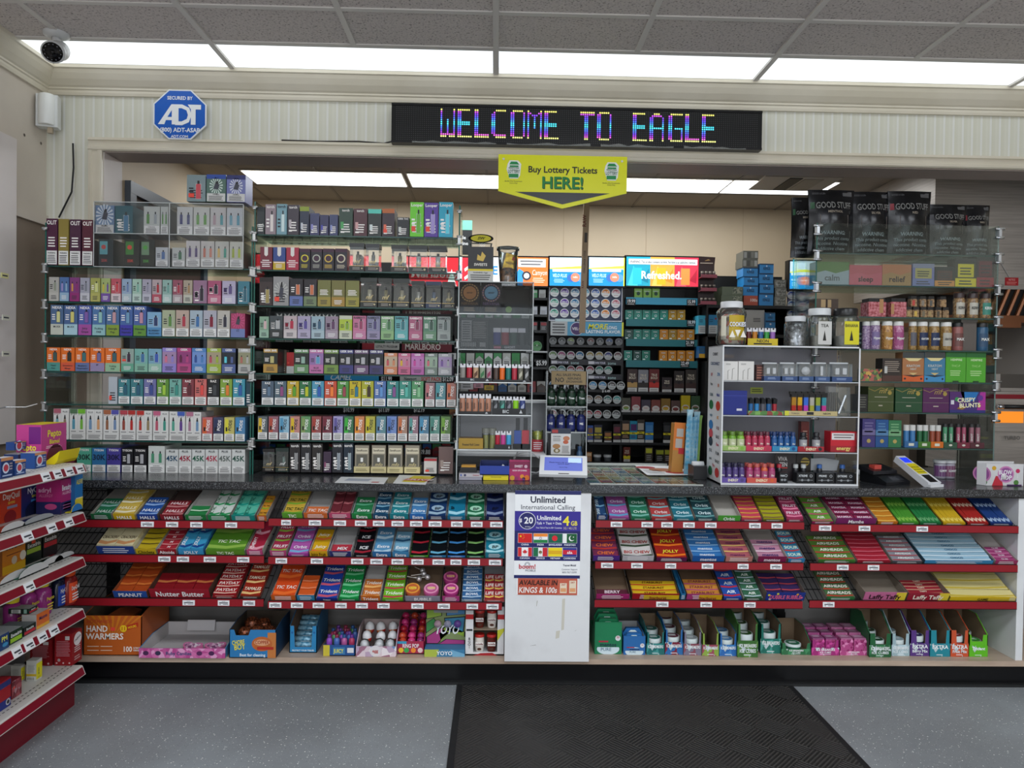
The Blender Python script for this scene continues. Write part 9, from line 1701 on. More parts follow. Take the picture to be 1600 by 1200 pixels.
# ---- second back bar section (stacked cartons)
cx0,cx1=bx1+.012,at(1255,480,4.7).x;z1_=at(1170,477,4.7).z;z2_=at(1150,522,4.7).z
t=root('stock_shelf','black shelf unit stacked with spare cartons behind the white case','shelf unit',(cx0,4.7,0));W=cx1-cx0
q=MB();q.box(0,W,.36,.38,0,at(1170,430,5.0).z,BK);q.mk('back_panel',t)
for z in(z1_,z2_,at(1150,560,4.7).z):
 q=MB();q.box(0,W,0,.36,z-.02,z,BK);q.mk('shelf',t)
for x in(0,W-.012):
 q=MB();q.box(x,x+.012,.0,.36,0,z1_-.02,BK);q.mk('side_panel',t)
def stk(nm,label,px0,px1,pyb,pyt,c,draw=None,D=.13,Y=4.72,z=None,group=None,side=None,rot=0):return pbox(nm,label,'carton',px0,px1,pyb,pyt,Y,D,c,draw,group,z,rot)
def d_k(q,w,h):q.rect(0,h*.88,w,h,C('1c3c5c'),1);q.text('KINGS',w*.5,h*.35,h*.3,C('1c3048'),2,wm=w*.5);q.disc(w*.5,h*.75,h*.07,C('d0dce4'),2,8)
def pile(label,px0,px1,ys,c,draw,Y=4.72,D=.13,names=('lowest','second','third','topmost'),z0=None,tones=None):
 z=z1_+.001 if z0 is None else z0
 for i in range(len(ys)-1):
  jx=(i%2)*1.2;o=stk('cigarette_carton',f'{label}, {names[i] if len(ys) == 5 else ORD[i+1]+" from the bottom"}',px0+jx,px1+jx*.5,ys[i],ys[i+1],tones[i]if tones else c,draw,D,Y,z,'spare cartons');z+=max(v.co.z for v in o.data.vertices)+.0008
 return z
pile('bright blue carton of the taller blue pile',1186,1208,[475,458,443,427,412],'2c84c4',d_k)
z_=stk('cigarette_carton','orange red carton at the bottom of the middle pile',1162,1184,475,462,'b0503c',lambda q,w,h:q.text('100s',w*.7,h*.4,h*.3,C('e0d0c8'),1),z=z1_+.001,group='spare cartons')
zz=z1_+.001+max(v.co.z for v in z_.data.vertices)+.0008
zz=pile('bright blue carton of the middle pile',1161,1184,[462,446,432,418],'2c84c4',d_k,z0=zz)
def d_gr(q,w,h):[q.rect(w*(.05+.24*i),h*.15,w*(.24+.24*i),h*.85,C(['8c8c88','4c4c48','74746c','a0a09c'][i]),1)for i in range(4)]
pile('grey patterned carton on top of the middle pile',1160,1184,[418,405,392],'5c5c54',d_gr,z0=zz,D=.14)
pile('long olive patterned carton in the low front pile',1127,1160,[475,461,448],'5c6450',lambda q,w,h:(q.rect(w*.5,h*.1,w*.95,h*.9,conf(['6c7460','8c8c78','4c5444'],90),1),),D=.2,Y=4.71)
pile('crumpled grey carton of the end pile',1210,1228,[475,464,450,437],'6c6c64',lambda q,w,h:q.rect(w*.1,h*.1,w*.9,h*.9,conf(['84847c','5c5c54','a0a09c'],90),1))
# display tower
a=at(1096,475,4.68);b=at(1121,475,4.68);w=b.x-a.x;hT=at(1108,412,4.68).z-z1_;t=root('snack_tower','dark red cardboard tower of small jars beside the lit signs','display tower',(a.x,4.7,z1_+.001))
q=MB();q.box(0,w,.06,.065,0,hT,C('2c1c1c'));
for i in range(3):q.box(0,w,0,.065,hT*.33*i,hT*.33*i+.006,C('6c3038'));q.box(0,w,-.002,0,hT*.33*i,hT*.33*i+.022,C('8c4450'))
q.mk('shelves',t);q=MB();q.ext([(0,hT),(w,hT),(w*1.05,hT+.055),(.0,hT+.06)],.06,.064,C('28100f'));q.front(.06);q.rect(w*.1,hT+.012,w*.9,hT+.018,C('b0a090'),1);q.pol([(w*.35,hT+.028),(w*.75,hT+.034),(w*.6,hT+.042)],C('9c7c4c'),1);q.mk('header',t)
for r_ in range(3):
 for c_ in range(4):tag((lambda q:(q.lathe([(.008,0),(.009,.024),(.006,.028)],0,0,C('3a2c2c'),8),q.lathe([(.0095,.028),(.0095,.038)],0,0,C('9c9488'),8),q.mk('small_jar',None,(a.x+w*(c_+.5)/4,4.72,z1_+.0075+hT*.33*r_)))[2])(MB()),f'tiny dark jar, {ORD[c_+1]} in the {["lowest", "middle", "upper"][r_]} row of the snack tower','jar','tiny jars in the snack tower')
 # cartons under the stock shelf
def d_lb(q,w,h):q.rect(0,0,w,h*.45,C('b8bcbc'),1);q.lines(w*.15,w*.85,h*.08,h*.38,3,C('8c8c8c'),2);q.disc(w*.78,h*.8,w*.12,C('8c3c4c'),2,10);q.lines(w*.1,w*.5,h*.6,h*.8,2,C('1c5c7c'),2)
stk('tobacco_carton','turquoise and white carton, first under the stock shelf',1091,1106,517,493,'3ca0bc',d_lb,z=z2_+.001,group='blue and white cartons');stk('tobacco_carton','blue and white carton, second under the stock shelf',1107,1121,517,492,'2c84b4',d_lb,z=z2_+.001,group='blue and white cartons')
stk('white_carton','plain white carton behind the cookie jar',1164,1194,522,484,'c4c2be',lambda q,w,h:q.lines(w*.4,w*.85,h*.5,h*.68,3,C('4c4c4c'),1),z=z2_+.001,Y=4.74)
stk('cigarette_carton','blue carton under the stock shelf, lower one',1196,1211,522,501,'2c80bc',d_k,z=z2_+.001,group='spare cartons')
stk('cigarette_carton','blue carton under the stock shelf, upper one',1196,1211,501,488,'2c80bc',d_k,z=z2_+.085,group='spare cartons')
prow_y=at(1150,560,4.7).z
for i,(px0,px1,yt,cc,c2)in enumerate(((1092,1104,541,'1c5c8c','d0a02c'),(1130,1147,543,'1c4c7c','d0a02c'),(1166,1178,541,'b8bcbc','8c9c9c'),(1180,1192,541,'b8bcb8','8c9c9c'),(1194,1206,542,'b4b8b4','5c6c6c'),(1208,1220,542,'b0b4b0','6c5c5c'))):
 stk('cigarette_carton',f'{cname(cc)} carton, {ORD[i+1]} on the shelf seen through the white case',px0,px1,560,yt,cc,lambda q,w,h,c2=c2:(q.rect(0,0,w,h*.35,C(c2),1),q.lines(w*.1,w*.7,h*.5,h*.85,2,C('3c5c6c'),1)),z=prow_y+.001,group='cartons seen through the white case')
 # header sign and can board seen through the side of the oven-side case
hs=(1231,1256);hsign(hs[0],hs[1],d_velo,'narrow blue and white lit header sign seen through the oven side case','c4dcec',y0=452,y1=410)
a=atB(1230,500);q0=root('can_display','small white edged can board seen through the oven side case','display board',(a.x,BB-.02,a.z));b=atB(1272,455);w,h=b.x-a.x,b.z-a.z
q=MB();q.box(0,w,.02,.03,0,h,C('6c6c94'));q.mk('backing',q0)
for r_ in range(3):
 for c_ in range(3):can(1237+14*c_,461+15*r_,6.8,['2c58b8','4c8cc8','7c9cd0'][(r_+c_)%3],'1c3c94',f'blue round can, {ORD[c_+1]} in {["top", "middle", "bottom"][r_]} row of the small can board','round cans on the small board',Y=BB-.0201)
 # tall wooden promotional stick
a=at(912,455,4.3);b=at(910,318,4.3);q=MB();hS=b.z-a.z+.06;wS=.032
q.box(-wS/2*1.1,wS/2*1.1,0,.02,-.25,hS,C('9c8468'));q.front(0);q.text('RAW',0,hS*.72,.022,C('6c2c20'),1,rot=PI/2,al='c');q.text('CHALLENGE CONE',.004,hS*.3,.011,C('4a3a2c'),1,rot=PI/2);q.text('RAW',0,.04,.014,C('6c2c20'),1,rot=PI/2);q.rect(-wS*.2,hS*.5,wS*.3,hS*.6,C('3c3430'),1)
tag(q.mk('cone_box',None,(a.x,4.3,a.z),(0,.02,0)),'very tall narrow tan cone box hanging behind the lottery sign','box')
q=MB();q.rod((a.x+.01,4.31,a.z+hS),(a.x+.01,4.31,ICEIL),.002,C('b8b0a0'),5);q.rod((a.x,4.31,ICEIL-.004),(a.x+.02,4.31,ICEIL-.004),.006,C('b8b0a0'),6);tag(q.mk('hanging_string'),'thin string holding the tall tan cone box','string')
# ================================================================ KITCHEN SIDE
hx0,hy=2.30,4.35
t=root('range_hood','stainless steel range hood with copper coloured baffle filters','range hood',(2.8,4.3,1.6))
zb2=at(1580,452,4.0).z;q=MB();q.box(-.34,.31,-.3,.6,zb2-1.6,ICEIL-.002-1.6,STEEL);q.mk('body',t)
CP=C('8c5a3c',.3,.5);q=MB()
q.box(-.2,.31,-.28,.6,zb2-1.6-.15,zb2-1.6-.001,C('0e0b0a',.6))
for i in range(9):q.rod((-.18+.055*i,-.29,zb2-1.6-.15),(-.12+.055*i,-.29,zb2-1.6-.0),.012,CP,6)
q.mk('baffle_filter',t)
q=MB();q.box(-.24,.31,-.33,.6,zb2-1.6-.19,zb2-1.6-.151,CP);q.box(-.02,.14,-.34,-.26,zb2-1.6-.22,zb2-1.6-.19,CP);q.mk('drip_tray',t)
a=at(1570,444,4.3);b=at(1591,433,4.3)
poster('warning_plate','small red warning plate fixed to the range hood front','sign',1570,446,1591,434,3.9995,lambda q,w,h:(q.text('NOTICE',w/2,h*.6,h*.25,C('e0a8a0'),1,wm=w*.5),q.lines(w*.1,w*.9,h*.1,h*.5,2,C('e08880'),1)),'b02028',.002)
q=MB();q.rod(at(1563,410,3.997),at(1577,433,3.997),.003,C('b0aca8'),5);tag(q.mk('hanging_rod'),'thin pale rod holding the red warning plate','rod')
# oven
ov=root('oven','stainless steel oven with a glowing window and dark handle','oven',(2.85,4.0,0));q=MB();zo=at(1570,612,4.0).z
x0=at(1530,650,4.0).x-2.85;q.box(x0,.26,0,.5,.75,zo,STEEL);q.mk('body',ov)
q=MB();q.box(x0,.26,.02,.5,0,.715,C('2c2a2a'));q.mk('stand',ov)
q=MB();f1=at(1547,660,4.0);f2=at(1596,643,4.0);q.box(f1.x-2.85-.02,f2.x-2.85+.03,-.012,.0,f1.z-.05,f2.z+.04,STEEL);q.mk('door',ov)
q=MB();q.box(f1.x-2.85,f2.x-2.85,-.016,-.012,f1.z,f2.z,C('d07820',.4,e=1.1));q.mk('lit_window',ov)
q=MB();h1_=at(1560,635,4.0);q.rod((h1_.x-2.85,-.04,h1_.z),(h1_.x-2.85+.2,-.04,h1_.z),.012,C('141414'),10);q.rod((h1_.x-2.85-.03,-.04,h1_.z),(h1_.x-2.85,-.04,h1_.z),.012,CHROME,10);q.rod((h1_.x-2.85+.01,-.04,h1_.z),(h1_.x-2.85+.01,0,h1_.z),.006,CHROME,6);q.rod((h1_.x-2.85+.19,-.04,h1_.z),(h1_.x-2.85+.19,0,h1_.z),.006,CHROME,6);q.mk('handle',ov)
q=MB();q.box(x0,.26,-.004,0,zo-.04,zo-.015,C('8c1c28'));q.mk('red_trim',ov)
q=MB();q.frame((x0+.18,-.0165,zo-.27),(1,0,0),(0,0,1));q.text('TURBO',0,0,.02,C('6c6864'),1);q.mk('emblem',ov)
q=MB();q.box(x0+.02,.26,-.05,.5,.72,.745,STEEL);q.box(x0+.12,x0+.22,-.03,.3,.745,.8,C('17181a'));q.mk('base_rack',ov)
q=MB();q.box(0,.2,0,.2,0,.1,C('b0a8a0'));q.box(.06,.2,-.002,0,.02,.1,C('5c5650'));tag(q.mk('steel_box',None,(at(1574,610,4.0).x-.03,4.1,zo+.001)),'pale steel box standing on top of the oven','box')
poster('splash_panel','dark brown steel splash panel behind the oven','panel',1480,640,1598,470,5.1,lambda q,w,h:(q.rect(0,h*.68,w,h*.7,C('2c2420'),1),q.rect(0,h*.35,w,h*.37,C('2c2420'),1)),'4a3f3a',.01)
for(x0_,y0_,x1_,y1_,cc,lb)in((1475,700,1530,640,'3a3834','dark grey kitchen machine behind the oven side case'),):
 a=at(x0_,y0_,4.6);b=at(x1_,y1_,4.6);q=MB();q.box(0,b.x-a.x,0,.3,0,b.z,C(cc));tag(q.mk('kitchen_machine',None,(a.x,4.6,0)),lb,'machine')
a=at(1475,626,4.55);q=MB();q.box(0,.25,0,.2,0,at(1500,598,4.55).z,C('b8a898'));tag(q.mk('steel_cabinet',None,(a.x,4.93,0)),'pale cabinet in the kitchen behind the multicoloured flat box','cabinet')
# ================================================================ GONDOLA SHELVES AT THE CORNER
GX=-1.55;GE=2.735;G0=.9;GW=C('cfccc6',.4);GRED=C('7c0f22',.35)
t=root('gondola_shelf','cream and dark red gondola shelving full of medicines beside the counter','shelf unit',(-1.9,1.8,0))
def gq():return MB()
def gb(nm,x0,x1,y0,y1,z0,z1,m,extra=None):
 q=MB();q.box(x0+1.9,x1+1.9,y0-1.8,y1-1.8,z0,z1,m)
 if extra:extra(q)
 return q.mk(nm,t)
gb('kick_plate',-2.1,-1.6,G0,2.77,0,.135,C('6c0f1e',.4))
gb('back_panel',-2.115,-2.10,G0,2.75,0,.93,C('8c8884'))
gzs=[.168,.385,.58,.75,.934];BW=[.52,.40,.40,.40,.38]
HOLE=C('2c2824')
for i,z in enumerate(gzs):
 d=[0,0,0,0,0][i];xf=GX+(0 if i else .0);xb_=-2.1 if i==0 else-1.99
 def ex(q,z=z,xf=xf):
  q.top(z,1.9,-1.8)
  for k in range(90):
   yy=G0+.01+k*.0205
   for xx in(xf-.035,xf-.055):q.rect(xx-.002,yy,xx+.002,yy+.011,HOLE,1)
 gb('shelf_board',xb_,xf-.004,G0,GE,z-.02,z,GW,ex)
 q=MB();ff=xf+1.9
 # angled front lip with ticket channel
 v=[(ff-.004,z),(ff+.0,z-.002),(ff+.012,z-.034),(ff+.008,z-.037),(ff-.004,z-.02)]
 n=len(v);y0,y1=G0-1.8,GE-1.8;vv=[(x,yy,zz)for yy in(y0,y1)for x,zz in v];q.add(vv,[tuple(range(n)),tuple(range(2*n-1,n-1,-1))]+[(k,n+k,n+(k+1)%n,(k+1)%n)for k in range(n)],GW)
 q.mk('front_lip',t)
 q=MB();A_=Vector((ff+.0012,y0+.002,z-.005));B_=Vector((ff+.0115,y0+.002,z-.031));L=y1-y0-.008;e=Vector((.0012,0,.0005));vs=[A_,A_+Vector((0,L,0)),B_+Vector((0,L,0)),B_];q.add([p+e for p in vs]+vs,[(3,2,1,0),(4,5,6,7),(0,1,5,4),(2,3,7,6),(1,2,6,5),(0,4,7,3)],GRED);q.mk('ticket_strip',t)
 tags_={4:[(66,79),(85,97),(103,115),(120,131)],3:[(36,52),(75,89),(102,115)],2:[(40,55)],1:[(22,36),(41,55),(62,75),(80,93)],0:[]}[i]
 for(a,b)in tags_:
  ya=ray(a,800);yb2=ray(b,800);Ya=(GX+.01)/ya.x*ya.y;Yb=(GX+.01)/yb2.x*yb2.y
  q=MB();e=Vector((.0026,0,.0011));vs=[Vector((ff+.0006,0,z-.0035)),Vector((ff+.0006,Yb-Ya,z-.0035)),Vector((ff+.0121,Yb-Ya,z-.0325)),Vector((ff+.0121,0,z-.0325))];q.add([p+e for p in vs]+vs,[(3,2,1,0),(4,5,6,7),(0,1,5,4),(2,3,7,6),(1,2,6,5),(0,4,7,3)],TAGW)
  q.frame(vs[3]+e,(0,1,0),vs[0]-vs[3]);Lw=Yb-Ya;q.rect(Lw*.15,.014,Lw*.85,.02,TAGK,1);q.rect(Lw*.5,.006,Lw*.88,.01,TAGK,1);q.mk('price_tag',t,(0,Ya-1.8,0))
gb('upright',-2.115,-2.09,2.70,2.75,0,.95,C('141416'))
# ---- boxes on the gondola: local x runs along the shelf (away), the front face looks to +X
def gpos(px,li,X):
 d=ray(px,800);return X/d.x*d.y
def gbox(name,label,cat,pxa,pxb,li,ytop,X,depth,c,draw=None,side=None,rot=0,group=None,sidec=None,topc=None,ztop=None,z0=None,par=None):
 """pxa,pxb: picture columns of the near and far edges of the aisle-facing side"""
 Ya,Yb=gpos(pxa,li,X),gpos(pxb,li,X);w=Yb-Ya;z=gzs[li]+.001 if z0 is None else z0;d=ray((pxa+pxb)/2,ytop);tt=X/d.x;h=(HC+d.z*tt)-z
 q=MB();q.box(0,w,0,depth,0,h,C(c,.35));
 q.front(0)
 if draw:draw(q,w,h)
 if side:q.frame((0,depth,0),(0,-1,0),(0,0,1));side(q,depth,h)
 if topc:q.top(h);q.rect(0,0,w,depth,C(topc),1)
 o=q.mk(name,None,(X,Ya,z),(0,0,PI/2+rot));return tag(o,label,cat,group)
def dp(t1,c1,*more):
 def d(q,w,h):
  q.text(t1,w*.5,h*.68,h*.17,C(c1),2,wm=w*.84)
  for m_ in more:
   if m_[0]=='r':q.rect(w*m_[1],h*m_[2],w*m_[3],h*m_[4],C(m_[5]),1)
   if m_[0]=='t':q.text(m_[1],w*.5,h*m_[2],h*m_[3],C(m_[4]),3,wm=w*.8)
   if m_[0]=='d':q.disc(w*m_[1],h*m_[2],w*m_[3],C(m_[4]),2,18,sq=m_[5]if len(m_)>5 else 1)
   if m_[0]=='l':q.lines(w*.15,w*.85,h*m_[1],h*m_[2],m_[3],C(m_[4]),2)
 return d
 # top shelf: pink stomach-remedy dispenser
X=-1.60
o=gbox('medicine_dispenser','pink stomach medicine dispenser box with yellow lettering on the top gondola shelf','dispenser',64,103,4,662,-1.66,.09,'b83c84',dp('Pepto','e8dc3c',('t','Bismol',.5,.11,'e8dc3c'),('l',.38,.46,2,'e8c8d8'),('d',.55,.1,.36,'5c1c34'),('r',0,0,.2,.2,'b83c84')),lambda q,w,h:(q.rect(w*.5,h*.52,w*.98,h*.95,C('6c1c74'),1),q.text('Pepto',w*.45,h*.36,h*.16,C('e8dc3c'),2,wm=w*.7),q.text('Bismol',w*.4,h*.24,h*.09,C('e8dc3c'),2,wm=w*.5)),topc='e0c828')
ya=gpos(72,4,-1.655);q=MB();q.extx([(0,0),(0,.012),(-.05,.05),(-.04,.012),(-.03,0)],0,.13,C('dcc81c',.35));tag(q.mk('dispenser_chute',None,(-1.656,ya,gzs[4]+.001),(0,0,PI/2)),'yellow cardboard chute in front of the pink dispenser','chute')
for k in range(3):q=MB();q.box(0,.05,0,.012,0,.005,C(['c88aa8','b8789a','c894ac'][k]));tag(q.mk('sachet',None,(-1.636+.008*k,ya+.02+.02*k,gzs[4]+.014+.011*k),(-.6,0,PI/2)),f'pink remedy sachet, {ORD[k+1]} from the shelf edge in the yellow chute','sachet','sachets in the yellow chute')
def alk(q,w,h):q.rect(0,h*.85,w,h,C('c88a5c'),1);q.disc(w*.4,h*.5,w*.28,C('c8d4e8'),1,16,sq=1.1);q.disc(w*.4,h*.5,w*.2,C('b83c4c'),2,14);q.lines(w*.1,w*.9,h*.06,h*.2,1,C('a8b8d8'),2);q.lines(w*.7,w*.96,h*.35,h*.75,3,C('b0a0a0'),1)
gbox('antacid_box','small blue antacid box at the picture edge of the top gondola shelf','box',1,20,4,715,-1.57,.03,'1c3468',alk,None,group='small blue antacid boxes',topc='c8c8cc')
gbox('antacid_box','small blue antacid box with a raised flap, second on the top gondola shelf','box',23,40,4,719,-1.575,.03,'24407c',alk,None,group='small blue antacid boxes',topc='c8c8cc')
gbox('antacid_box','small blue antacid box standing at the yellow chute','box',54,72,4,707,-1.62,.05,'1c4484',alk,None,group='small blue antacid boxes',topc='c4c4c8')
gbox('antacid_box','wide navy antacid box behind the small blue boxes','box',28,56,4,708,-1.7,.05,'162c5c',lambda q,w,h:(q.lines(w*.1,w*.9,h*.6,h*.75,1,C('a8b4cc'),1),q.disc(w*.5,h*.2,w*.25,C('3c6cac'),1,14)),None,group='small blue antacid boxes',topc='c4c4c8')
gbox('antacid_box','small blue antacid box resting tilted on the navy box','box',22,40,4,690,-1.71,.03,'1c3c78',alk,None,z0=gzs[4]+.062,group='small blue antacid boxes')
# second shelf
flap=lambda q,w,h,c:q.pol([(0,0),(w,0),(w,h*.2),(0,h*.2)],C(c),3)
gbox('medicine_dispenser','orange red daytime cold medicine dispenser on the second gondola shelf','dispenser',1,33,3,762,-1.70,.06,'c83c1c',dp('DayQuil','ecdcd4',('t','SEVERE',.52,.07,'e8c040'),('r',.3,.38,.8,.46,'8c8ca8'),('d',.45,.12,.3,'8c1c20',.8),('r',.35,.02,.6,.2,'c8a8a8')),None)
gbox('medicine_dispenser','navy night-time cold medicine dispenser on the second gondola shelf','dispenser',33,74,3,753,-1.70,.06,'182864',dp('NyQuil','e0e4f0',('t','SEVERE',.54,.07,'d8d040'),('r',.36,.4,.75,.47,'3c84c8'),('d',.5,.1,.36,'0c1438',.7)),None)
gbox('medicine_dispenser','magenta allergy medicine dispenser with a navy base on the second gondola shelf','dispenser',95,113,3,748,-1.60,.09,'a02468',dp('Benadryl','e8e4f0',('r',0,0,1,.34,'202458'),('t','ALLERGY',.56,.08,'e0a8c4'),('r',.25,.1,.9,.3,'c8c4d0'),('l',.12,.28,2,'8c4c7c')),lambda q,w,h:(q.rect(0,0,w,h*.36,C('202458'),1),q.text('adryl',w*.35,h*.64,h*.13,C('d8a8c4'),2,wm=w*.6),q.text('ALLERGY',w*.4,h*.5,h*.08,C('c86c98'),2,wm=w*.55),q.disc(w*.6,h*.22,w*.25,C('b8447c'),2,14,sq=.5)),topc='802058')
gbox('medicine_dispenser','bright blue pain reliever dispenser with yellow letters at the shelf end','dispenser',117,129,3,737,-1.585,.1,'1c6cac',lambda q,w,h:(q.text('ALEVE',w*.55,h*.68,h*.16,C('e0d040'),2,wm=w*.8),q.rect(0,h*.02,w,h*.3,C('d0c030'),1),q.rect(w*.1,h*.3,w,h*.33,C('e0d8a0'),2)),lambda q,w,h:q.rect(0,0,w,h,C('1c5c94'),1),topc='d0bc3c')
def chute(px,li,X,c,label,w=.1,d=.06,h=.035,c2=None):
 y_=gpos(px,li,X);q=MB();n=8;pts=[(w*(.5-.5*math.cos(PI*k/n)),h*math.sin(PI*k/n)*.62+.004)for k in range(n+1)]
 q.ext([(0,0)]+[(x,z)for x,z in pts]+[(w,0)],0,.0025,C(c,.5),C(c2 or c));q.box(0,w,0,d,0,.003,C(c2 or c));tag(q.mk('dispenser_chute',None,(X,y_,gzs[li]+.0015),(0,0,PI/2)),label,'chute','cardboard dispenser chutes')
chute(2,3,-1.60,'c4c4c4','pale rounded chute before the orange red dispenser',.12,.06,.035,'b8503c');chute(36,3,-1.60,'9ca0a4','pale rounded chute before the navy dispenser',.17,.06,.03,'20305c');chute(112,3,-1.575,'1c70b4','bright blue rounded chute sticking out at the shelf end',.07,.07,.04,'c8b82c')
# third shelf
gbox('medicine_dispenser','yellow orange pain reliever dispenser on the third gondola shelf','dispenser',4,40,2,838,-1.66,.06,'cc7c20',dp('Motrin','2c2454',('r',0,.72,.25,.95,'d8503c'),('r',0,0,1,.25,'d8a828'),('d',.5,.35,.12,'c8b8a0'),('d',.88,.4,.14,'e0d8c8'),('l',.5,.56,1,'7c4020')),lambda q,w,h:q.rect(0,0,w,h,C('8c5020'),1))
gbox('medicine_dispenser','dark green headache medicine dispenser with a lime band on the third gondola shelf','dispenser',41,65,2,842,-1.68,.06,'12241c',dp('Excedrin','dce4e0',('r',.05,.42,.95,.62,'98b83c'),('r',.35,.82,.6,.97,'d8442c')),None)
gbox('medicine_dispenser','black headache medicine dispenser with a red band on the third gondola shelf','dispenser',68,90,2,832,-1.68,.06,'0f1412',dp('Excedrin','dce0e0',('r',.05,.42,.95,.62,'b02430')),None)
chute(0,2,-1.6,'c4c4c4','pale rounded chute before the yellow orange dispenser',.16,.06,.04,'b87848');chute(30,2,-1.585,'c0c2c2','large pale chute with a green edge before the lime band dispenser',.16,.06,.045,'2c5c48');chute(62,2,-1.60,'c8caca','small pale chute with a green edge before the black dispenser',.14,.06,.035,'2c5c48');chute(86,2,-1.60,'b8bcbc','greyish chute at the far end of the third gondola shelf',.12,.06,.03,'a8acac')
# fourth shelf
def gbot(px,li,X,r,h,body,capc,label,lab,txt,capf=.2,group=None,flat=1,ltc='e8e8e8'):
 y_=gpos(px,li,X);t2=root('medicine_bottle',label,'bottle',(X,y_,gzs[li]+.001),(0,0,PI/2),group)
 q=MB();q.lathe([(r*.95,0),(r,.004),(r,h*.68),(r*.55,h*(.8)),(r*.5,h*(1-capf))],0,0,C(body,.15),16,sq=flat);q.mk('body',t2)
 q=MB();q.lathe([(r*.72,h*(1-capf)),(r*.8,h*.97),(r*.74,h)],0,0,C(capc,.35),16,sq=flat);q.mk('cap',t2)
 q=MB();rr=r*1.01;aa=[PI*1.5+.9*(k/8-.5)*2 for k in range(9)];v=[(rr*math.cos(a),rr*math.sin(a)*flat,zz)for zz in(h*.06,h*.62)for a in aa];q.add(v,[(k,k+1,10+k,9+k)for k in range(8)],C(lab));q.front(-rr*flat*1.01);q.text(txt,0,h*.42,r*.42,C(ltc),1,wm=r*1.5);q.lines(-r*.6,r*.6,h*.1,h*.34,3,C(ltc),1);q.mk('label_sticker',t2)
gbot(20,1,-1.68,.028,.105,'8c2c74','d8c828','purple pink stomach syrup bottle, first of three under the third gondola shelf','7c2468','Pepto',ltc='e0d040',group='pink stomach syrup bottles')
gbot(43,1,-1.68,.03,.122,'9c3484','d8c828','purple pink stomach syrup bottle, middle of three','8c2c74','Pepto',ltc='e0d040',group='pink stomach syrup bottles')
gbot(66,1,-1.66,.031,.127,'9c3484','d8c828','purple pink stomach syrup bottle nearest the navy liquid bottle','8c2c74','Pepto',ltc='e0d040',group='pink stomach syrup bottles')
gbot(93,1,-1.65,.036,.135,'101830','1c3c7c','dark navy night-time cold liquid bottle with a blue cap','1c409c','NyQuil',flat=.6,group='liquid cold medicines')
gbot(110,1,-1.63,.034,.135,'7c1c1c','c8481c','dark red daytime cold liquid bottle with an orange cap','d8502c','DayQuil',flat=.6,group='liquid cold medicines')
ex=lambda c:(lambda q,w,h:(q.text('Excedrin',w*.5,h*.55,h*.26,C('e0e4e0'),2,wm=w*.85),q.rect(w*.05,h*.12,w*.95,h*.45,C(c),1)))
endp=lambda q,w,h:(q.rect(w*.15,h*.15,w*.6,h*.85,C('c8c8c4'),1),q.lines(w*.2,w*.55,h*.2,h*.8,6,C('2c2c2c'),2),q.rect(w*.75,h*.1,w*.9,h*.9,C('7c9c8c'),1))
tp='7c8084'
gbox('tablet_box','dark green tablet box with a red band, lower of the two stacked ones','box',38,57,1,976,-1.575,.09,'14241c',ex('b82434'),endp,group='stacked tablet boxes',topc='5c6464')
z1g=gzs[1]+.001+.04
o=gbox('tablet_box','dark green tablet box with a red band, upper of two stacked','box',46,59,1,948,-1.60,.07,'14241c',ex('b82434'),endp,z0=gzs[1]+.056,group='stacked tablet boxes',topc='8c9090')
gbox('tablet_box','dark green tablet box with a lime band on the fourth gondola shelf','box',16,36,1,983,-1.57,.1,'14301c',ex('8cb828'),None,group='stacked tablet boxes',topc='8c9092')
gbox('tablet_box','navy tablet box with blue pattern at the picture edge of the fourth gondola shelf','box',0,15,1,990,-1.565,.1,'1c3c6c',lambda q,w,h:(q.text('PM',w*.5,h*.55,h*.3,C('e0e060'),2),q.disc(w*.6,h*.3,w*.3,C('3c8cb8'),1,12,sq=.5)),None,group='stacked tablet boxes',topc='8c9094')
gbox('tablet_box','orange tablet box at the shelf edge of the fourth gondola shelf','box',58,78,1,955,-1.575,.05,'d0682c',lambda q,w,h:(q.text('Motrin',w*.5,h*.55,h*.22,C('3c2c5c'),2,wm=w*.8),q.rect(0,0,w,h*.2,C('d8a030'),1)),lambda q,w,h:q.rect(0,0,w,h,C('a8a4a0'),1),topc='b8b4b0')
# bottom shelf
def d_ty(q,w,h):q.disc(w*.55,h*.75,w*.4,C('e0dcdc'),2,18,sq=1.0);q.text('TYLENOL',w*.55,h*.74,h*.06,C('3c2c2c'),3,wm=w*.7,rot=.3);q.lines(w*.2,w*.85,h*.35,h*.55,3,C('d8c0c0'),2);q.lines(w*.2,w*.85,h*.1,h*.25,2,C('c8a0a0'),2)
def s_ty(q,w,h):q.lines(w*.08,w*.9,h*.28,h*.78,10,C('b07078'),1);q.rect(w*.6,h*.8,w*.85,h*.92,C('c8c0c0'),1);[q.disc(w*x,h*.08,w*.05,C('d0b0b0'),1,8)for x in(.12,.5,.85)];q.disc(w*.25,h*.17,w*.09,C('a89090'),1,10)
gbox('medicine_dispenser','dark red pain reliever dispenser at the far end of the bottom gondola shelf','dispenser',114,129,0,985,-1.585,.065,'8c141c',d_ty,s_ty,topc='a02430',group='dark red dispensers')
gbox('medicine_dispenser','dark red pain reliever dispenser standing behind the far one','dispenser',82,96,0,995,-1.66,.08,'7c1018',None,s_ty,topc='8c1c28',group='dark red dispensers')
def d_yl(q,w,h):q.rect(0,h*.08,w,h*.85,C('d8d01c'),1);q.text('SINEX',w*.5,h*.45,h*.09,C('3c5c4c'),2,rot=PI/2);q.lines(w*.2,w*.8,h*.1,h*.2,2,C('b0a820'),2)
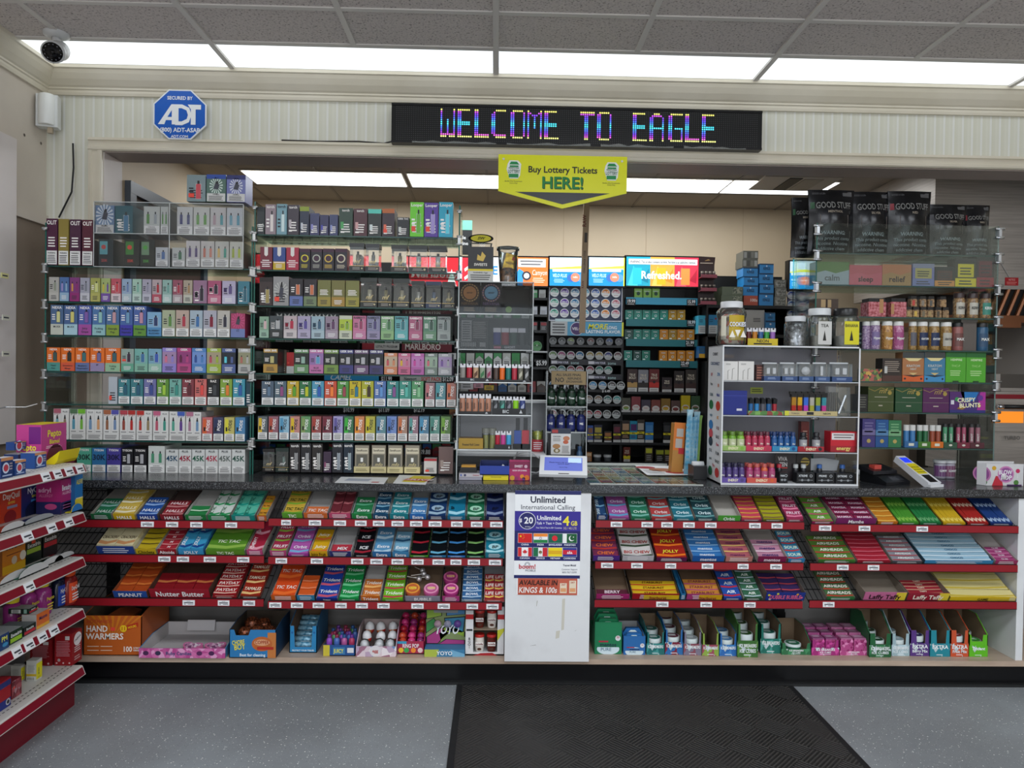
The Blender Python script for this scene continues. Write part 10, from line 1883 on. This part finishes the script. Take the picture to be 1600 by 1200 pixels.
def s_yl(q,w,h):q.rect(0,h*.25,w,h*.36,C('c8a828'),1);q.rect(w*.1,h*.04,w*.9,h*.22,C('d8d8d0'),1);[q.rect(w*(.15+.12*i),h*.06,w*(.2+.12*i),h*.2,C('2c2c2c'),2)for i in range(6)];q.lines(w*.15,w*.85,h*.4,h*.8,8,C('9c9c98'),1)
gbox('nasal_spray_box','slim white and yellow nasal spray box on the bottom gondola shelf','box',58,67,0,1029,-1.63,.035,'c4c4be',d_yl,s_yl,group='slim white and yellow boxes')
gbox('nasal_spray_box','slim white and yellow nasal spray box, second, partly hidden','box',34,40,0,1038,-1.68,.035,'b8b8b2',d_yl,s_yl,group='slim white and yellow boxes')
def d_rb(q,w,h):q.rect(0,h*.75,w,h*.95,C('24306c'),1);q.rect(0,0,w,h*.3,C('1c2c7c'),1);q.disc(w*.75,h*.18,w*.2,C('b8b8c0'),2,14);q.disc(w*.75,h*.18,w*.12,C('2c2c34'),3,14)
gbox('pill_pack','red and blue pill pack at the picture edge of the bottom gondola shelf','box',0,18,0,1062,-1.60,.06,'9c1420',d_rb,None,group='red pill packs')
gbox('pill_pack','dark red patterned pill pack beside the red and blue one','box',20,35,0,1060,-1.62,.07,'7c2430',lambda q,w,h:(q.rect(0,0,w,h,conf(['7c2c38','9c4c54','5c1c24','a88088'],80),1),q.rect(w*.1,h*.55,w*.3,h*.65,C('e0483c'),2)),None,group='red pill packs')
gbox('grey_box','low grey box lying towards the back of the bottom gondola shelf','box',5,40,0,1045,-1.9,.1,'74767a',None,None,topc='84868a')
# ---- slat panel with hooks on the corner wall
PX=LX+.045;yE=PX/ray(25,500).x*ray(25,500).y;ztp_=HC+ray(25,217).z*(PX/ray(25,217).x)
t=root('slat_panel','pale pinkish display panel with hooks on the corner wall','display panel',(LX+.02,yE-1.0,0));q=MB();q.box(-.018,PX-LX-.02,-1.0,1.0,.96,ztp_,CREAM2);q.mk('panel',t)
for i,(px,py)in enumerate(((0,430),(2,496),(2,553))):
 d=ray(px+1,py);Yh=(PX+.05)/d.x*d.y;zh=HC+d.z*((PX+.05)/d.x)
 q=MB();q.rod((PX-LX-.02,Yh-yE+1.0,zh),(PX-LX+.03,Yh-yE+1.0,zh),.003,CHROME,6);hk=q.mk('hook',t);q=MB();yy=Yh-yE+1.0;q.box(PX-LX+.03,PX-LX+.033,yy-.0,yy+.045,zh-.01,zh+.012,C('d0d0c0' if i else 'd8d498'));q.frame((PX-LX+.033,yy,zh-.01),(0,1,0),(0,0,1));q.rect(.006,.008,.038,.014,TAGK,1);q.mk('price_tag',t)
d=ray(0,638);zh=HC+d.z*((PX+.02)/d.x);q=MB();q.tube([at(-12,640,2.9),at(10,636,2.9),at(40,636,2.95),at(58,631,2.98)],.003,CHROME,6);tag(q.mk('display_hook'),'long thin empty metal display hook above the top gondola shelf','hook')
# ================================================================ label upkeep
def wc(s):return len(s.split())
seen={}
for o in list(COL.objects):
 if o.parent is None and 'label' in o.keys():
  s=o['label']
  if wc(s)>16:
   for a,b in((' counting from the corner',''),('the corner on ','corner, '),('the topmost','top'),('from the corner','from corner'),(' glass case',' case'),('under the counter','under counter'),('acrylic organizer','organizer')):
    if wc(s)>16:s=s.replace(a,b)
   pass
   if wc(s)>16:s=s.replace(' and ','-')
  o['label']=s
  seen.setdefault(o['label'],[]).append(o.name)
for k,v in seen.items():
 if len(v)>1:print('DUP',len(v),k)
print('THINGS',sum(1 for o in COL.objects if o.parent is None),'ALL',len(COL.objects))
